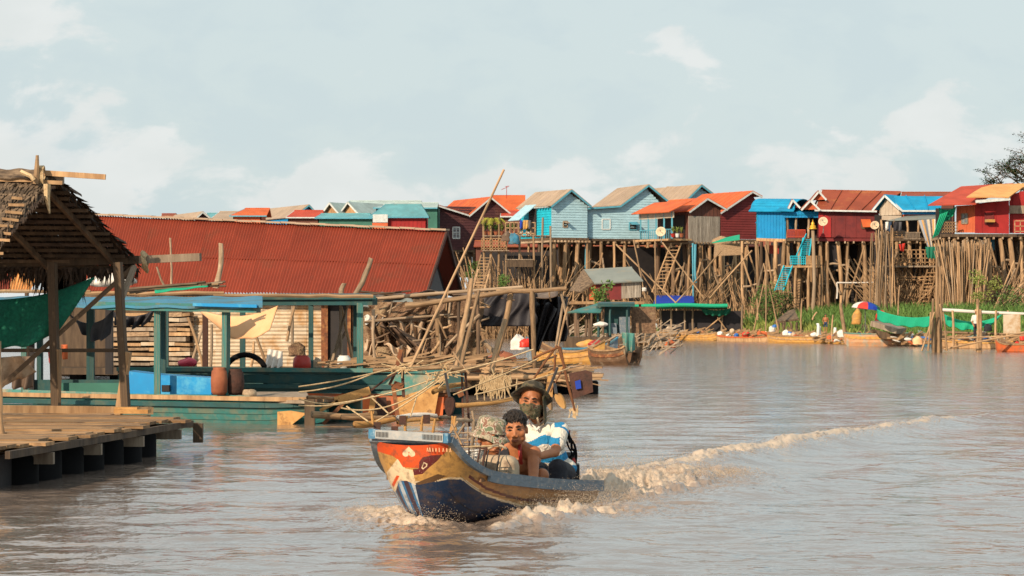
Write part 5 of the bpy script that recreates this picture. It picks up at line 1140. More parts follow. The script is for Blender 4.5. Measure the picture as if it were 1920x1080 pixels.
# -- small hut with grey roof
Y = 152; fr = Fr(1110, Y, 0); t = thing('floating_hut', 'small floating hut with grey sheet roof red wall and thatched porch', 'hut', P(1140, 600, Y))
up2 = up
roof(t, fr.at(1114, 531, -.3), fr.at(1095, 507, 1.4), fr.at(1185, 502, 1.4), fr.at(1206, 526, -.3), 'grey_roof', rib=0)
roof(t, fr.at(1095, 531, 3.1), fr.at(1095, 507, 1.41), fr.at(1185, 502, 1.41), fr.at(1195, 526, 3.1), 'grey_roof')
wall(t, [fr.at(1116, 562), fr.at(1165, 562), fr.at(1165, 528), fr.at(1116, 530)], .08, 'wall_darkred', inward=fr.b); mb = MB(); mb.prism([fr.at(1105, 562, -.05), fr.at(1117, 562, -.05), fr.at(1117, 530, -.05), fr.at(1105, 530, -.05)], fr.b*.1); obj('corner_board', mb, 'orange_paint', t)
A, B = fr.at(1165, 560), fr.at(1204, 557)
for i in range(8):
    mb = MB(); a = A.lerp(B, i/8); b = A.lerp(B, (i+.9)/8); mb.prism([a, b, Vector((b.x, b.y, fr.at(1190, 527).z)), Vector((a.x, a.y, fr.at(1190, 528).z))], fr.b*R.uniform(.04, .09)); obj('board', mb, 'board_grey', t)
mb = MB(); mb.prism([fr.at(1204, 560, 0), fr.at(1204, 526, 0), fr.at(1204, 507, 1.4), fr.at(1204, 526, 3), fr.at(1204, 560, 3)], fr.t*-.06); obj('wall', mb, 'wood_dark', t)
mb = MB(); mb.slab([fr.at(1070, 548, 1.0), fr.at(1090, 550, -.5), fr.at(1115, 532, -.2), fr.at(1096, 507, 1.4)], .12); obj('porch_roof', mb, 'thatch', t)
for x in (1076, 1092): pole('post', fr.at(x, 575, -.2), fr.at(x, 545, -.2), .05, 'pole_tan', t)
mb = MB(); p = [fr.at(1070, 565, -.6), fr.at(1208, 565, -.6)]; p += [p[1]+fr.b*4.2, p[0]+fr.b*4.2]
for q in p: q.z = p[0].z
mb.prism(p, (0, 0, -.15)); obj('deck', mb, 'wood_tan', t)
for x in (1080, 1110, 1140, 1170, 1200):
    for k in (0, 3): q = fr.at(x, 566, k); pole('stilt', Vector((q.x, q.y, -.3)), Vector((q.x, q.y, p[0].z)), .07, 'pole_dark', t)
# the mud and rafts under it
mb = MB()
for i in range(170):
    x = R.uniform(1050, 1262); Y = R.uniform(120, 200); q = P(x, 640, Y); q.z = R.uniform(0, .5)+max(0, (Y-140)*.012); a = R.uniform(-.7, .7); l = R.uniform(.3, 1.3); mb.beam(q, q+Vector((l*math.cos(a), l*math.sin(a)*.4, R.uniform(-.1, .7))), .05, .05)
o = obj('driftwood', mb, 'wood_grey'); tag(o, 'tangle of bamboo rafts and poles between the hut and the netted shed', kind='stuff')
# teal roofed boat house
Y = 128; fr = Fr(1135, Y, 0); t = thing('houseboat', 'green roofed floating cabin with grey blue back wall and door', 'houseboat', P(1135, 660, Y))
mb = MB(); mb.slab([fr.at(1063, 587, -.3), fr.at(1126, 587, -.3), fr.at(1133, 570, 1.2), fr.at(1122, 570, 1.2)], .05); obj('roof', mb, 'teal', t)
mb = MB(); mb.beam(fr.at(1120, 572, .1), fr.at(1190, 572, .1), .2, .14); obj('roof_beam', mb, 'teal_dark', t); mb = MB(); mb.slab([fr.at(1122, 571, 0), fr.at(1190, 571, 0), fr.at(1190, 568, 2), fr.at(1122, 568, 2)], .05); obj('roof', mb, 'teal_dark', t)
screen(t, fr, 1133, 574, 1183, 625, .9, 'teal_dark', 'back_wall'); screen(t, fr, 1162, 594, 1182, 626, .75, 'rail_grey', 'door'); screen(t, fr, 1146, 606, 1158, 626, .75, 'rail_grey', 'cupboard')
for x in (1065, 1086, 1097, 1106, 1121, 1131, 1145, 1177): pole('post', fr.at(x, 640, 0), fr.at(x+R.uniform(-2, 2), 574 if x > 1120 else 586, .3), .06, 'teal_dark' if x in (1145, 1177, 1121) else 'pole_dark', t)
mb = MB(); p = [fr.at(1058, 632, -.8), fr.at(1192, 632, -.8)]; p += [p[1]+fr.b*4, p[0]+fr.b*4]
for q in p: q.z = p[0].z
mb.prism(p, (0, 0, -.5)); obj('deck', mb, 'wood_dark', t)
sack(1103, 652, 125, .32, 'yellow_wood', 'yellow and green heap under the green roof', .7, 'bundle', 'bundle', sx=1.6); sack(1117, 651, 124, .24, 'red_plastic', 'red canvas heap on the houseboat deck', .8, 'bundle', 'bundle', sx=1.5); sack(1126, 612, 127, .22, 'white_cloth', 'white basin under the green roof', .6, 'basin', 'basin', sx=1.5)
sack(1144, 655, 122, .22, 'orange_paint', 'orange float right of the red canvas heap', .6, 'float', 'float', sx=2)
screen(t, fr, 1186, 575, 1232, 625, 1.2, 'net_brown', 'net_wall')
G2 = 'boats moored at the end of the raft'
boat('long blue boat behind the yellow one at the end of the raft', 985, 668, 112, 1160, 668, 112, 1.3, .45, 'rail_grey', grp=G2, rim='blue_roof', inner='wood_dark')
boat('long yellow boat at the end of the raft with a dark bow', 1000, 678, 105, 1140, 680, 103, 1.4, .42, 'yellow_wood', grp=G2, stripe='tan_board')
boat('weathered dark boat with orange flowers painted on its blunt bow', 1118, 683, 102, 1189, 683, 101, 1.5, .5, 'brown_wood', grp=G2, stripe='rust', flat=True, rim='wood_tan')
drape('green_cloth', [P(1165, 623, 101), P(1190, 625, 101), P(1190, 658, 101), P(1170, 661, 101)], 'teal_pale', 'green and white rag draped over a pole at the end of the raft', 'cloth', fold=.1, nf=2)
sack(974, 656, 108, .32, 'white_cloth', 'pale blue and white bundle on the raft under the black tarp', 1.1, 'bundle', 'bundle'); sack(984, 651, 105, .22, 'red_bright', 'red and orange ball shaped float below the pale blue bundle', .9, 'float', 'float')
sack(940, 690, 88, .42, 'clay', 'big rust red basket lying on the raft', .75, 'basket', 'basket', sx=1.15); sack(1000, 690, 88, .25, 'wood_dark', 'dark heap right of the rust red basket', .5, 'bundle', 'bundle', sx=1.8)
t = thing('bamboo_raft', 'brown bamboo raft reaching right to the end with a hanging orange float', 'raft', P(1230, 655, 150))
for i in range(14): y = R.uniform(640, 652); pole('bamboo_pole', P(R.uniform(1180, 1215), y, 150), P(R.uniform(1235, 1262), y+R.uniform(-7, 3), 152), .07, 'pole_tan', t)
for i in range(8): x = 1188+i*9; pole('bamboo_pole', P(x, 652, 149), P(x+R.uniform(-10, 10), R.uniform(615, 642), 151), .05, 'pole_tan', t)
for a, b in (((1222, 636), (1278, 640)), ((1250, 650), (1278, 648)), ((1278, 650), (1279, 637))): pole('rail', P(*a, 151), P(*b, 151), .035, 'dark_metal', t)
sack(1257, 652, 150, .3, 'orange_paint', 'orange float at the tip of the bamboo raft', .9, 'float', 'float')

# ---------------------------------------------------------------- big floating house with the red sheet roof
A, B, Cc, D_ = P(130, 403, 80), P(838, 435, 76), P(800, 553, 73.6), P(95, 545, 77.6)
t = thing('floating_house', 'large floating house with a long red corrugated roof', 'house', P(450, 722, 74))
def corr_sheet(a, b, c, d, m, root, name, amp=.022, per=.082, lift=.0, lab=None):
    """corrugated sheet: a-b along the ridge, d-c along the eave; ribs run down the slope"""
    n = max(4, int((b-a).length/per))*4; nn = (b-a).cross(d-a).normalized()
    if nn.z < 0: nn = -nn
    mb = MB(); vs = []
    for i in range(n+1):
        u = i/n; z = amp*math.sin(i*PI/2)+lift; vs += [a.lerp(b, u)+nn*z, d.lerp(c, u)+nn*z]
    k = len(vs); vs += [v-nn*.008 for v in vs]; fs = []
    for i in range(n): fs += [(2*i, 2*i+2, 2*i+3, 2*i+1), (k+2*i, k+2*i+1, k+2*i+3, k+2*i+2)]
    fs += [(0, 1, k+1, k), (2*n, k+2*n, k+2*n+1, 2*n+1)]; fs += [(2*i, k+2*i, k+2*i+2, 2*i+2) for i in range(n)]+[(2*i+1, 2*i+3, k+2*i+3, k+2*i+1) for i in range(n)]
    mb.add(vs, fs); return obj(name, mb, m, root, smooth=False, label=lab)
NS = 13
for i in range(NS):
    u0, u1 = i/NS, (i+1.03)/NS
    for v0, v1, lf in ((0, .53, .012), (.5, 1, 0)):
        q = lambda u, v: A.lerp(B, u).lerp(D_.lerp(Cc, u), v)
        corr_sheet(q(u0, v0), q(u1, v0), q(u1, v1), q(u0, v1), 'red_sheet', t, 'roof_sheet', lift=(i % 2)*.012+lf)
E1, E2 = P(866, 548, 80.5), P(150, 545, 86); mb = MB(); mb.slab([A, E2, E1, B], .03); obj('rear_roof', mb, 'red_sheet', t)
mb = MB()
for i in range(26): a = A.lerp(B, i/26); b = A.lerp(B, (i+1.05)/26); mb.beam(a+up*(.05+.01*(i % 2)), b+up*(.05+.01*(i % 2)), .28, .05)
obj('ridge_cap', mb, 'roof_beige', t)
mb = MB(); mb.beam(D_+Vector((0, .25, -.10)), Cc+Vector((0, .25, -.10)), .06, .16); obj('eave_board', mb, 'wood_dark', t)
mb = MB(); mb.beam(B, Cc, .05, .12); mb.beam(B, E1, .05, .14); obj('barge_board', mb, 'rust_dark', t)
g0 = B.lerp(Cc, .98)-Vector((.5, 0, 0)); mb = MB(); gx = Vector((-.45, .1, 0)); mb.prism([B+gx-up*.15, Cc+gx+Vector((.15, .3, 0)), P(806, 700, 74.2), P(880, 700, 80.5), E1+gx], (-.06, 0, 0)); obj('gable_wall', mb, 'black_tarp_and_shade', t)  # no tarp here: the wall's near-black colour stands in for shade under the gable
for i in range(3): mb = MB(); q0 = Cc.lerp(E1, .25+.25*i)+gx*.8; mb.beam(Vector((q0.x, q0.y, 0)), Vector((q0.x, q0.y, 2.2+1.2*(1-abs(i-1)))), .09); obj('stud', mb, 'wood_grey', t)
# front wall: panels of corrugated cream sheet, door, brown timber
yw = lambda px: float(np.interp(px, [100, 800], [78.2, 74.4]))
def wp(px, py): return P(px, py, yw(px))
def hsheet(x0, x1, y0, y1, m='cream_sheet', k=0):
    a, b, c, d = wp(x0, y0), wp(x0, y1), wp(x1, y1), wp(x1, y0); o_ = Vector((0, -k, 0)); n = max(3, int((a-b).length/.095))*4; vs = []; mb = MB()
    for i in range(n+1): z = Vector((0, -.018*math.sin(i*PI/2), 0)); vs += [a.lerp(b, i/n)+z+o_, d.lerp(c, i/n)+z+o_]
    kk = len(vs); vs += [v+Vector((0, .012, 0)) for v in vs]; fs = []
    for i in range(n): fs += [(2*i, 2*i+1, 2*i+3, 2*i+2), (kk+2*i, kk+2*i+2, kk+2*i+3, kk+2*i+1)]
    fs += [(2*i, 2*i+2, kk+2*i+2, kk+2*i) for i in range(n)]+[(2*i+1, kk+2*i+1, kk+2*i+3, 2*i+3) for i in range(n)]
    mb.add(vs, fs); obj('wall_sheet', mb, m, t)
for x0, x1 in ((362, 404), (404, 449), (449, 492), (492, 538), (538, 574), (574, 606)):
    hsheet(x0, x1+1, 566, 614, k=.02*R.random()); hsheet(x0, x1+1, 610, 660, k=.03+.02*R.random()); hsheet(x0, x1+1, 656, 706, k=.06+.02*R.random())
hsheet(150, 250, 560, 700, 'cream_sheet', -.3)
mb = MB(); mb.prism([wp(606, 706), wp(660, 706), wp(660, 556), wp(606, 558)], (0, .05, 0)); obj('doorway', mb, 'shadow_inside', t)
mb = MB(); mb.prism([wp(660, 706), wp(800, 706), wp(800, 556), wp(660, 556)], (0, .05, 0)); obj('wall', mb, 'net_brown', t)
for x in (606, 612, 655): mb = MB(); mb.beam(wp(x, 706)-Vector((0, .1, 0)), wp(x, 552)-Vector((0, .1, 0)), .09); obj('door_frame', mb, 'rust', t)
# stacked firewood wall at the left
rr = 0
for j in range(13):
    x = 205
    while x < 350:
        l = R.uniform(26, 90); y = 590+j*9.2; m = R.choice(('wood_tan', 'woven', 'wood_grey', 'cream_sheet')); mb = MB(); a, b = wp(x, y+R.uniform(-1, 1)), wp(min(x+l, 362), y+R.uniform(-1, 1)); mb.beam(a-Vector((0, .3, 0)), b-Vector((0, .3, 0)), .25, R.uniform(.07, .115)); obj('board', mb, m, t); x += l+.6
mb = MB(); mb.prism([wp(100, 706), wp(362, 706), wp(362, 560), wp(100, 560)], (0, .05, 0)); obj('wall', mb, 'wood_dark', t)
mb = MB(); p = [P(110, 712, 76.2), P(870, 712, 73), P(890, 712, 82), P(100, 712, 88)]
for q in p: q.z = .35
mb.prism(p, (0, 0, -.18)); obj('deck', mb, 'wood_dark', t)
mb = MB()
for i in range(10): q = P(150+i*75, 712, 76.6); mb.lathe(Vector((q.x, q.y, -.25)), [(.25, 0), (.28, .1), (.28, .45), (.25, .5)], 10)
obj('float_drum', mb, 'rubber', t, kind='stuff')
# a smaller rusty roof seen through the gap at the far left
t = thing('shed_roof', 'tan and red corrugated roof of a shed seen below the thatch at the left edge', 'shed', P(30, 600, 66)); a, b, c, d = P(-40, 492, 68), P(70, 515, 67), P(55, 548, 66), P(-40, 548, 66)
for i in range(5): q = lambda u, v: a.lerp(b, u).lerp(d.lerp(c, u), v); corr_sheet(q(i/5, 0), q((i+1.03)/5, 0), q((i+1.03)/5, 1), q(i/5, 1), 'red_sheet' if i < 3 else 'roof_sun', t, 'roof_sheet', lift=.01*(i % 2))
for x in (-10, 50): pole('post', P(x, 725, 66), P(x, 545, 66), .06, 'pole_dark', t)
for x0, y0, x1, y1, l in ((404, 540, 414, 456, 'upright weathered stake in front of the red roof'), (662, 560, 696, 484, 'leaning thick pole in front of the red roof'), (321, 545, 319, 446, 'thin upright stick left in front of the red roof'), (643, 560, 646, 531, 'short stub in front of the red roof eave'), (310, 540, 294, 500, 'thin slanting twig by the beam end')):
    tag(pole('wooden_stake', P(x0, y0, 62), P(x1, y1, 62), .012*5 if 'thin' not in l else .025, 'pole_grey'), l, 'stake', 'stakes before the red roof')
# ---------------------------------------------------------------- netted raft in the middle
Y = 64; t = thing('net_raft', 'raft shelter of bamboo poles with brown netting walls and a black tarp', 'raft', P(900, 720, Y))
def pp(a, b, r, Y0=64, Y1=None, m='pole_tan', name='pole', root=None): return pole(name, P(a[0], a[1], Y0), P(b[0], b[1], Y1 or Y0), r, m, root if root is not None else t)
# roof of grey and brown tarps slung over poles
def tarp(c, m, sag=.1, fold=.05, th=.02, nm='roof_tarp', nf=3):
    a, b, cc_, d = [P(x, y, q) for x, y, q in c]; mb = MB()
    def fn(u, v): p = a.lerp(b, u).lerp(d.lerp(cc_, u), v); return p+Vector((0, 0, -sag*4*u*(1-u)+fold*math.sin(nf*6.28*u+3*v)*.5+fold*.6*math.sin(9*v+4*u)))
    mb.sheet(fn, 28, 12, th); return obj(nm, mb, m, t, True)
tarp([(690, 556, 65.6), (770, 548, 66), (850, 547, 69), (720, 549, 70)], 'brown_tarp', .05)
tarp([(674, 576, 64.4), (775, 562, 64.6), (760, 551, 68), (670, 566, 68)], 'grey_roof', .06)
tarp([(850, 552, 64.6), (1045, 552, 64.6), (1050, 541, 69), (800, 545, 69)], 'brown_tarp', .12)
# netting walls
def netwall(x0, x1, y0, y1, m, q=64.5, f=.12, lab=None):
    mb = MB(); a, b, c, d = P(x0, y0, q), P(x1, y0, q), P(x1, y1, q), P(x0, y1, q)
    def fn(u, v): p = a.lerp(b, u).lerp(d.lerp(c, u), v); return p+Vector((.04*math.sin(v*9+u*7), f*math.sin(u*13+v*5)*math.sin(v*3+.5)+f*.5*math.sin(u*31+v*9), 0))
    mb.sheet(fn, 46, 18, .02); return obj('netting', mb, m, t, True, label=lab)
netwall(690, 812, 572, 650, 'net_brown', 64.1); netwall(800, 905, 560, 694, 'net_brown', 64.0, .14); netwall(700, 800, 566, 604, 'net_brown', 63.95, .06)
netwall(690, 912, 566, 705, 'net_brown', 67.5)
netwall(896, 1005, 550, 612, 'black_tarp_and_shade', 64.6, .06, 'black tarp'); netwall(1000, 1062, 556, 640, 'black_tarp_and_shade', 67, .2)
# sagging pale cloth and sacks
def hang(pts, m, n='hung_cloth', q=64, th=.02, nf=3, fold=.1):
    a, b, c, d = [P(x, y, q) for x, y in pts]; mb = MB()
    def fn(u, v): p = a.lerp(b, u).lerp(d.lerp(c, u), v); return p+Vector((0, fold*math.sin(nf*6.28*u+2*v), -.12*math.sin(PI*u)*v+.05*math.sin(11*u+5*v)))
    mb.sheet(fn, 24, 12, th); return obj(n, mb, m, t, True)
hang([(735, 604), (797, 600), (790, 640), (772, 648)], 'cream_cloth'); hang([(683, 594), (722, 590), (712, 606), (684, 604)], 'white_cloth')
hang([(684, 608), (735, 603), (775, 646), (700, 638)], 'net_brown', fold=.2); hang([(712, 612), (742, 606), (815, 668), (790, 672)], 'brown_tarp', q=63.6, fold=.14)
hang([(684, 640), (712, 636), (705, 656), (682, 654)], 'cream_cloth'); hang([(720, 646), (775, 650), (768, 668), (740, 662)], 'cream_cloth', q=63.5)
hang([(775, 652), (820, 655), (815, 676), (780, 674)], 'net_brown', q=63.3)
hang([(838, 640), (905, 640), (905, 694), (842, 690)], 'grey_tarp', q=64.2, fold=.15)
hang([(990, 560), (1045, 575), (1010, 660), (992, 650)], 'black_tarp_and_shade', q=66, fold=.1)
for a, b, r, m in (((640, 566), (980, 538), .07, 'pole_grey'), ((760, 574), (960, 545), .10, 'pole_tan'), ((930, 546), (1062, 541), .09, 'pole_tan'), ((675, 552), (770, 545), .04, 'pole_dark'), ((672, 546), (786, 560), .04, 'pole_dark'),
     ((683, 604), (850, 590), .05, 'pole_grey'), ((818, 562), (828, 696), .09, 'pole_tan'), ((700, 580), (704, 690), .06, 'pole_grey'), ((958, 548), (921, 698), .10, 'pole_tan'), ((998, 546), (1003, 690), .10, 'pole_tan'),
     ((823, 600), (838, 635), .04, 'pole_tan'), ((900, 590), (835, 652), .05, 'pole_grey'), ((825, 640), (808, 662), .06, 'pole_tan'), ((1050, 545), (1062, 600), .05, 'pole_grey'), ((1058, 560), (1040, 665), .05, 'pole_grey'),
     ((905, 640), (950, 696), .09, 'pole_grey'), ((890, 560), (920, 575), .03, 'pole_tan'), ((860, 560), (862, 700), .06, 'pole_dark'), ((895, 560), (896, 700), .07, 'pole_dark'), ((880, 578), (918, 576), .04, 'pole_tan'),
     ((700, 678), (850, 668), .05, 'pole_tan'), ((660, 690), (915, 684), .08, 'pole_tan'), ((700, 695), (920, 690), .07, 'pole_tan'), ((760, 690), (850, 700), .06, 'pole_tan'), ((1065, 575), (1045, 660), .04, 'pole_tan'), ((1030, 548), (1033, 565), .03, 'pole_tan')):
    pp(a, b, r*.62, 63+R.uniform(-.6, .6), None, m)
for i in range(70):
    x = R.uniform(690, 905); y = R.uniform(580, 690); a = R.uniform(-.5, .5) if R.random() < .6 else R.uniform(1.2, 1.9); l = R.uniform(10, 45); pp((x, y), (x+l*math.cos(a), y-l*math.sin(a)), R.uniform(.012, .03), 64+R.uniform(-1.5, 1.5), None, R.choice(('pole_tan', 'pole_grey', 'pole_dark')), 'stick')
mb = MB()
for i in range(420):
    x = R.uniform(670, 1055); q = R.uniform(61.5, 67); p = P(x, 700, q); p.z = R.uniform(.35, .75) if x < 930 else R.uniform(.3, .5); a = R.gauss(0, .3); l = R.uniform(.2, 1.2)
    mb.beam(p, p+Vector((l*math.cos(a), l*math.sin(a), R.gauss(0, .12))), R.uniform(.02, .05), R.uniform(.02, .06))
obj('loose_sticks', mb, 'pole_tan', t, kind='stuff')
mb = MB(); p = [P(665, 705, 61), P(1090, 712, 62.5), P(1110, 712, 70), P(660, 705, 72)]
for q in p: q.z = .3
mb.prism(p, (0, 0, -.12)); obj('deck', mb, 'wood_dark', t)
for i in range(11): a = p[0].lerp(p[1], i/10); b = p[3].lerp(p[2], i/10); pole('bamboo_pole', a-Vector((0, .3, -.05)), b+up*.05, .06, 'pole_tan', t)
for i in range(5): o_ = Vector((0, -.35+i*.3, .12)); pole('bamboo_pole', p[0]+o_, p[1]+o_+Vector((.45, 0, 0)), .055, R.choice(('pole_tan', 'pole_grey', 'pole_dark')), t)
for i in range(7): q = P(860+i*40, 735, 63); mb = MB(); mb.lathe(Vector((q.x, q.y, -.15)), [(.24, 0), (.26, .05), (.26, .42), (.22, .45)], 12); obj('float_drum', mb, 'rubber', t)
for x0, y0, x1, y1, q, r, l in ((762, 704, 945, 318, 58, .028, 'very long bamboo pole leaning far above the roofs'), (854, 692, 884, 524, 59, .062, 'thick leaning pole right of the long bamboo pole'), (864, 690, 898, 545, 59.5, .045, 'thinner pole leaning beside the thick one'), (922, 698, 947, 600, 60, .055, 'short tan pole leaning against the black tarp')):
    tag(pole('bamboo_pole', P(x0, y0, q), P(x1, y1, q+.8), r, 'pole_tan'), l, 'pole', 'poles leaning on the netted raft')
t = thing('ladder', 'rickety bamboo ladder below the plant balcony', 'ladder', P(900, 560, 150)); ladder(t, P(893, 560, 170), P(908, 505, 171), .7, 9, 'pole_tan')

# ---------------------------------------------------------------- teal covered boats in front of the floating house
def long_hull(t, a, b, z_top, z_bot, w, m, m2=None, zsplit=None, wales=((.85, 'teal'),), nose=.0, curve=.0, n=16, upsweep=.25):
    """big boat hull between plan points a and b (near side), planked"""
    a = Vector(a); b = Vector(b); d = (b-a); Lh = d.length; d.normalize(); s = Vector((d.y, -d.x, 0)); s = s if s.y > 0 else -s
    def zt(u): return z_top+upsweep*max(0, (u-.75)/.25)**2*nose+curve*(2*u-1)**2
    def zb(u): return z_bot+(z_top-z_bot)*.75*max(0, (u-.86)/.14)**1.5*nose
    zz = [0, .18, .36, .54, .72, .9, 1]
    for k in range(len(zz)-1):
        mb = MB()
        for i in range(n):
            u0, u1 = i/n, (i+1)/n
            def pt(u, v, out): z = zb(u)+(zt(u)-zb(u))*v; pinch = w*.5*(max(0, (u-.8)/.2)**2)*nose; return a+d*Lh*u+s*(pinch-.10*v+out)+up*z
            mb.add([pt(u0, zz[k], 0), pt(u1, zz[k], 0), pt(u1, zz[k+1]-.012, -.012), pt(u0, zz[k+1]-.012, -.012), pt(u0, zz[k], .05), pt(u1, zz[k], .05), pt(u1, zz[k+1]-.012, .05), pt(u0, zz[k+1]-.012, .05)], [(0, 1, 2, 3), (7, 6, 5, 4), (0, 4, 5, 1), (3, 2, 6, 7)])
        mid = z_bot+(z_top-z_bot)*zz[k]; obj('hull_plank', mb, (m2 if (m2 and mid < zsplit) else m), t)
    mb = MB(); mb.prism([a+s*.1+up*(z_bot), b+s*.1+up*(z_bot+(.5 if nose else 0)), b+s*(.1+w*(1-.5*nose))+up*(z_bot+(.5 if nose else 0)), a+s*(.1+w)+up*z_bot], (0, 0, .06)); obj('bottom', mb, 'brown_wood', t)
    mb = MB(); mb.prism([a+s*w+up*z_bot, b+s*w*.8+up*z_bot, b+s*w*.8+up*z_top, a+s*w+up*z_top], s*.05); obj('far_side', mb, m, t)
    for v, mm in wales:
        mb = MB(); q = []
        for i in range(n+1): u = i/n; z = zb(u)+(zt(u)-zb(u))*v; q.append(a+d*Lh*u+s*(w*.5*(max(0, (u-.8)/.2)**2)*nose-.10*v-.03)+up*z)
        for x, y in zip(q, q[1:]): mb.beam(x, y, .06, .07)
        obj('rub_rail', mb, mm, t)
# rear boat: dark teal above, orange below
t = thing('covered_boat', 'long dark teal boat with orange lower hull moored behind the faded teal boat', 'boat', P(520, 780, 52))
Ya, Yb = 50.6, 49; a, b = P(225, 690, Ya), P(832, 715, Yb); a.z = b.z = 0
long_hull(t, a, b, .80, -.1, 1.5, 'teal_dark', 'orange_paint', .36, ((.98, 'teal'), (.66, 'teal_dark'), (.40, 'rust')), nose=.35, upsweep=-.1)
mb = MB(); e0, e1 = P(640, 743, 49.6), P(832, 745, 48.9); mb.prism([P(585, 742, 48.9), P(832, 745, 48.6), P(830, 780, 48.6), P(585, 778, 48.9)], (0, .05, 0)); obj('orange_panel', mb, 'orange_paint', t)
mb = MB(); mb.prism([P(640, 700, 49.5), P(815, 703, 48.9), P(815, 740, 48.9), P(640, 742, 49.5)], (0, .03, 0)); obj('faded_panel', mb, 'teal_pale', t)
mb = MB(); mb.prism([P(745, 746, 48.7), P(825, 720, 48.5), P(815, 778, 48.5), P(745, 782, 48.7)], (0, .04, 0)); obj('rudder_board', mb, 'tan_board', t, label='tan board with dark scratches')
mb = MB(); mb.prism([P(706, 745, 48.6), P(724, 745, 48.6), P(728, 782, 48.6), P(700, 782, 48.6)], (0, .03, 0)); obj('patch', mb, 'rust_dark', t)
for x0, x1, y, h in ((490, 703, 564, 8), ):
    mb = MB(); mb.beam(P(x0-30, y+2, 52), P(x1, y+1, 50.5), .16, .13); obj('roof_beam', mb, 'teal_dark', t); mb = MB(); mb.slab([P(x0-30, y-2, 51.8), P(x1+2, y-3, 50.3), P(x1-10, y-9, 54), P(x0-30, y-9, 55)], .05); obj('roof', mb, 'teal_dark', t)
for x, q, m, w in ((583, 51.2, 'teal_dark', .085), (675, 50.6, 'teal', .11), (668, 51.6, 'teal_dark', .10), (455, 53, 'teal_dark', .10), (385, 53, 'rust_dark', .10), (310, 53.5, 'teal_dark', .12), (172, 54, 'teal_dark', .1), (205, 55, 'shadow_inside', .14)):
    pole('post', P(x, 702, q), P(x, 568, q), w*.5, m, t, square=True)
# front boat: teal hull, blue roof
t = thing('covered_boat', 'faded teal boat with peeling blue roof moored just behind the plank deck', 'boat', P(300, 800, 46))
Ya, Yb = 48.6, 45; a, b = P(-60, 728, Ya), P(588, 750, Yb); a.z = b.z = 0
long_hull(t, a, b, .40, -.15, 1.7, 'teal', None, 0, ((1.0, 'wood_tan'), (.80, 'teal_dark')), nose=.5, upsweep=-.02)
yf = lambda x: float(np.interp(x, [-60, 588], [48.6, 45]))
def fp(x, y, k=0): return P(x, y, yf(x)+k)
mb = MB(); mb.prism([fp(235, 752, -.05), fp(468, 754, -.05), fp(468, 742, -.05), fp(235, 738, -.05)], (0, .06, 0)); mb.prism([fp(-40, 746, -.05), fp(234, 751, -.05), fp(234, 737, -.05), fp(-40, 728, -.05)], (0, .06, 0)); obj('coaming', mb, 'teal_pale', t)
mb = MB(); mb.slab([fp(468, 755, 0), fp(583, 757, 0), fp(575, 740, 2), fp(470, 740, 2)], .05); obj('fore_deck', mb, 'wood_grey', t)
mb = MB(); mb.prism([fp(520, 798, -.08), fp(545, 798, -.08), fp(575, 775, -.08), fp(545, 770, -.08), fp(520, 772, -.08)], (0, .05, 0)); obj('bare_patch', mb, 'tan_board', t)
mb = MB(); mb.beam(fp(581, 812, -.2), fp(581, 748, -.2), .16); obj('bow_post', mb, 'wood_dark', t)
for y, m, k in ((574, 'teal', -.1), ): mb = MB(); mb.beam(fp(175, 573, k), fp(485, 579, k), .12, .13); obj('roof_beam', mb, m, t)
mb = MB()
mb.sheet(lambda u, v: fp(-60+552*u, 573-17*v, -.25+2.3*v)+up*(.012*math.sin(u*40)), 40, 3, .04); obj('roof', mb, 'blue_roof', t)
mb = MB(); mb.beam(fp(362, 571, -.30), fp(482, 574, -.30), .02, .05); obj('roof_edge', mb, 'blue_paint', t)
for x0, x1, y in ((-60, 170, 548), (160, 420, 551), (400, 700, 556)):
    mb = MB(); k = 10; mb.tube([P(x0+(x1-x0)*i/k, y-1+R.uniform(-1.5, 1.5), 50) for i in range(k+1)], .035, 6); obj('roof_pole', mb, 'pole_tan', t)
for x, k, m, w in ((295, 0, 'teal', .10), (423, 0, 'teal', .10), (45, 0, 'teal', .09), (170, 1.9, 'teal_dark', .13), (75, 1.9, 'teal_dark', .1), (305, 1.9, 'teal_dark', .11), (60, 1.5, 'shadow_inside', .08)):
    o = pole('post', fp(x, 742, k), fp(x+(1 if x == 423 else 0), 576, k), w*.5, m, t, square=True)
tag(solo('blue_box', (lambda mb: (mb.prism([fp(238, 738, .5), fp(396, 740, .5), fp(396, 709, .5), fp(300, 703, .5), fp(238, 696, .5)], (0, 1.0, 0)), mb)[1])(MB()), 'blue_paint', 'bright blue painted box with a small dark square hole inside the teal boat', 'box'))
mb = MB(); mb.prism([fp(303, 734, .47), fp(319, 734, .47), fp(319, 722, .47), fp(303, 722, .47)], (0, .02, 0)); obj('hole', mb, 'shadow_inside', bpy.data.objects['blue_box'])
mb = MB(); mb.prism([fp(40, 738, 1.6), fp(236, 738, 1.6), fp(236, 712, 1.6), fp(40, 712, 1.6)], (0, .05, 0)); obj('inner_bulkhead', mb, 'teal_dark', t); mb = MB(); mb.prism([fp(95, 736, 1.3), fp(235, 736, 1.3), fp(235, 718, 1.3), fp(95, 718, 1.3)], (0, .05, 0)); obj('locker', mb, 'wall_green', t)
def jar(px, py, Y, r, h, m, label, cat='jar'):
    b = P(px, py, Y); mb = MB(); mb.lathe(b, [(r*.7, 0), (r, h*.1), (r*1.05, h*.5), (r*.95, h*.85), (r*.75, h*.93), (r*.8, h), (r*.62, h), (r*.6, h*.9)], 18); return solo(cat.replace(' ', '_'), mb, m, label, cat, smooth=True)
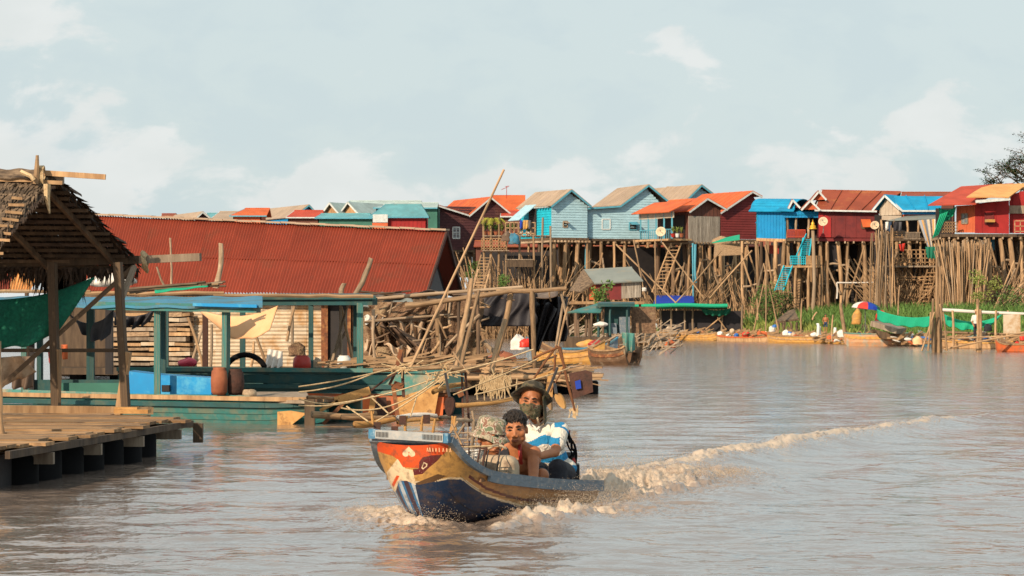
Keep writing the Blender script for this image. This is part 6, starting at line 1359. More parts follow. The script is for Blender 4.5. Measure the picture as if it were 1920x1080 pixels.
jar(411, 740, 45.8, .13, .44, 'clay', 'round shouldered rusty clay jar beside the right teal post'); jar(440, 740, 46, .15, .42, 'rust_dark', 'dark rusty tin bucket right of the teal post', 'bucket'); jar(467, 744, 46, .12, .12, 'can_tan', 'small tan basket on the coaming of the teal boat', 'basket')
jar(566, 698, 50.6, .155, .30, 'red_plastic', 'red plastic drum standing on the rear boat', 'drum')
b = P(460, 700, 50.5); mb = MB(); ax = Quaternion((0, 0, 1), .1)
mb.tube([b+Vector((.38*math.cos(a_), 0, .38*math.sin(a_)-.05)) for a_ in np.linspace(0, 2*PI, 28)], .05, 8, cap=False); solo('tyre', mb, 'rubber', 'black bicycle like tyre hoop standing behind the teal post', 'tyre', smooth=True)
sack(352, 687, 51, .13, 'pink_plastic', 'pink red striped cushion on the rear boat', .75, 'cushion', 'cushion', sx=1.35)
b = P(350, 683, 50.7)
jar(645, 692, 50.8, .12, .24, 'white_plastic', 'white plastic box and jug beside the teal corner post', 'jug'); sack(556, 668, 52, .15, 'net_brown', 'grey crumpled cap shaped bundle above the red drum', 1.0, 'bundle', 'bundle'); sack(590, 690, 51.4, .13, 'cream_cloth', 'pale rope bundle right of the red drum', .9, 'bundle', 'bundle')
drape('grey_cloth', [P(502, 655, 51.5), P(530, 660, 51.5), P(528, 690, 51.3), P(495, 690, 51.3)], 'white_cloth', 'pale grey folded cloth standing behind the rear boat side', 'cloth', nf=3, fold=.07)
drape('orange_awning', [P(370, 578, 50.5), P(522, 573, 49.5), P(505, 620, 49.2), P(420, 624, 50.2)], 'orange_cloth', 'sunlit pale orange cloth sagging under the blue roof', 'cloth', sag=.16, fold=.05, nf=2)
drape('grey_cloth', [P(130, 588, 49.5), P(214, 580, 49), P(205, 628, 48.8), P(150, 612, 49.4)], 'grey_tarp', 'dark grey cloth sagging between the posts at the left', 'cloth', sag=.2, fold=.08, nf=3)
drape('black_cloth', [P(205, 580, 50), P(290, 580, 50), P(278, 604, 50), P(212, 600, 50)], 'black_tarp_and_shade', 'black cloth bunched below the blue roof', 'cloth', sag=.12)
drape('green_net', [P(-60, 560, 39), P(178, 520, 38.5), P(105, 625, 38.2), P(-60, 655, 38.6)], 'green_net', 'dark green net slung below the thatched roof at the left', 'net', sag=.12, fold=.12, nf=2, th=.015)
drape('cream_sheet', [P(-10, 672, 38.6), P(40, 668, 38.4), P(66, 700, 38.6), P(0, 725, 38.4)], 'cream_cloth', 'dirty cream sheet hanging at the far left below the rail', 'cloth', nf=2, fold=.06)
drape('brown_sheet', [P(22, 668, 46), P(66, 668, 46), P(60, 728, 46), P(20, 728, 46)], 'brown_tarp', 'brown sheet hanging behind the cream one', 'cloth', nf=2, fold=.06)
for x, y, l, m in ((120, 660, 'orange life vest hanging in the dark part of the boat', 'orange_paint'), (95, 668, 'red cloth hanging left of the orange vest', 'red_plastic')): drape('vest', [P(x-5, y-14, 52), P(x+7, y-14, 52), P(x+6, y+14, 52), P(x-4, y+12, 52)], m, l, 'clothing', nf=1, fold=.03)
for x0, y0, x1, y1, q, l in ((358, 690, 388, 590, 56, 'left crossed stick before the cream wall'), (382, 690, 352, 595, 56, 'right crossed stick before the cream wall'), (395, 690, 397, 608, 58, 'brown slanting stake by the cream wall'), (538, 640, 552, 574, 56, 'dark sticks leaning by the wall seam'), (548, 660, 548, 574, 57, 'thin upright stick by the wall seam'), (620, 690, 652, 572, 53, 'pale bent log leaning in the doorway'), (640, 690, 638, 572, 53, 'upright pale stick in the doorway'), (664, 690, 640, 575, 53.2, 'thin stick crossing the doorway'), (610, 690, 648, 622, 53.4, 'low slanting log at the door'), (470, 690, 476, 640, 56, 'short stick behind the tyre'), (505, 700, 480, 630, 56, 'thin stick leaning over the pale cloth')):
    tag(pole('stick', P(x0, y0, q), P(x1, y1, q), .03, R.choice(('pole_tan', 'pole_grey'))), l, 'stick', 'sticks before the floating house')
mb = MB(); 
for i in range(40):
    x = R.uniform(590, 700); p = P(x, R.uniform(672, 698), 51+R.uniform(-.5, .8)); mb.beam(p, p+Vector((R.uniform(.3, 1), 0, R.uniform(-.08, .08))), .03, .03)
o = obj('driftwood', mb, 'pole_tan'); tag(o, 'loose sticks heaped on the rear boat by the doorway', kind='stuff')
t = thing('bamboo_bundle', 'bundle of split bamboo tied with green net lying across the boat roof', 'bundle', P(330, 545, 49))
for i in range(9): pole('bamboo_pole', P(240+R.uniform(-20, 20), 546+R.uniform(-4, 3), 49), P(400+R.uniform(-30, 50), 530+R.uniform(-6, 8), 48.6), .022, R.choice(('pole_tan', 'pole_grey', 'pole_dark')), t)
mb = MB(); mb.sheet(lambda u, v: P(290+100*u, 548-12*u-5*v+.6*math.sin(u*14), 48.5+.3*v), 20, 3, .02); obj('net_tie', mb, 'green_bright', t, True)
sack(208, 537, 50, .28, 'white_cloth', 'white sheet crumpled on the roof behind the thatched hut', .5, 'sheet', 'cloth', sx=1.6)

# ---------------------------------------------------------------- rusty boat frames, shafts and ropes in the middle
Y = 42; t = thing('motor_frame', 'rusty long tail motor frame with shafts and bamboo booms between the boats', 'motor frame', P(720, 800, Y))
def beam2(a, b, w, m, name, q0=Y, q1=None, h=None): mb = MB(); mb.beam(P(a[0], a[1], q0), P(b[0], b[1], q1 or q0), w, h); return obj(name, mb, m, t)
beam2((628, 752), (694, 732), .05, 'tan_board', 'shaft_tube', h=.12); beam2((694, 733), (752, 690), .03, 'rust_dark', 'shaft'); beam2((600, 770), (634, 752), .05, 'tan_board', 'shaft_tube')
for a, b, m, w in (((646, 754), (606, 795), 'rust', .05), ((752, 655), (757, 745), 'rust_dark', .045), ((737, 720), (748, 800), 'rust', .06), ((738, 720), (756, 726), 'rust', .1), ((730, 722), (742, 697), 'rust_dark', .04), ((700, 742), (696, 775), 'tan_board', .08), ((872, 690), (880, 800), 'rust_dark', .035), ((866, 700), (869, 812), 'rust_dark', .03), ((744, 690), (752, 655), 'rust', .06), ((858, 740), (868, 735), 'rust', .1)):
    beam2(a, b, w, m, 'brace')
for a, b, m, w in (((585, 777), (705, 776), 'pole_tan', .05), ((640, 782), (745, 782), 'pole_tan', .035), ((665, 796), (745, 784), 'tan_board', .05), ((745, 784), (818, 780), 'white_cloth', .038), ((745, 792), (830, 787), 'tan_board', .025), ((825, 783), (858, 786), 'pole_grey', .03), ((850, 790), (892, 792), 'pole_grey', .035), ((700, 695), (858, 688), 'pole_tan', .03), ((838, 690), (910, 684), 'pole_tan', .035), ((812, 735), (870, 720), 'tan_board', .04), ((855, 760), (960, 748), 'tan_board', .035), ((840, 700), (900, 696), 'rust', .025), ((880, 700), (850, 660), 'pole_tan', .018), ((850, 700), (898, 692), 'pole_tan', .02), ((576, 745), (650, 752), 'pole_tan', .025)):
    pole('boom', P(a[0], a[1], Y-.3), P(b[0], b[1], Y+.2), w, m, t)
mb = MB(); mb.sheet(lambda u, v: P(590+75*u, 800+8*v-6*u*(1-u), 44+.5*v), 8, 3, .08); obj('sunk_board', mb, 'wood_dark', t)
for x, y in ((760, 800), (790, 800), (812, 805), (700, 790), (845, 800), (855, 800)): pole('peg', P(x, y+8, Y-.6), P(x-R.uniform(-4, 4), y-20, Y-.6), .022, 'tan_board', t)
for i, (x, y) in enumerate(((755, 788), (800, 786), (707, 800), (740, 808))): mb = MB(); mb.box(P(x, y, Y-.6), (.1, .08, .13)); obj('block', mb, 'rust_dark', t)
RP = [((560, 725), (760, 684), .06), ((560, 748), (625, 757), .05), ((625, 757), (820, 708), .10), ((640, 765), (832, 700), .42), ((705, 790), (845, 698), .05), ((560, 760), (700, 742), .12), ((760, 690), (850, 672), .05), ((840, 700), (1000, 655), .05), ((850, 740), (1010, 672), .03), ((690, 790), (650, 762), .0), ((728, 775), (696, 745), 0), ((770, 780), (784, 735), 0), ((560, 735), (700, 700), .1), ((890, 740), (1068, 690), .05), ((822, 706), (850, 690), .02)]
for a, b, s in RP:
    mb = MB(); mb.rope(P(a[0], a[1], Y-.8), P(b[0], b[1], Y-.2), .011, s*.5, 5, 14); obj('rope', mb, 'rope', t)
for cx, cy in ((822, 708), (752, 690), (835, 700)):
    mb = MB()
    for i in range(26): p = P(cx+R.gauss(0, 9), cy+R.gauss(0, 5), Y-.3); mb.tube([p, p+Vector((R.gauss(0, .12), 0, R.gauss(0, .08)))], .008, 4)
    obj('rope_tangle', mb, 'rope', t)
def blade(px, py, q, ln, w, ang, m, label, shaft=None):
    c = P(px, py, q); tt = thing('propeller', label, 'propeller', c); mb = MB(); ux = Vector((math.sin(ang), 0, math.cos(ang))); vx = Vector((math.cos(ang), .35, -math.sin(ang)))
    pr = [c+ux*ln*.5*math.cos(a)+vx*w*.5*math.sin(a)*(1+.25*math.cos(a)) for a in np.linspace(0, 2*PI, 18)[:-1]]; mb.prism(pr, Vector((.02, .03, 0))); obj('blade', mb, m, tt)
    if shaft:
        mb = MB(); mb.tube([c+ux*ln*.45, P(*shaft, q+.3)], .02, 6); obj('shaft', mb, 'dark_metal', tt)
blade(842, 762, 40, .28, .13, .05, 'rust_dark', 'dark leaf shaped propeller blade above the bow of the moving boat', (835, 700))
blade(1050, 752, 36, .22, .09, -.5, 'tan_board', 'tan leaf shaped propeller blade behind the striped shirt', (1040, 720)); blade(1028, 755, 36, .2, .06, -.3, 'wood_tan', 'half hidden tan blade at the hat brim', (1045, 690))
t = thing('rudder_frame', 'blue and red patterned rusty plate hanging on the frame right of the hat', 'rudder', P(1090, 770, 44))
mb = MB(); mb.prism([P(1066, 700, 44), P(1098, 694, 44), P(1110, 698, 44), P(1112, 735, 44), P(1075, 748, 44)], (0, .05, 0)); obj('plate', mb, 'rust_dark', t); mb = MB(); mb.prism([P(1078, 715, 43.95), P(1088, 712, 43.95), P(1090, 728, 43.95), P(1080, 730, 43.95)], (0, .03, 0)); obj('painted_patch', mb, 'tarp_blue', t)
for a, b, w in (((1050, 650), (1078, 770), .022), ((1056, 690), (1032, 735), .012), ((1045, 648), (995, 720), .018), ((1048, 650), (1060, 690), .02), ((1040, 665), (1038, 695), .02), ((1000, 672), (1050, 650), .02)): pole('rod', P(*a, 44), P(*b, 44), w, 'rust', t)
mb = MB(); mb.prism([P(1028, 700, 44), P(1038, 700, 44), P(1036, 745, 44), P(1022, 740, 44)], (0, .04, 0)); mb.prism([P(1000, 706, 44), P(1062, 685, 44), P(1062, 692, 44), P(1000, 712, 44)], (0, .04, 0)); obj('bracket', mb, 'tan_board', t)
mb = MB()
for i in range(30): p = P(1077+R.gauss(0, 4), 765+R.gauss(0, 5), 44); mb.tube([p, p+Vector((R.gauss(0, .02), 0, -R.uniform(.03, .12)))], .008, 4)
obj('rope_end', mb, 'rope', t)
t = thing('rope_bunch', 'straw rope bunch hanging from the raft edge left of the hat', 'rope', P(930, 745, 46)); mb = MB()
for i in range(90): p = P(930+R.gauss(0, 16), 712+R.gauss(0, 8), 46); mb.tube([p, p+Vector((R.gauss(0, .05), 0, -R.uniform(.05, .3)))], .011, 4)
obj('strands', mb, 'rope', t, kind='stuff')

# ---------------------------------------------------------------- thatched hut and plank deck at the left
zd = .44
t = thing('plank_deck', 'weathered plank deck on black drums at the left edge', 'deck', P(150, 870, 36))
nearC, farC = P(6, 846, 27.6), P(352, 787, 35.8); nearC.z = farC.z = zd; NP = 22; ed = farC-nearC
for i in range(NP):
    s = nearC+ed*(i/NP)+Vector((R.uniform(-.16, .14), 0, 0)); e = nearC+ed*((i+.93)/NP)+Vector((R.uniform(-.16, .14), 0, 0)); e.x = s.x+ed.x*.93/NP
    dz = R.uniform(-.012, .018); s.z = e.z = zd+dz; lf = Vector((-6.5, .25, R.uniform(-.02, .02))); seg = R.uniform(.25, .75); mb = MB()
    mb.prism([s, e, e+lf*seg, s+lf*seg], (0, 0, -.035)); obj('plank', mb, 'plank', t); mb = MB(); g = lf*(seg+.006); u_ = Vector((0, 0, R.uniform(-.01, .01))); mb.prism([s+g+u_, e+g+u_, e+lf, s+lf], (0, 0, -.035)); obj('plank', mb, 'plank', t)
for i in range(3):
    s = farC+Vector((-.25-.5*i, .15+i*.9, -.03)); mb = MB(); mb.prism([s, s+Vector((.05, .8, 0)), s+Vector((-6, 1.0, 0)), s+Vector((-6, .2, 0))], (0, 0, -.035)); obj('plank', mb, 'plank', t)
mb = MB(); mb.beam(nearC+Vector((.05, -.05, -.075)), farC+Vector((.05, 0, -.075)), .05, .075); obj('edge_beam', mb, 'wood_dark', t)
mb = MB(); mb.beam(nearC+Vector((-.05, -.15, -.16)), nearC+Vector((-3, -.1, -.16)), .15, .16); obj('cross_beam', mb, 'tan_board', t)
for k in (.18, .42, .66, .9): q = nearC+ed*k+Vector((.1, 0, -.18)); mb = MB(); mb.beam(q, q+Vector((-3.5, .1, 0)), .09, .12); obj('cross_beam', mb, 'wood_grey', t)
mb = MB(); q = farC+Vector((.12, .1, -.1)); mb.beam(q+Vector((0, 0, .02)), q+Vector((0, 0, -.22)), .12); mb.beam(q+Vector((-.9, -.2, -.02)), q, .05, .06); obj('end_block', mb, 'wood_dark', t)
for i, k in enumerate((.16, .27, .38, .49, .60, .71, .80)):
    c = nearC+ed*k+Vector((-.34, .25, -.75)); mb = MB(); mb.lathe(c, [(.27, 0), (.29, .05), (.29, .2), (.30, .22), (.29, .24), (.29, .58), (.26, .62)], 18); obj('drum', mb, 'rubber', t, True)
mb = MB(); mb.prism([nearC+Vector((-.2, .5, -.12)), farC+Vector((-.5, 0, -.12)), farC+Vector((-.5, 0, -.6)), nearC+Vector((-.2, .5, -.6))], (-.05, 0, 0)); obj('shade_skirt', mb, 'shadow_inside', t)  # near-black sheet added in place of the shade under the deck
b0, b1 = P(-60, 766, 37.5), P(285, 770, 38.8); mb = MB(); mb.beam(b0, b1, .10, .10); obj('back_beam', mb, 'wood_tan', t); mb = MB(); mb.beam(b0-up*.1+Vector((0, -.15, 0)), b1-up*.08+Vector((-.5, -.15, 0)), .10, .08); obj('back_beam', mb, 'wood_grey', t)
mb = MB(); mb.box(P(248, 771, 37.6), (.45, .3, .05)); mb.box(P(238, 766, 37.7), (.3, .25, .04)); solo('offcut', mb, 'tan_board', 'orange brown wood offcuts at the foot of the right post', 'wood')
tag(pole('mooring_pole', P(12, 890, 31), P(-6, 640, 31), .055, 'pole_tan'), 'light pole standing in the water at the left edge', 'pole'); jr = P(8, 866, 30.8); mb = MB(); mb.lathe(jr, [(.08, -.06), (.11, -.04), (.11, .06), (.08, .08)], 12); solo('float', mb, 'yellow_wood', 'yellow wooden collar round the pole at the left edge', 'collar')

t = thing('thatched_hut', 'open hut with dark palm thatch roof over the plank deck', 'hut', P(120, 775, 38))
ridge0 = P(105, 338, 37.3); farE = P(255, 500, 39.0); nearE = P(-26, 482, 35.6); lx = Vector((-2.9, .2, .02))
eL = farE+lx; nL = nearE+lx; rL = ridge0+lx
def thatch_slope(a, b, along, m, n, w0, sl, seed, rows=26, up_=True):
    """rows of palm leaf courses from the ridge a down to the eave b, running along 'along'"""
    rr_ = random.Random(seed); nn = (b-a).cross(along).normalized(); nn = nn if nn.z > 0 else -nn; dn = (b-a).normalized(); al = along.normalized(); Ll = along.length
    for k in range(rows):
        p = a.lerp(b, (k+.2)/rows); mb = MB(); q = 0.0
        while q < Ll:
            w = rr_.uniform(.018, .05); ln = (b-a).length/rows*rr_.uniform(1.6, 3.4); s = p+al*q+nn*rr_.uniform(-.01, .03); off = al*rr_.gauss(0, .07); lift = nn*(.05+rr_.uniform(0, .04)); tipp = s+dn*ln+off-nn*.01
            mb.add([s+lift, s+al*w+lift, tipp+al*w*.5+nn*rr_.uniform(-.02, .05), tipp, s+lift-nn*.03, s+al*w+lift-nn*.03], [(0, 1, 2, 3), (5, 4, 3, 2), (0, 3, 4), (1, 5, 2)]); q += w*.8
            if q > 2.9: break
        obj('thatch_course', mb, m, t)
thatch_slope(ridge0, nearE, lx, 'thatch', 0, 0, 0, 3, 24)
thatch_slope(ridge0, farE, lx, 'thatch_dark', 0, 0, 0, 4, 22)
# battens under the far slope, rafters, hanging fringe
for k in range(15):
    u_ = (k+.6)/15; p = ridge0.lerp(farE, u_)-up*.04; mb = MB(); mb.beam(p+Vector((R.uniform(-.02, .10), 0, 0)), p+lx*.97, .035, .045); obj('batten', mb, R.choice(('wood_dark', 'wood_dark', 'thatch_dark')), t)
for k, m in ((.06, 'wood_dark'), (.4, 'wood_dark'), (.85, 'wood_dark')):
    for E in (farE, nearE): mb = MB(); mb.beam(ridge0+lx*k-up*.08, E+lx*k-up*.08+(E-ridge0)*.06, .06, .07); obj('rafter', mb, m, t)
mb = MB(); mb.beam(ridge0+Vector((-3, .2, .02)), ridge0+Vector((.1, 0, 0)), .09, .10); obj('ridge_beam', mb, 'wood_grey', t)
mb = MB(); mb.beam(P(78, 324, 37.2), P(198, 332, 37.2), .06, .07); obj('ridge_pole', mb, 'wood_tan', t, label='tan pole sticking out right over the ridge'); mb = MB(); mb.beam(P(75, 341, 37.1), P(117, 343, 37.1), .05, .05); mb.beam(P(-40, 336, 37.1), P(60, 338, 37.1), .05, .05); obj('ridge_pole', mb, 'wood_tan', t)
mb = MB(); mb.sheet(lambda u, v: P(-40+105*u, 319+17*v+1.5*math.sin(u*15), 37.2-.15*v), 14, 3, .02); obj('ridge_cover', mb, 'thatch', t, label='pale folded leaf cover along the ridge')
mb = MB(); mb.tube([P(67, 345, 37), P(69, 318, 37), P(70, 291, 37)], [.04, .035, .02], 7); obj('ridge_peg', mb, 'pole_tan', t)
mb = MB()
for k in range(5): c = P(72+k*2.5, 330, 37.1); mb.tube([c+Vector((0, .09*math.cos(a_), .13*math.sin(a_))) for a_ in np.linspace(0, 2*PI, 12)], .012, 5, cap=False)
mb.tube([P(40, 322, 37), P(58, 330, 36.9), P(64, 338, 36.9)], .03, 5); mb.tube([P(88, 345, 36.9), P(88, 372, 36.9), P(93, 400, 36.9)], [.05, .04, .01], 5); obj('lashing', mb, 'rope', t)
# eave beam with its lashed end
mb = MB(); mb.beam(farE+lx+up*.0, P(262, 487, 38.8), .10, .11); obj('eave_beam', mb, 'wood_dark', t); mb = MB(); mb.beam(P(262, 487, 38.8), P(376, 482, 38.6), .09, .105); obj('eave_beam', mb, 'wood_grey', t)
mb = MB()
for k in range(6): c = P(268+k*1.6, 487+k*.8, 38.75); mb.tube([c+Vector((.02*math.sin(a_*2), .10*math.cos(a_), .12*math.sin(a_)-.03*k/5)) for a_ in np.linspace(0, 2*PI, 12)], .012, 5, cap=False)
obj('lashing', mb, 'rope', t)
fr_ = MB(); rr_ = random.Random(9)
for i in range(520):
    u_ = rr_.random(); p = farE+lx*u_*.85+Vector((0, rr_.gauss(0, .12), -.02)); l = rr_.uniform(.06, .42)*(.5+.5*abs(math.sin(u_*14))); e = p+Vector((rr_.gauss(0, .05), rr_.gauss(0, .05), -l)); fr_.add([p, p+Vector((.035, 0, 0)), e], [(0, 1, 2)])
for i in range(200):
    u_ = rr_.random(); p = ridge0.lerp(farE, u_)+Vector((.04, 0, .03)); e = p+Vector((rr_.uniform(.02, .16), rr_.gauss(0, .06), -rr_.uniform(.02, .2))); fr_.add([p, p+Vector((0, .05, -.03)), e], [(0, 1, 2)])
for i in range(260):
    u_ = rr_.random(); p = ridge0.lerp(nearE, u_)+Vector((.02, 0, .04)); e = p+(nearE-ridge0).normalized()*rr_.uniform(.1, .4)+Vector((rr_.uniform(-.1, .12), 0, 0)); fr_.add([p, p+Vector((-.05, .02, 0)), e], [(0, 1, 2)])
obj('fringe', fr_, 'thatch_dark', t, kind='stuff')
for i in range(9): y = 372+i*13; x = 40-i*6; mb = MB(); mb.beam(P(x-18, y-1, 36.6-i*.12), P(x+R.uniform(2, 18), y+R.uniform(-1, 3), 36.6-i*.12), .03, .035); obj('batten_end', mb, 'wood_tan', t)
mb = MB(); c0 = P(48, 530, 39.5)
for i in range(160):
    p = P(R.uniform(70, 150), 500, 39.3); e = p+Vector((R.gauss(0, .08), 0, -R.uniform(.2, .75)*math.exp(-((p.x-P(115, 500, 39.3).x)/.35)**2)-.05)); mb.add([p, p+Vector((.05, 0, 0)), e], [(0, 1, 2)])
obj('leaf_bunch', mb, 'thatch_dark', t, kind='stuff')
for x0, y0, x1, y1, w, m in ((105, 762, 98, 492, .105, 'wood_dark'), (236, 765, 221, 492, .10, 'wood_dark'), (222, 778, 240, 660, .085, 'wood_tan'), (105, 762, 107, 655, .10, 'wood_tan'), (-30, 765, -30, 492, .1, 'wood_dark')): o = pole('post', P(x0, y0, 38.4-.002*x0), P(x1, y1, 38.4-.002*x1), w*.5, m, t, square=True)
for a, b, w, m in (((-10, 735), (250, 500), .06, 'wood_dark'), ((-30, 657), (240, 657), .05, 'wood_dark'), ((228, 560), (252, 500), .06, 'wood_grey')): o = pole('brace', P(a[0], a[1], 38.1), P(b[0], b[1], 38.5), w*.5, m, t, square=True)
# ---------------------------------------------------------------- the moving boat
BO = Vector((-.83, 23.2, 0)); BA = math.radians(-22.3)
bt = thing('long_tail_boat', 'painted wooden motor boat speeding toward the camera with three men aboard', 'boat', BO, None, BA)
BM = Matrix.Translation(BO) @ Matrix.Rotation(BA, 4, 'Z')
ST = [  # y, keel z, bilge x z, mid x z, gunwale x z
 (0, .655, .12, .66, .235, .672, .345, .715), (.05, .46, .125, .50, .245, .585, .352, .69), (.12, .29, .14, .36, .265, .475, .37, .625), (.3, .03, .17, .135, .31, .31, .41, .505),
 (.6, -.08, .22, .0, .375, .175, .455, .405), (1.2, -.14, .27, -.05, .44, .09, .49, .335), (2.0, -.15, .28, -.06, .45, .065, .50, .262), (2.7, -.15, .27, -.06, .43, .05, .47, .215), (3.35, -.12, .24, -.05, .37, .05, .41, .175)]
SA = np.array(ST)
def pchip(x, y, q):
    h = np.diff(x); d = np.diff(y)/h; m = np.zeros(len(x)); m[0] = d[0]; m[-1] = d[-1]
    for i in range(1, len(x)-1):
        if d[i-1]*d[i] > 0: w1 = 2*h[i]+h[i-1]; w2 = h[i]+2*h[i-1]; m[i] = (w1+w2)/(w1/d[i-1]+w2/d[i])
    i = np.clip(np.searchsorted(x, q)-1, 0, len(x)-2); t = (q-x[i])/h[i]; return (2*t**3-3*t**2+1)*y[i]+(t**3-2*t**2+t)*h[i]*m[i]+(-2*t**3+3*t**2)*y[i+1]+(t**3-t**2)*h[i]*m[i+1]
def section(y):
    kz, bx, bz, mx, mz, gx, gz = [float(pchip(SA[:, 0], SA[:, i], y)) for i in range(1, 8)]; return kz, bx, bz, mx, mz, gx, gz
def hullpt(y, s, inset=0):
    kz, bx, bz, mx, mz, gx, gz = section(y); a = abs(s)
    xs = np.array([0, bx, mx, gx]); zs = np.array([kz, bz, mz, gz]); ss = np.array([0, .36, .7, 1])
    x = float(pchip(ss, xs, a)); z = float(pchip(ss, zs, a)); return Vector((math.copysign(max(0, x-inset), s) if a > 1e-6 else 0, y, z+inset*.6*(1-a)))
ysn = np.concatenate([np.linspace(0, .13, 170), np.linspace(.132, .7, 120), np.linspace(.71, 3.35, 200)]); ssn = np.linspace(-1, 1, 221)
_sec = [pchip(SA[:, 0], SA[:, i], ysn) for i in range(1, 8)]; _ab = np.abs(ssn); V = []
for i_, y_ in enumerate(ysn):
    kz, bx, bz, mx, mz, gx, gz = [c[i_] for c in _sec]; ss = np.array([0, .36, .7, 1]); xv = np.maximum(0, pchip(ss, np.array([0, bx, mx, gx]), _ab))*np.sign(ssn); zv = pchip(ss, np.array([kz, bz, mz, gz]), _ab)
    V += [Vector((float(a), float(y_), float(b))) for a, b in zip(xv, zv)]; W = len(ssn); FF = [(i*W+j, i*W+j+1, (i+1)*W+j+1, (i+1)*W+j) for i in range(len(ysn)-1) for j in range(W-1)]
mb = MB(); mb.v = V; mb.f = FF; mb.m = [0]*len(FF); hull = obj('hull', mb, 'hull_paint', bt, True, local=True)
RED, YEL, TAN, NAVY, DRED, CREAM, BROWN, BLU, LBL = (.62, .075, .012), (.50, .27, .075), (.42, .20, .062), (.007, .025, .068), (.10, .008, .012), (.72, .56, .36), (.20, .10, .04), (.03, .16, .34), (.42, .47, .52)
def inpoly(x, z, pl):
    c = False; j = len(pl)-1
    for i in range(len(pl)):
        if (pl[i][1] > z) != (pl[j][1] > z) and x < (pl[j][0]-pl[i][0])*(z-pl[i][1])/(pl[j][1]-pl[i][1])+pl[i][0]: c = not c
        j = i
    return c
def zp(zx, zy):                                      # measured place on the bow face -> lateral metres, height
    px = 660+zx*.287; py = 690+zy*.287; return (px-769)/213., 1.7-(py-595)/229.
redP = [zp(*q) for q in ((100, 430), (640, 430), (628, 520), (600, 560), (500, 568), (455, 590), (437, 625), (435, 652), (330, 648), (300, 600), (262, 575), (150, 548), (110, 540))]
eyeP = [zp(*q) for q in ((435, 655), (438, 610), (462, 580), (520, 565), (590, 562), (560, 600), (500, 650), (460, 690), (400, 700), (385, 660))]
drop = [zp(*q) for q in ((468, 610), (492, 622), (490, 640), (462, 660), (452, 650))]; drop2 = [zp(*q) for q in ((470, 618), (484, 626), (482, 638), (464, 652), (459, 645))]
creamP = [zp(*q) for q in ((215, 690), (280, 610), (296, 590), (345, 655), (395, 665), (415, 765), (345, 735), (300, 740), (270, 830), (240, 810))]
darkP = [zp(*q) for q in ((412, 752), (450, 735), (560, 690), (620, 705), (540, 740), (430, 765))]
redb = [zp(*q) for q in ((245, 775), (285, 705), (305, 708), (262, 790))]
def spade(x, z):
    X, Z = zp(370, 556); u = (x-X)/.060; v = (z-Z)/.050
    if v > .25: return abs(u) < max(0, (1.15-v))*.95
    return (abs(u)-.48)**2*1.7+(v+.05)**2*1.6 < .36 and v > -.75
def scratch(x, z):
    return False
ntop = lambda y, right: float(np.interp(y, [.0, .10, .18, .28, .42, .6, .9, 1.3, 2, 2.8, 3.35], [.33, .345, .375, .37, .30, .225, .155, .09, .035, -.0, -.02])) if right else float(np.interp(y, [0, .1, .3, .6, 1.3, 3.3], [.33, .36, .34, .22, .1, 0]))
def hpaint(v):
    x, y, z = v
    # where the bow is seen from ahead: what is at this lateral place, pushed by the depth
    xx = x+.41*y-.0*x; nt_ = ntop(y, x > 0)
    if y < .62:
        if spade(xx, z): return CREAM
        if inpoly(xx, z, drop2): return DRED
        if inpoly(xx, z, drop): return CREAM
        if inpoly(xx, z, eyeP) and x > 0: return DRED
        if inpoly(xx, z, redP) and z > .46: return RED
        if x < .02 and inpoly(xx, z, redb): return RED
        if x < .05 and inpoly(xx, z, creamP): return CREAM
        if inpoly(xx, z, darkP): return (.10, .05, .02)
    if z < nt_:
        if x < 0:
            k = math.sin(x*46+z*7); return LBL if k > .6 else BLU if k > -.45 else (.05, .03, .05)
        return NAVY
    if z < nt_+.016: return CREAM
    if x > 0:
        if nt_+.045 < z < nt_+.068 and y > .34 and y < 2.6: return DRED
        if z < nt_+.045 and y > .3: return (.50, .26, .09)
        return TAN if y > .45 else YEL
    return YEL
ca = hull.data.color_attributes.new('paint', 'FLOAT_COLOR', 'POINT'); buf = []
for i_, v in enumerate(V):
    c_ = hpaint(v); a_ = abs(ssn[i_ % W]); k_ = .4 if v.y > .25 and (abs(a_-.55) < .005 or abs(a_-.80) < .005) else 1
    k_ *= .62 if v.z < .03+.02*math.sin(v.y*9) else 1; buf += [*(x_*k_ for x_ in c_), 1]
ca.data.foreach_set('color', buf)
mb = MB(); yi = np.linspace(.06, 3.3, 70); si = np.linspace(-1, 1, 25); mb.v = [hullpt(y, s, .03) for y in yi for s in si]; mb.f = [((i+1)*25+j, (i+1)*25+j+1, i*25+j+1, i*25+j) for i in range(69) for j in range(24)]; mb.m = [0]*len(mb.f); obj('inner_hull', mb, 'boat_blue', bt, True, local=True)
mb = MB(); tp = [hullpt(3.35, s) for s in np.linspace(-1, 1, 21)]; mb.prism(tp, (0, -.04, 0)); obj('transom', mb, 'rail_grey', bt, local=True)
fl = []
for y in np.linspace(.35, 3.28, 30): g = section(y); fl.append((float(np.interp(.10, [g[0], g[2], g[4], g[6]], [0, g[1], g[3], g[5]])), y))
mb = MB(); mb.prism([(-x, y, .10) for x, y in fl]+[(x, y, .10) for x, y in reversed(fl)], (0, 0, .02)); obj('floor_board', mb, 'brown_wood', bt, local=True)
for sg in (-1, 1):
    mb = MB(); q = [hullpt(y, sg) for y in np.concatenate([np.linspace(.02, .6, 16), np.linspace(.68, 3.35, 30)])]
    for a, b in zip(q, q[1:]): mb.beam(a+Vector((0, 0, .0)), b+Vector((0, 0, .0)), .05, .055)
    obj('gunwale', mb, 'rail_grey', bt, local=True)
    mb = MB(); q2 = [p+Vector((sg*.012, 0, -.045)) for p in q[14:]]
    for a, b in zip(q2, q2[1:]): mb.beam(a, b, .03, .05)
    obj('rub_rail', mb, 'rail_grey', bt, local=True)
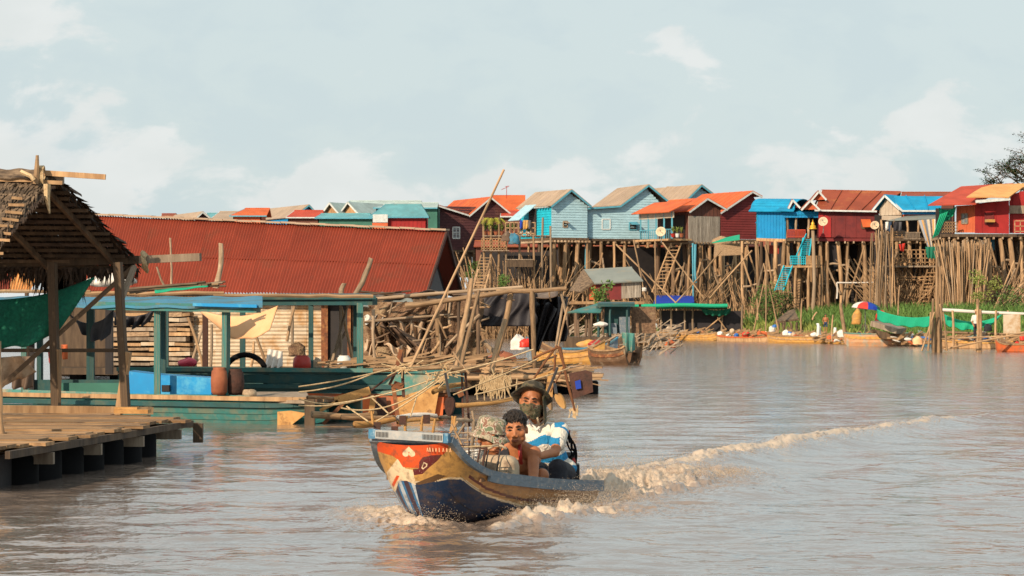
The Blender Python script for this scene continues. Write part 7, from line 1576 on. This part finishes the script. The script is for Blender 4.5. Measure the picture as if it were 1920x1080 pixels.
mb = MB(); mb.beam((-.30, -.02, .745), (.31, -.02, .722), .05, .07); obj('bow_bar', mb, 'bar_metal', bt, local=True)
for x0, x1 in ((-.355, -.295), (.315, .355)): mb = MB(); mb.beam((x0, -.018, .7335-x0*.037), (x1, -.018, .7335-x1*.037), .055, .078); obj('bar_end', mb, 'boat_blue', bt, local=True)
for x0, n in ((-.28, 9), (.135, 14)):
    for i in range(n): mb = MB(); mb.box((x0+.0125*i, -.046, .7335-(x0+.0125*i)*.037), (.005, .006, .042)); obj('slot', mb, 'shadow_inside', bt, local=True)
mb = MB(); mb.prism([(-.34, .0, .70), (.34, .0, .70), (.36, .22, .60), (-.36, .22, .60)], (0, 0, -.02)); obj('fore_deck', mb, 'rail_grey', bt, local=True)
mb = MB()
for i, (u0, w0, h0) in enumerate(((.555, .012, .03), (.575, .014, .035), (.60, .006, .03), (.628, .012, .028), (.655, .005, .034), (.69, .012, .03), (.72, .008, .03), (.75, .012, .034))):     # worn white brush marks of lettering on the red panel
    px = 660+(u0*1131/1.285+0)*.0+680*0; X = (680+u0*1131*.1945-769)/213.; Z = 1.7-(790+.245*1080*.1945-595)/229.
    y0 = .012; mb.beam((X-w0/2, y0-.012, Z-h0/2), (X, y0-.014, Z+h0/2), .004, .004); mb.beam((X, y0-.014, Z+h0/2), (X+w0/2, y0-.012, Z-h0/2), .004, .004)
obj('lettering', mb, 'orange_cloth', bt, local=True)
for y in (.55, 2.45, 3.1): g = section(y); mb = MB(); mb.beam((-g[5]+.02, y, g[6]-.06), (g[5]-.02, y, g[6]-.06), .16, .03); obj('thwart', mb, 'brown_wood', bt, local=True)
mb = MB(); mb.prism([(-.38, 2.7, .02), (.38, 2.7, .02), (.36, 3.2, .02), (-.36, 3.2, .02)], (0, 0, .17)); obj('stern_seat', mb, 'boat_blue', bt, local=True)
# engine with hoses behind the helmsman
e0 = P(1066, 870, 26.5); t = thing('outboard_engine', 'black motor with looping hoses at the stern behind the striped shirt', 'engine', Vector((e0.x, e0.y, .12)))
mb = MB(); mb.box(e0+up*-.08, (.20, .26, .16)); mb.lathe(e0+up*-.02, [(.05, 0), (.08, .02), (.08, .10), (.05, .13)], 12); obj('motor_block', mb, 'dark_metal', t)
for pts, r in (([(1062, 820), (1075, 830), (1080, 850), (1078, 868), (1068, 882), (1052, 890)], .012), ([(1060, 812), (1070, 822), (1072, 840), (1077, 846), (1074, 856)], .012), ([(1058, 815), (1066, 838), (1072, 850), (1066, 866), (1070, 880), (1060, 888)], .009), ([(1064, 806), (1066, 818), (1070, 830)], .018)):
    mb = MB(); q = [P(x, y, 26.4) for x, y in pts]; qq = []
    for i in range(len(q)-1):
        p0, p1, p2, p3 = q[max(i-1, 0)], q[i], q[i+1], q[min(i+2, len(q)-1)]
        for k in range(6): u_ = k/6; qq.append(.5*((2*p1)+(p2-p0)*u_+(2*p0-5*p1+4*p2-p3)*u_**2+(3*p1-p0-3*p2+p3)*u_**3))
    mb.tube(qq+[q[-1]], r, 7, cap=True); obj('hose', mb, 'rubber', t, True)
mb = MB(); mb.ell(P(1076, 866, 26.4), (.022, .022, .04), 8, 6); mb.tube([P(1062, 812, 26.4), P(1067, 806, 26.4)], .02, 7); obj('fitting', mb, 'red_plastic', t, True)

# ---------------------------------------------------------------- people
def remesh(o, vox, sm=4):
    m = o.modifiers.new('remesh', 'REMESH'); m.mode = 'VOXEL'; m.voxel_size = vox; m.use_smooth_shade = True
    s = o.modifiers.new('smooth', 'SMOOTH'); s.factor = .6; s.iterations = sm
def rotm(yaw, pitch, roll): return Matrix.Rotation(yaw, 3, 'Z') @ Matrix.Rotation(roll, 3, 'Y') @ Matrix.Rotation(pitch, 3, 'X')
def head(mb, c, Rm, s=1.0, parent=None, moustache=False, hairy=True, brows=True, squint=.6):
    T = lambda x, y, z: c+Rm @ (Vector((x, y, z))*s)
    E = lambda x, y, z, a, b, d: mb.ell(T(x, y, z), (a*s, b*s, d*s), 18, 12, Rm)
    E(0, .012, .038, .077, .094, .082); E(0, -.012, -.01, .068, .080, .085); E(0, -.034, -.062, .050, .052, .042); E(0, -.066, -.083, .022, .018, .018)      # skull, face, jaw, chin
    for q in (-1, 1):
        E(q*.040, -.050, -.020, .032, .030, .030); E(q*.030, -.076, .032, .027, .014, .010); E(q*.078, .008, -.008, .010, .018, .030); E(q*.046, -.02, -.055, .022, .045, .028)
        E(q*.013, -.092, -.036, .011, .012, .009)
    mb.cap(T(0, -.080, .018), T(0, -.099, -.024), .008*s, .0115*s, 10); E(0, -.080, -.060, .030, .014, .016)
    if parent:
        for q in (-1, 1):
            e = MB(); e.ell(T(q*.031, -.0795, .008), (.0135*s, .009*s, .0075*s*squint*1.2), 12, 8, Rm); ey = obj('eye', e, 'eye', parent, True)
            e = MB(); e.ell(T(q*.031, -.0875, .008), (.0055*s, .003*s, .0055*s*min(1, squint+.15)), 10, 6, Rm); obj('iris', e, 'iris', ey, True)
            e = MB(); e.tube([T(q*.016, -.089, .009), T(q*.031, -.0925, .0165*(.7+.3*squint)), T(q*.047, -.082, .009)], [.0022*s, .0032*s, .002*s], 6); obj('eyelid', e, 'hair', parent, True)
            if brows: e = MB(); e.tube([T(q*.012, -.093, .027), T(q*.030, -.093, .035), T(q*.052, -.076, .029)], [.004*s, .0052*s, .0025*s], 6); obj('eyebrow', e, 'hair', parent, True)
        e = MB(); e.tube([T(-.026, -.088, -.062), T(-.012, -.0985, -.0595), T(0, -.0995, -.0615), T(.012, -.0985, -.0595), T(.026, -.088, -.062)], [.0015*s, .0032*s, .003*s, .0032*s, .0015*s], 7); e.tube([T(-.022, -.089, -.067), T(0, -.0975, -.0705), T(.022, -.089, -.067)], [.0015*s, .0042*s, .0015*s], 7); obj('lips', e, 'lip', parent, True)
        if moustache:
            e = MB(); e.tube([T(-.028, -.086, -.056), T(-.012, -.098, -.050), T(0, -.099, -.0505), T(.012, -.098, -.050), T(.028, -.086, -.056)], [.0010*s, .0022*s, .0014*s, .0022*s, .0010*s], 6); obj('moustache', e, 'hair', parent, True)
    return T
def hand(mb, w, d, n, s=1.0, curl=.9, thumb=1):
    """palm from the wrist w along d, back of the hand facing n; fingers curl away from n"""
    d = d.normalized(); n = (n-d*n.dot(d)).normalized(); b = d.cross(n); Rm = Matrix((b, d, n)).transposed()
    mb.ell(w+d*.045*s, (.040*s, .052*s, .017*s), 14, 8, Rm)
    for i, (k, ln) in enumerate(((-.028, .068), (-.009, .077), (.010, .071), (.028, .056))):
        p = w+d*.082*s+b*k*s; a = 0; dd = d
        for j, f in enumerate((.45, .32, .23)):
            a += curl*(.45+.12*j)+i*.03; dd = d*math.cos(a)-n*math.sin(a); q = p+dd*ln*f*s*1.35; mb.cap(p, q, (.0105-.001*j)*s, (.0098-.001*j)*s, 8); p = q
    tb = w+d*.018*s+b*(-.03*thumb)*s; t1 = tb+(d*.55-b*thumb*.8-n*.25).normalized()*.035*s; t2 = t1+(d*.8-b*thumb*.25-n*.5).normalized()*.030*s; mb.cap(tb, t1, .013*s, .011*s, 8); mb.cap(t1, t2, .011*s, .0095*s, 8)
def hat(root, T, Rm, s, m, tilt=0, rb=.165, crown=.088, wob=.012, band=True, up_=0.052, cz=.05, tiltax='X', droop=.02, seed=0):
    Rh = Rm @ Matrix.Rotation(tilt, 3, tiltax); c = T(0, .008, up_); mb = MB(); rr_ = random.Random(seed); n = 40; vs = []; fs = []
    prof = [(rb, -droop), (rb*.86, -droop*.5), (.094, .004), (.090, .02), (.088, .05), (.084, crown-.012), (.070, crown), (.03, crown+.004)]
    ph = rr_.uniform(0, 6)
    for side in (0, 1):
        for k, (r, z) in enumerate(prof):
            for j in range(n):
                a = 2*PI*j/n; wv = wob*math.sin(3*a+ph)*(r/rb)**2+wob*.5*math.sin(5*a+ph*2)*(r/rb)**2; cr_ = .004*math.sin(7*a+k) if 3 < k < 7 else 0
                r_ = r+cr_-(.006 if side else 0); vs.append(c+Rh @ (Vector((r_*math.cos(a)*.96, r_*math.sin(a)*1.08, z+wv-(.006 if side else 0)))*s))
    K = len(prof)
    for side in (0, 1):
        o_ = side*K*n
        for k in range(K-1):
            for j in range(n): f = (o_+k*n+j, o_+k*n+(j+1) % n, o_+(k+1)*n+(j+1) % n, o_+(k+1)*n+j); fs.append(f if not side else f[::-1])
        fs.append(tuple(o_+(K-1)*n+j for j in range(n)))
    for j in range(n): fs.append((j, K*n+j, K*n+(j+1) % n, (j+1) % n))
    mb.add(vs, fs); h = obj('hat', mb, m, root, True)
    if band: b = MB(); b.tube([c+Rh @ (Vector((.095*math.cos(a)*.96, .095*math.sin(a)*1.08, .012))*s) for a in np.linspace(0, 2*PI, 40)], .006*s, 6, cap=False); obj('hat_band', b, m, h, True)
    return h
def person(label, base): t = thing('person', label, 'person', base); return t
# --- helmsman in the striped shirt
q = lambda px, py, Y: P(px, py, Y)
pel = q(1040, 884, 26.25); t3 = person('man in blue and white striped polo shirt, floppy hat and camouflage face mask, steering', Vector((pel.x, pel.y, .19)))
s3 = 1.33; Rm = rotm(math.radians(-8), math.radians(6), math.radians(4)); hc = q(997, 752, 25.95)
b = MB(); T = head(b, hc, Rm, s3, t3, squint=.45)
nk, ch = q(1006, 792, 26.08), q(1020, 826, 26.12); sL, sR = q(1052, 806, 25.98), q(982, 811, 26.16)
b.cap(hc+Vector((.012, .03, -.06)), nk, .058, .066, 14); b.ell(ch, (.185, .12, .17), 18, 12); b.cap(sR, sL, .062, .062, 12); b.ell(pel, (.17, .13, .12), 16, 10); b.cap(ch, pel, .14, .14, 14); b.cap(nk, ch, .07, .10, 12)
eR = q(1040, 848, 25.72); wR = q(1003, 858, 25.40); b.cap(sL, eR, .058, .048, 12); b.cap(eR, wR, .046, .032, 12); hand(b, wR, wR-eR, up, s3, .8, 1)
eL = q(968, 850, 26.0); wL = q(975, 868, 25.6); b.cap(sR, eL, .058, .046, 12); b.cap(eL, wL, .044, .03, 12); hand(b, wL, wL-eL, up, s3, .9, -1)
hp1, hp2 = pel+Vector((-.09, -.03, -.02)), pel+Vector((.09, -.03, -.02)); k1, k2 = pel+Vector((-.22, -.42, .03)), pel+Vector((.02, -.46, .05)); f1, f2 = k1+Vector((0, -.02, -.26)), k2+Vector((0, -.04, -.27))
for a, kx, fx in ((hp1, k1, f1), (hp2, k2, f2)): b.cap(a, kx, .095, .068, 12); b.cap(kx, fx, .062, .042, 12); b.cap(fx, fx+Vector((-.02, -.12, -.02)), .035, .03, 10)
body = obj('body', b, 'skin', t3, True); remesh(body, .0075)
# shirt, stripes run round it
b = MB(); b.ell(ch, (.197, .135, .18), 20, 14); b.cap(sR, sL, .074, .074, 14); b.cap(ch, pel+Vector((0, 0, .01)), .158, .165, 16); b.cap(nk+Vector((.005, 0, -.03)), ch, .075, .12, 14); b.ell(pel+Vector((.02, .02, .03)), (.19, .15, .11), 16, 10)
sl = sL.lerp(eR, .62); b.cap(sL, sl, .076, .080, 14); sl2 = sR.lerp(eL, .6); b.cap(sR, sl2, .074, .078, 14)
sh = obj('shirt', b, 'painted_cloth', t3, True); remesh(sh, .009, 5)
def bake_and_paint(o, fn):
    dg = bpy.context.evaluated_depsgraph_get(); dg.update(); me = bpy.data.meshes.new_from_object(o.evaluated_get(dg)); o.modifiers.clear(); old = o.data; o.data = me; off = WL[o.name]
    n = len(me.vertices); co_ = np.empty(n*3, np.float32); me.vertices.foreach_get('co', co_); co_ = co_.reshape(-1, 3)+np.array(off)
    ca = me.color_attributes.new('paint', 'FLOAT_COLOR', 'POINT'); col = np.ones((n, 4), np.float32)
    for i in range(n): col[i, :3] = fn(Vector(co_[i]))
    ca.data.foreach_set('color', col.ravel()); me.polygons.foreach_set('use_smooth', [True]*len(me.polygons))
    if not me.materials: me.materials.append(old.materials[0])
WH, BL = (.70, .64, .55), (.012, .20, .42)
bands = [(797, BL), (815, WH), (832, BL), (852, WH), (868, BL), (884, WH), (899, BL), (930, WH)]     # bottom edge of each stripe
def stripe_fn(p):
    # sleeve: stripes across the arm; body: stripes round the trunk, drooping with the slouch
    ax = (sl-sL).normalized(); u_ = (p-sL).dot(ax); rad = ((p-sL)-ax*u_).length; 
    if u_ > .03 and rad < .095 and p.x > sL.x-.10 and u_ < .35 and (p-ch).dot(Vector((1, 0, 0))) > .14:
        return (.08, .09, .12) if .195 < u_ < .202 else BL if u_ < .06 else WH
    k = 1.7-(p.z-.010*math.sin(p.x*30))*1; py = 595+(1.7-p.z)*205+(p.x-ch.x)*38+4*math.sin(p.x*24+1)
    if (p-nk).length < .14 and p.y < nk.y and abs(p.x-nk.x) < .10: return WH
    for e, c in bands[(1 if py < 800 and p.x < sL.x-.06 else 0):]:
        if py < e+4: return c if not (e == 797 and p.x < sL.x-.07) else WH
    return WH
bake_and_paint(sh, stripe_fn)
b = MB(); b.cap(nk+Vector((-.055, -.075, .012)), nk+Vector((-.0, -.125, -.06)), .014, .010, 8); b.cap(nk+Vector((.07, -.07, .018)), nk+Vector((.005, -.125, -.06)), .014, .010, 8); obj('collar', b, 'white_cloth', t3, True)
b = MB()
for a, kx in ((hp1, k1), (hp2, k2)): b.cap(a, kx+Vector((0, -.02, 0)), .112, .094, 12); b.cap(kx+Vector((0, -.02, 0)), kx+Vector((0, -.05, -.12)), .094, .085, 10)
b.ell(pel+Vector((0, -.02, -.03)), (.19, .15, .11), 16, 10); so_ = obj('shorts', b, 'black_cloth', t3, True); remesh(so_, .011)
hat(t3, T, Rm, s3, 'camo_dark', math.radians(-36), .150, .082, .010, seed=2, up_=.034, droop=.010)
b = MB(); rr_ = [T(x, y, z) for x, y, z in ()]
def maskpt(u, v):
    a = -1.35+2.7*u; r = .089*(1-.10*v)-(.018*v*v); x = r*math.sin(a)*.93; y = -r*math.cos(a)*1.10-.022*math.exp(-(a/.34)**2)*(1-v*.6)-.012; z = -.012-.105*v+.004*math.sin(a*9)+.006*math.cos(a*2)
    if abs(a) < .5: z += .006*(1-v)
    return T(x, y+.002*math.sin(v*14+a*3), z)
b.sheet(maskpt, 34, 14, .005); obj('face_mask', b, 'camo_mask', t3, True)
b = MB(); b.sheet(lambda u, v: T(.094*math.sin(1.0+2.1*u+.2*v)*(1+.15*v), -.105*math.cos(1.0+2.1*u)*(1+.1*v), .045-.19*v+.01*math.sin(u*9)), 20, 12, .006); obj('neck_cloth', b, 'camo_dark', t3, True)
b = MB(); b.cap(nk+Vector((.03, -.09, .03)), nk+Vector((.13, -.07, .10)), .012, .016, 8); b.tube([T(.05, -.06, -.10), nk+Vector((.02, -.12, -.02)), nk+Vector((.06, -.115, -.01)), nk+Vector((.11, -.08, .04))], .011, 7); obj('neck_cord', b, 'can_tan', t3, True)
# --- bare shouldered man in the middle
pel = q(982, 912, 25.55); pel.z = .20; t2 = person('bare shouldered man with short black hair looking at the camera, seated in the middle', Vector((pel.x, pel.y, .12)))
s2 = 1.30; Rm = rotm(math.radians(-4), math.radians(4), math.radians(-5)); hc = q(966, 806, 25.1); b = MB(); T = head(b, hc, Rm, s2, t2, moustache=False, squint=.55)
nk, ch = q(968, 838, 25.22), q(972, 868, 25.30); sL, sR = q(1000, 851, 25.18), q(936, 853, 25.34)
b.cap(hc+Vector((.008, .035, -.05)), nk, .060, .068, 14); b.ell(ch, (.175, .115, .14), 18, 12); b.cap(sR, sL, .060, .060, 12); b.ell(pel, (.17, .13, .11), 16, 10); b.cap(ch, pel, .135, .135, 14); b.cap(nk, ch, .08, .10, 12)
b.cap(nk+Vector((.03, 0, .01)), sL, .062, .066, 10); b.cap(nk-Vector((.03, 0, -.01)), sR, .062, .066, 10); b.ell(sL, .075, 12, 8); b.ell(sR, .075, 12, 8); b.ell(ch+Vector((.07, -.05, .01)), (.085, .06, .07), 12, 8); b.ell(ch+Vector((-.07, -.05, .01)), (.085, .06, .07), 12, 8)
eR = q(1000, 898, 25.02); wR = q(975, 915, 24.75); b.cap(sL, eR, .060, .046, 12); b.cap(eR, wR, .044, .03, 12); hand(b, wR, wR-eR, up, s2, .8, 1)
eL = q(938, 898, 25.1); wL = q(952, 915, 24.8); b.cap(sR, eL, .058, .044, 12); b.cap(eL, wL, .042, .03, 12); hand(b, wL, wL-eL, up, s2, .8, -1)
for sg in (-1, 1): hpx = pel+Vector((sg*.09, -.02, 0)); kx = pel+Vector((sg*.16, -.36, .10)); fx = kx+Vector((-sg*.04, -.08, -.13)); b.cap(hpx, kx, .09, .065, 12); b.cap(kx, fx, .058, .042, 12); b.cap(fx, fx+Vector((0, -.12, -.01)), .034, .03, 10)
body = obj('body', b, 'skin', t2, True); remesh(body, .0065)
b = MB(); rr_ = random.Random(4)
def capf(x, y, z): return T(x, y, z)
b.ell(T(0, .020, .050), (.084*s2, .098*s2, .080*s2), 20, 14, Rm)
for i in range(330):
    a = rr_.uniform(0, 2*PI); e = rr_.uniform(.1, 1.4); x, y, z = .083*math.cos(a)*math.sin(e), .02+.096*math.sin(a)*math.sin(e), .050+.080*math.cos(e)
    if y < -.05 and z < .075: continue
    b.ell(T(x, y, z), rr_.uniform(.006, .012)*s2, 7, 5)
for sg in (-1, 1): b.cap(T(sg*.074, -.02, .05), T(sg*.074, -.028, .015), .010*s2, .006*s2, 8)
for i in range(14): b.cap(T(-.055+.0085*i, -.045, .088), T(-.06+.009*i+rr_.gauss(0, .004), -.080, .070+rr_.uniform(-.006, .006)+.010*math.cos(i*.5)), .010*s2, .004*s2, 7)
obj('hair', b, 'hair', t2, True)
b = MB(); b.sheet(lambda u, v: nk.lerp(sR, .45+.7*u)+Vector((.0, -.092-.012*math.sin(u*3), .055-.16*v-.04*u+.04*u*v)), 12, 8, .012); obj('dark_wrap', b, 'black_cloth', t2, True)
b = MB(); b.tube([nk+Vector((.03, -.085, .03)), ch+Vector((.02, -.14, .02)), pel+Vector((.03, -.16, .05))], [.016, .018, .018], 8); obj('strap', b, 'red_plastic', t2, True)
b = MB()
for sg in (-1, 1): b.cap(pel+Vector((sg*.09, -.02, 0)), pel+Vector((sg*.15, -.30, .09)), .102, .085, 12)
b.ell(pel, (.185, .145, .10), 16, 10); so_ = obj('shorts', b, 'black_cloth', t2, True); remesh(so_, .011)
# --- man in the pale camouflage hat
pel = q(905, 915, 24.85); pel.z = .22; t1 = person('man in a pale camouflage bucket hat looking sideways, seated behind the tan can', Vector((pel.x, pel.y, .12)))
s1 = 1.38; Rm = rotm(math.radians(40), math.radians(8), math.radians(5)); hc = q(919, 823, 24.55); b = MB(); T = head(b, hc, Rm, s1, t1, moustache=True, squint=.7)
nk, ch = q(912, 858, 24.75), q(908, 884, 24.85); sL, sR = q(938, 868, 24.75), q(884, 872, 24.85)
b.cap(hc+Vector((-.015, .03, -.05)), nk, .060, .066, 14); b.ell(ch, (.165, .115, .13), 18, 12); b.cap(sR, sL, .060, .060, 12); b.ell(pel, (.17, .13, .11), 16, 10); b.cap(ch, pel, .135, .135, 14); b.cap(nk, ch, .07, .10, 12)
eR = q(948, 905, 24.5); wR = q(928, 915, 24.3); b.cap(sL, eR, .055, .044, 12); b.cap(eR, wR, .042, .03, 12); hand(b, wR, wR-eR, up, s1, .8, 1)
eL = q(880, 902, 24.6); wL = q(898, 915, 24.35); b.cap(sR, eL, .055, .044, 12); b.cap(eL, wL, .042, .03, 12); hand(b, wL, wL-eL, up, s1, .8, -1)
for sg in (-1, 1): hpx = pel+Vector((sg*.09, -.02, 0)); kx = pel+Vector((sg*.16, -.30, .05)); fx = kx+Vector((-sg*.04, -.06, -.13)); b.cap(hpx, kx, .09, .065, 12); b.cap(kx, fx, .058, .042, 12); b.cap(fx, fx+Vector((0, -.10, -.01)), .034, .03, 10)
body = obj('body', b, 'skin', t1, True); remesh(body, .0065)
b = MB(); b.ell(ch, (.178, .128, .15), 18, 12); b.cap(sR, sL, .070, .070, 12); b.cap(ch, pel, .150, .150, 14); b.cap(nk+Vector((0, 0, -.03)), ch, .075, .11, 12); b.cap(sL, sL.lerp(eR, .6), .068, .062, 12); b.cap(sR, sR.lerp(eL, .6), .068, .062, 12); so_ = obj('shirt', b, 'black_cloth', t1, True); remesh(so_, .010)
b = MB()
for sg in (-1, 1): b.cap(pel+Vector((sg*.09, -.02, 0)), pel+Vector((sg*.16, -.27, .05)), .102, .082, 12)
b.ell(pel, (.185, .145, .10), 16, 10); so_ = obj('trousers', b, 'black_cloth', t1, True); remesh(so_, .011)
hat(t1, T, Rm, s1, 'camo_pale', math.radians(4), .132, .094, .008, seed=5, up_=.040, droop=.034)
# --- cargo in front of them
c0 = q(932, 868, 24.35); t = thing('fuel_can', 'large tan plastic jerry can with rounded shoulders standing in the boat', 'can', Vector((c0.x, c0.y, .12)))
def rbox(name, cx, cy, cz, wx, wy, hz, r, m, root, rz=0):
    bb = MB(); Rz = Matrix.Rotation(rz, 3, 'Z')
    prof = []
    for z, k in ((0, .90), (.02, .98), (.05, 1), (hz*.72, 1), (hz*.86, .94), (hz*.95, .80), (hz, .55)): prof.append((z, k))
    n = 28; vs = []
    for z, k in prof:
        for j in range(n):
            a = 2*PI*j/n; ca_, sa_ = math.cos(a), math.sin(a); x = wx/2*k*math.copysign(abs(ca_)**.45, ca_); y = wy/2*k*math.copysign(abs(sa_)**.45, sa_); vs.append(Vector((cx, cy, cz))+Rz @ Vector((x, y, z)))
    K = len(prof); fs = [(i*n+j, i*n+(j+1) % n, (i+1)*n+(j+1) % n, (i+1)*n+j) for i in range(K-1) for j in range(n)]+[tuple(reversed(range(n))), tuple((K-1)*n+j for j in range(n))]
    bb.add(vs, fs); return obj(name, bb, m, root, True)
rbox('can_body', c0.x, c0.y, .16, .37, .22, .36, .05, 'can_tan', t, -.3)
b = MB(); b.tube([q(915, 842, 24.25), q(925, 836, 24.25), q(940, 836, 24.25), q(950, 842, 24.25)], .012, 8); obj('handle', b, 'can_tan', t, True)
for x in (912, 934): b = MB(); b.tube([q(x+4, 843, 24.22), q(x, 865, 24.2), q(x-4, 893, 24.2)], .0065, 6); obj('strap', b, 'dark_metal', t)
c1 = q(884, 862, 24.2); t = thing('wire_crate', 'wire crate holding a crumpled silver sheet in front of the men', 'crate', Vector((c1.x, c1.y, .12)))
A0, A1, A2, A3 = q(862, 845, 24.0), q(912, 838, 23.9), q(905, 886, 23.9), q(868, 886, 24.0); dp = Vector((.12, .42, 0))
for a, c in ((A0, A1), (A1, A2), (A2, A3), (A3, A0), (A0+dp, A1+dp), (A0, A0+dp), (A1, A1+dp), (A1+dp, A2+dp), (A0.lerp(A1, .5), A3.lerp(A2, .5)), (A0.lerp(A3, .5), A1.lerp(A2, .5)), (A0.lerp(A3, .12), A1.lerp(A2, .12))): b = MB(); b.tube([a, c], .0045, 6); obj('wire', b, 'wood_grey', t)
for k in np.linspace(.08, .92, 8): b = MB(); b.tube([A0.lerp(A1, k), A3.lerp(A2, k)], .0028, 5); obj('wire', b, 'metal', t)
b = MB(); b.sheet(lambda u, v: q(866, 845, 24.1).lerp(q(906, 842, 24.05), u)+Vector((.03*math.sin(u*9+v*4), .03*math.sin(u*14+v*9), -.22*v)), 24, 16, .012); obj('silver_sheet', b, 'silver_mat', t, True)
for x0, y0, x1, y1, r in ((903, 884, 912, 838, .009), (892, 884, 902, 830, .007), (870, 838, 922, 836, .008), (860, 834, 915, 842, .006), (878, 880, 880, 826, .006)): b = MB(); b.tube([q(x0, y0, 23.85), q(x1, y1, 23.85)], r, 6); obj('rod', b, 'rust_dark' if x0 != 870 else 'rope', t)
# bamboo trap frame standing in the water behind the bow
t = thing('trap_frame', 'thin bamboo frame standing behind the bow of the moving boat', 'frame', q(875, 840, 27))
for a, c, r in (((858, 790), (840, 815), .010), ((872, 795), (852, 828), .012), ((885, 770), (902, 835), .011), ((888, 790), (884, 845), .018), ((898, 795), (912, 838), .008), ((846, 795), (868, 838), .010), ((870, 830), (905, 828), .008), ((878, 800), (876, 838), .006), ((890, 806), (892, 838), .006), ((862, 812), (898, 812), .007), ((862, 822), (900, 822), .006)): pole('stick', q(*a, 27), q(*c, 27), r, R.choice(('pole_tan', 'pole_grey')), t)

# --- people on the bank
def small_person(label, px, pyf, Y, h, shirt, trousers, hatm=None, bare=False):
    b0 = P(px, pyf, Y); b0.z = max(b0.z, .1); t = person(label, b0); k = h/1.7; V3 = lambda x, y, z: b0+Vector((x, y, z))*k; b = MB()
    b.ell(V3(0, 0, 1.56), (.085*k, .10*k, .12*k), 12, 8); b.cap(V3(0, 0, 1.50), V3(0, .01, 1.38), .05*k, .055*k, 8); b.ell(V3(0, 0, 1.2), (.17*k, .11*k, .22*k), 12, 8); b.cap(V3(-.16, 0, 1.35), V3(.16, 0, 1.35), .055*k, .055*k, 8); b.ell(V3(0, 0, .95), (.15*k, .11*k, .14*k), 12, 8)
    b.cap(V3(0, -.09, 1.56), V3(0, -.11, 1.54), .015*k, .018*k, 6)
    for sg in (-1, 1):
        b.cap(V3(sg*.08, 0, .92), V3(sg*.10, -.03, .5), .08*k, .055*k, 8); b.cap(V3(sg*.10, -.03, .5), V3(sg*.10, 0, .08), .052*k, .035*k, 8); b.cap(V3(sg*.10, 0, .05), V3(sg*.11, -.14, .04), .04*k, .03*k, 8)
        e = V3(sg*.25, .03, 1.08); w_ = V3(sg*.20, -.18, .92); b.cap(V3(sg*.19, 0, 1.34), e, .045*k, .038*k, 8); b.cap(e, w_, .036*k, .026*k, 8); hand(b, w_, w_-e, Vector((0, -.3, 1)), k, .6, sg)
    o_ = obj('body', b, 'skin', t, True); remesh(o_, .012, 3)
    if shirt:
        b = MB(); b.ell(V3(0, 0, 1.2), (.19*k, .13*k, .24*k), 12, 8); b.cap(V3(-.17, 0, 1.35), V3(.17, 0, 1.35), .066*k, .066*k, 8); b.ell(V3(0, 0, 1.0), (.175*k, .13*k, .12*k), 12, 8)
        for sg in (-1, 1): b.cap(V3(sg*.19, 0, 1.34), V3(sg*.25, .03, 1.1), .06*k, .055*k, 8)
        o_ = obj('shirt', b, shirt, t, True); remesh(o_, .014, 3)
    b = MB(); b.ell(V3(0, 0, .93), (.165*k, .125*k, .13*k), 12, 8)
    for sg in (-1, 1): b.cap(V3(sg*.08, 0, .90), V3(sg*.10, -.03, .45 if not bare else .6), .095*k, .075*k, 8)
    if not bare:
        for sg in (-1, 1): b.cap(V3(sg*.10, -.03, .5), V3(sg*.10, 0, .12), .07*k, .055*k, 8)
    o_ = obj('trousers', b, trousers, t, True); remesh(o_, .014, 3)
    b = MB()
    if hatm: b.lathe(V3(0, 0, 1.60), [(.21*k, 0), (.20*k, .012*k), (.10*k, .03*k), (.09*k, .10*k), (.05*k, .12*k), (.01, .122*k)], 16); obj('hat', b, hatm, t, True)
    else: b.ell(V3(0, .015, 1.60), (.092*k, .105*k, .10*k), 12, 8); obj('hair', b, 'hair', t, True)
small_person('person in a straw hat, white shirt and black trousers standing before the green net', 1831, 641, 151, 1.72, 'white_cloth', 'black_cloth', 'wood_tan')
small_person('bare chested child standing on the bank behind the boats', 1548, 625, 190, 1.3, None, 'denim', None, True)
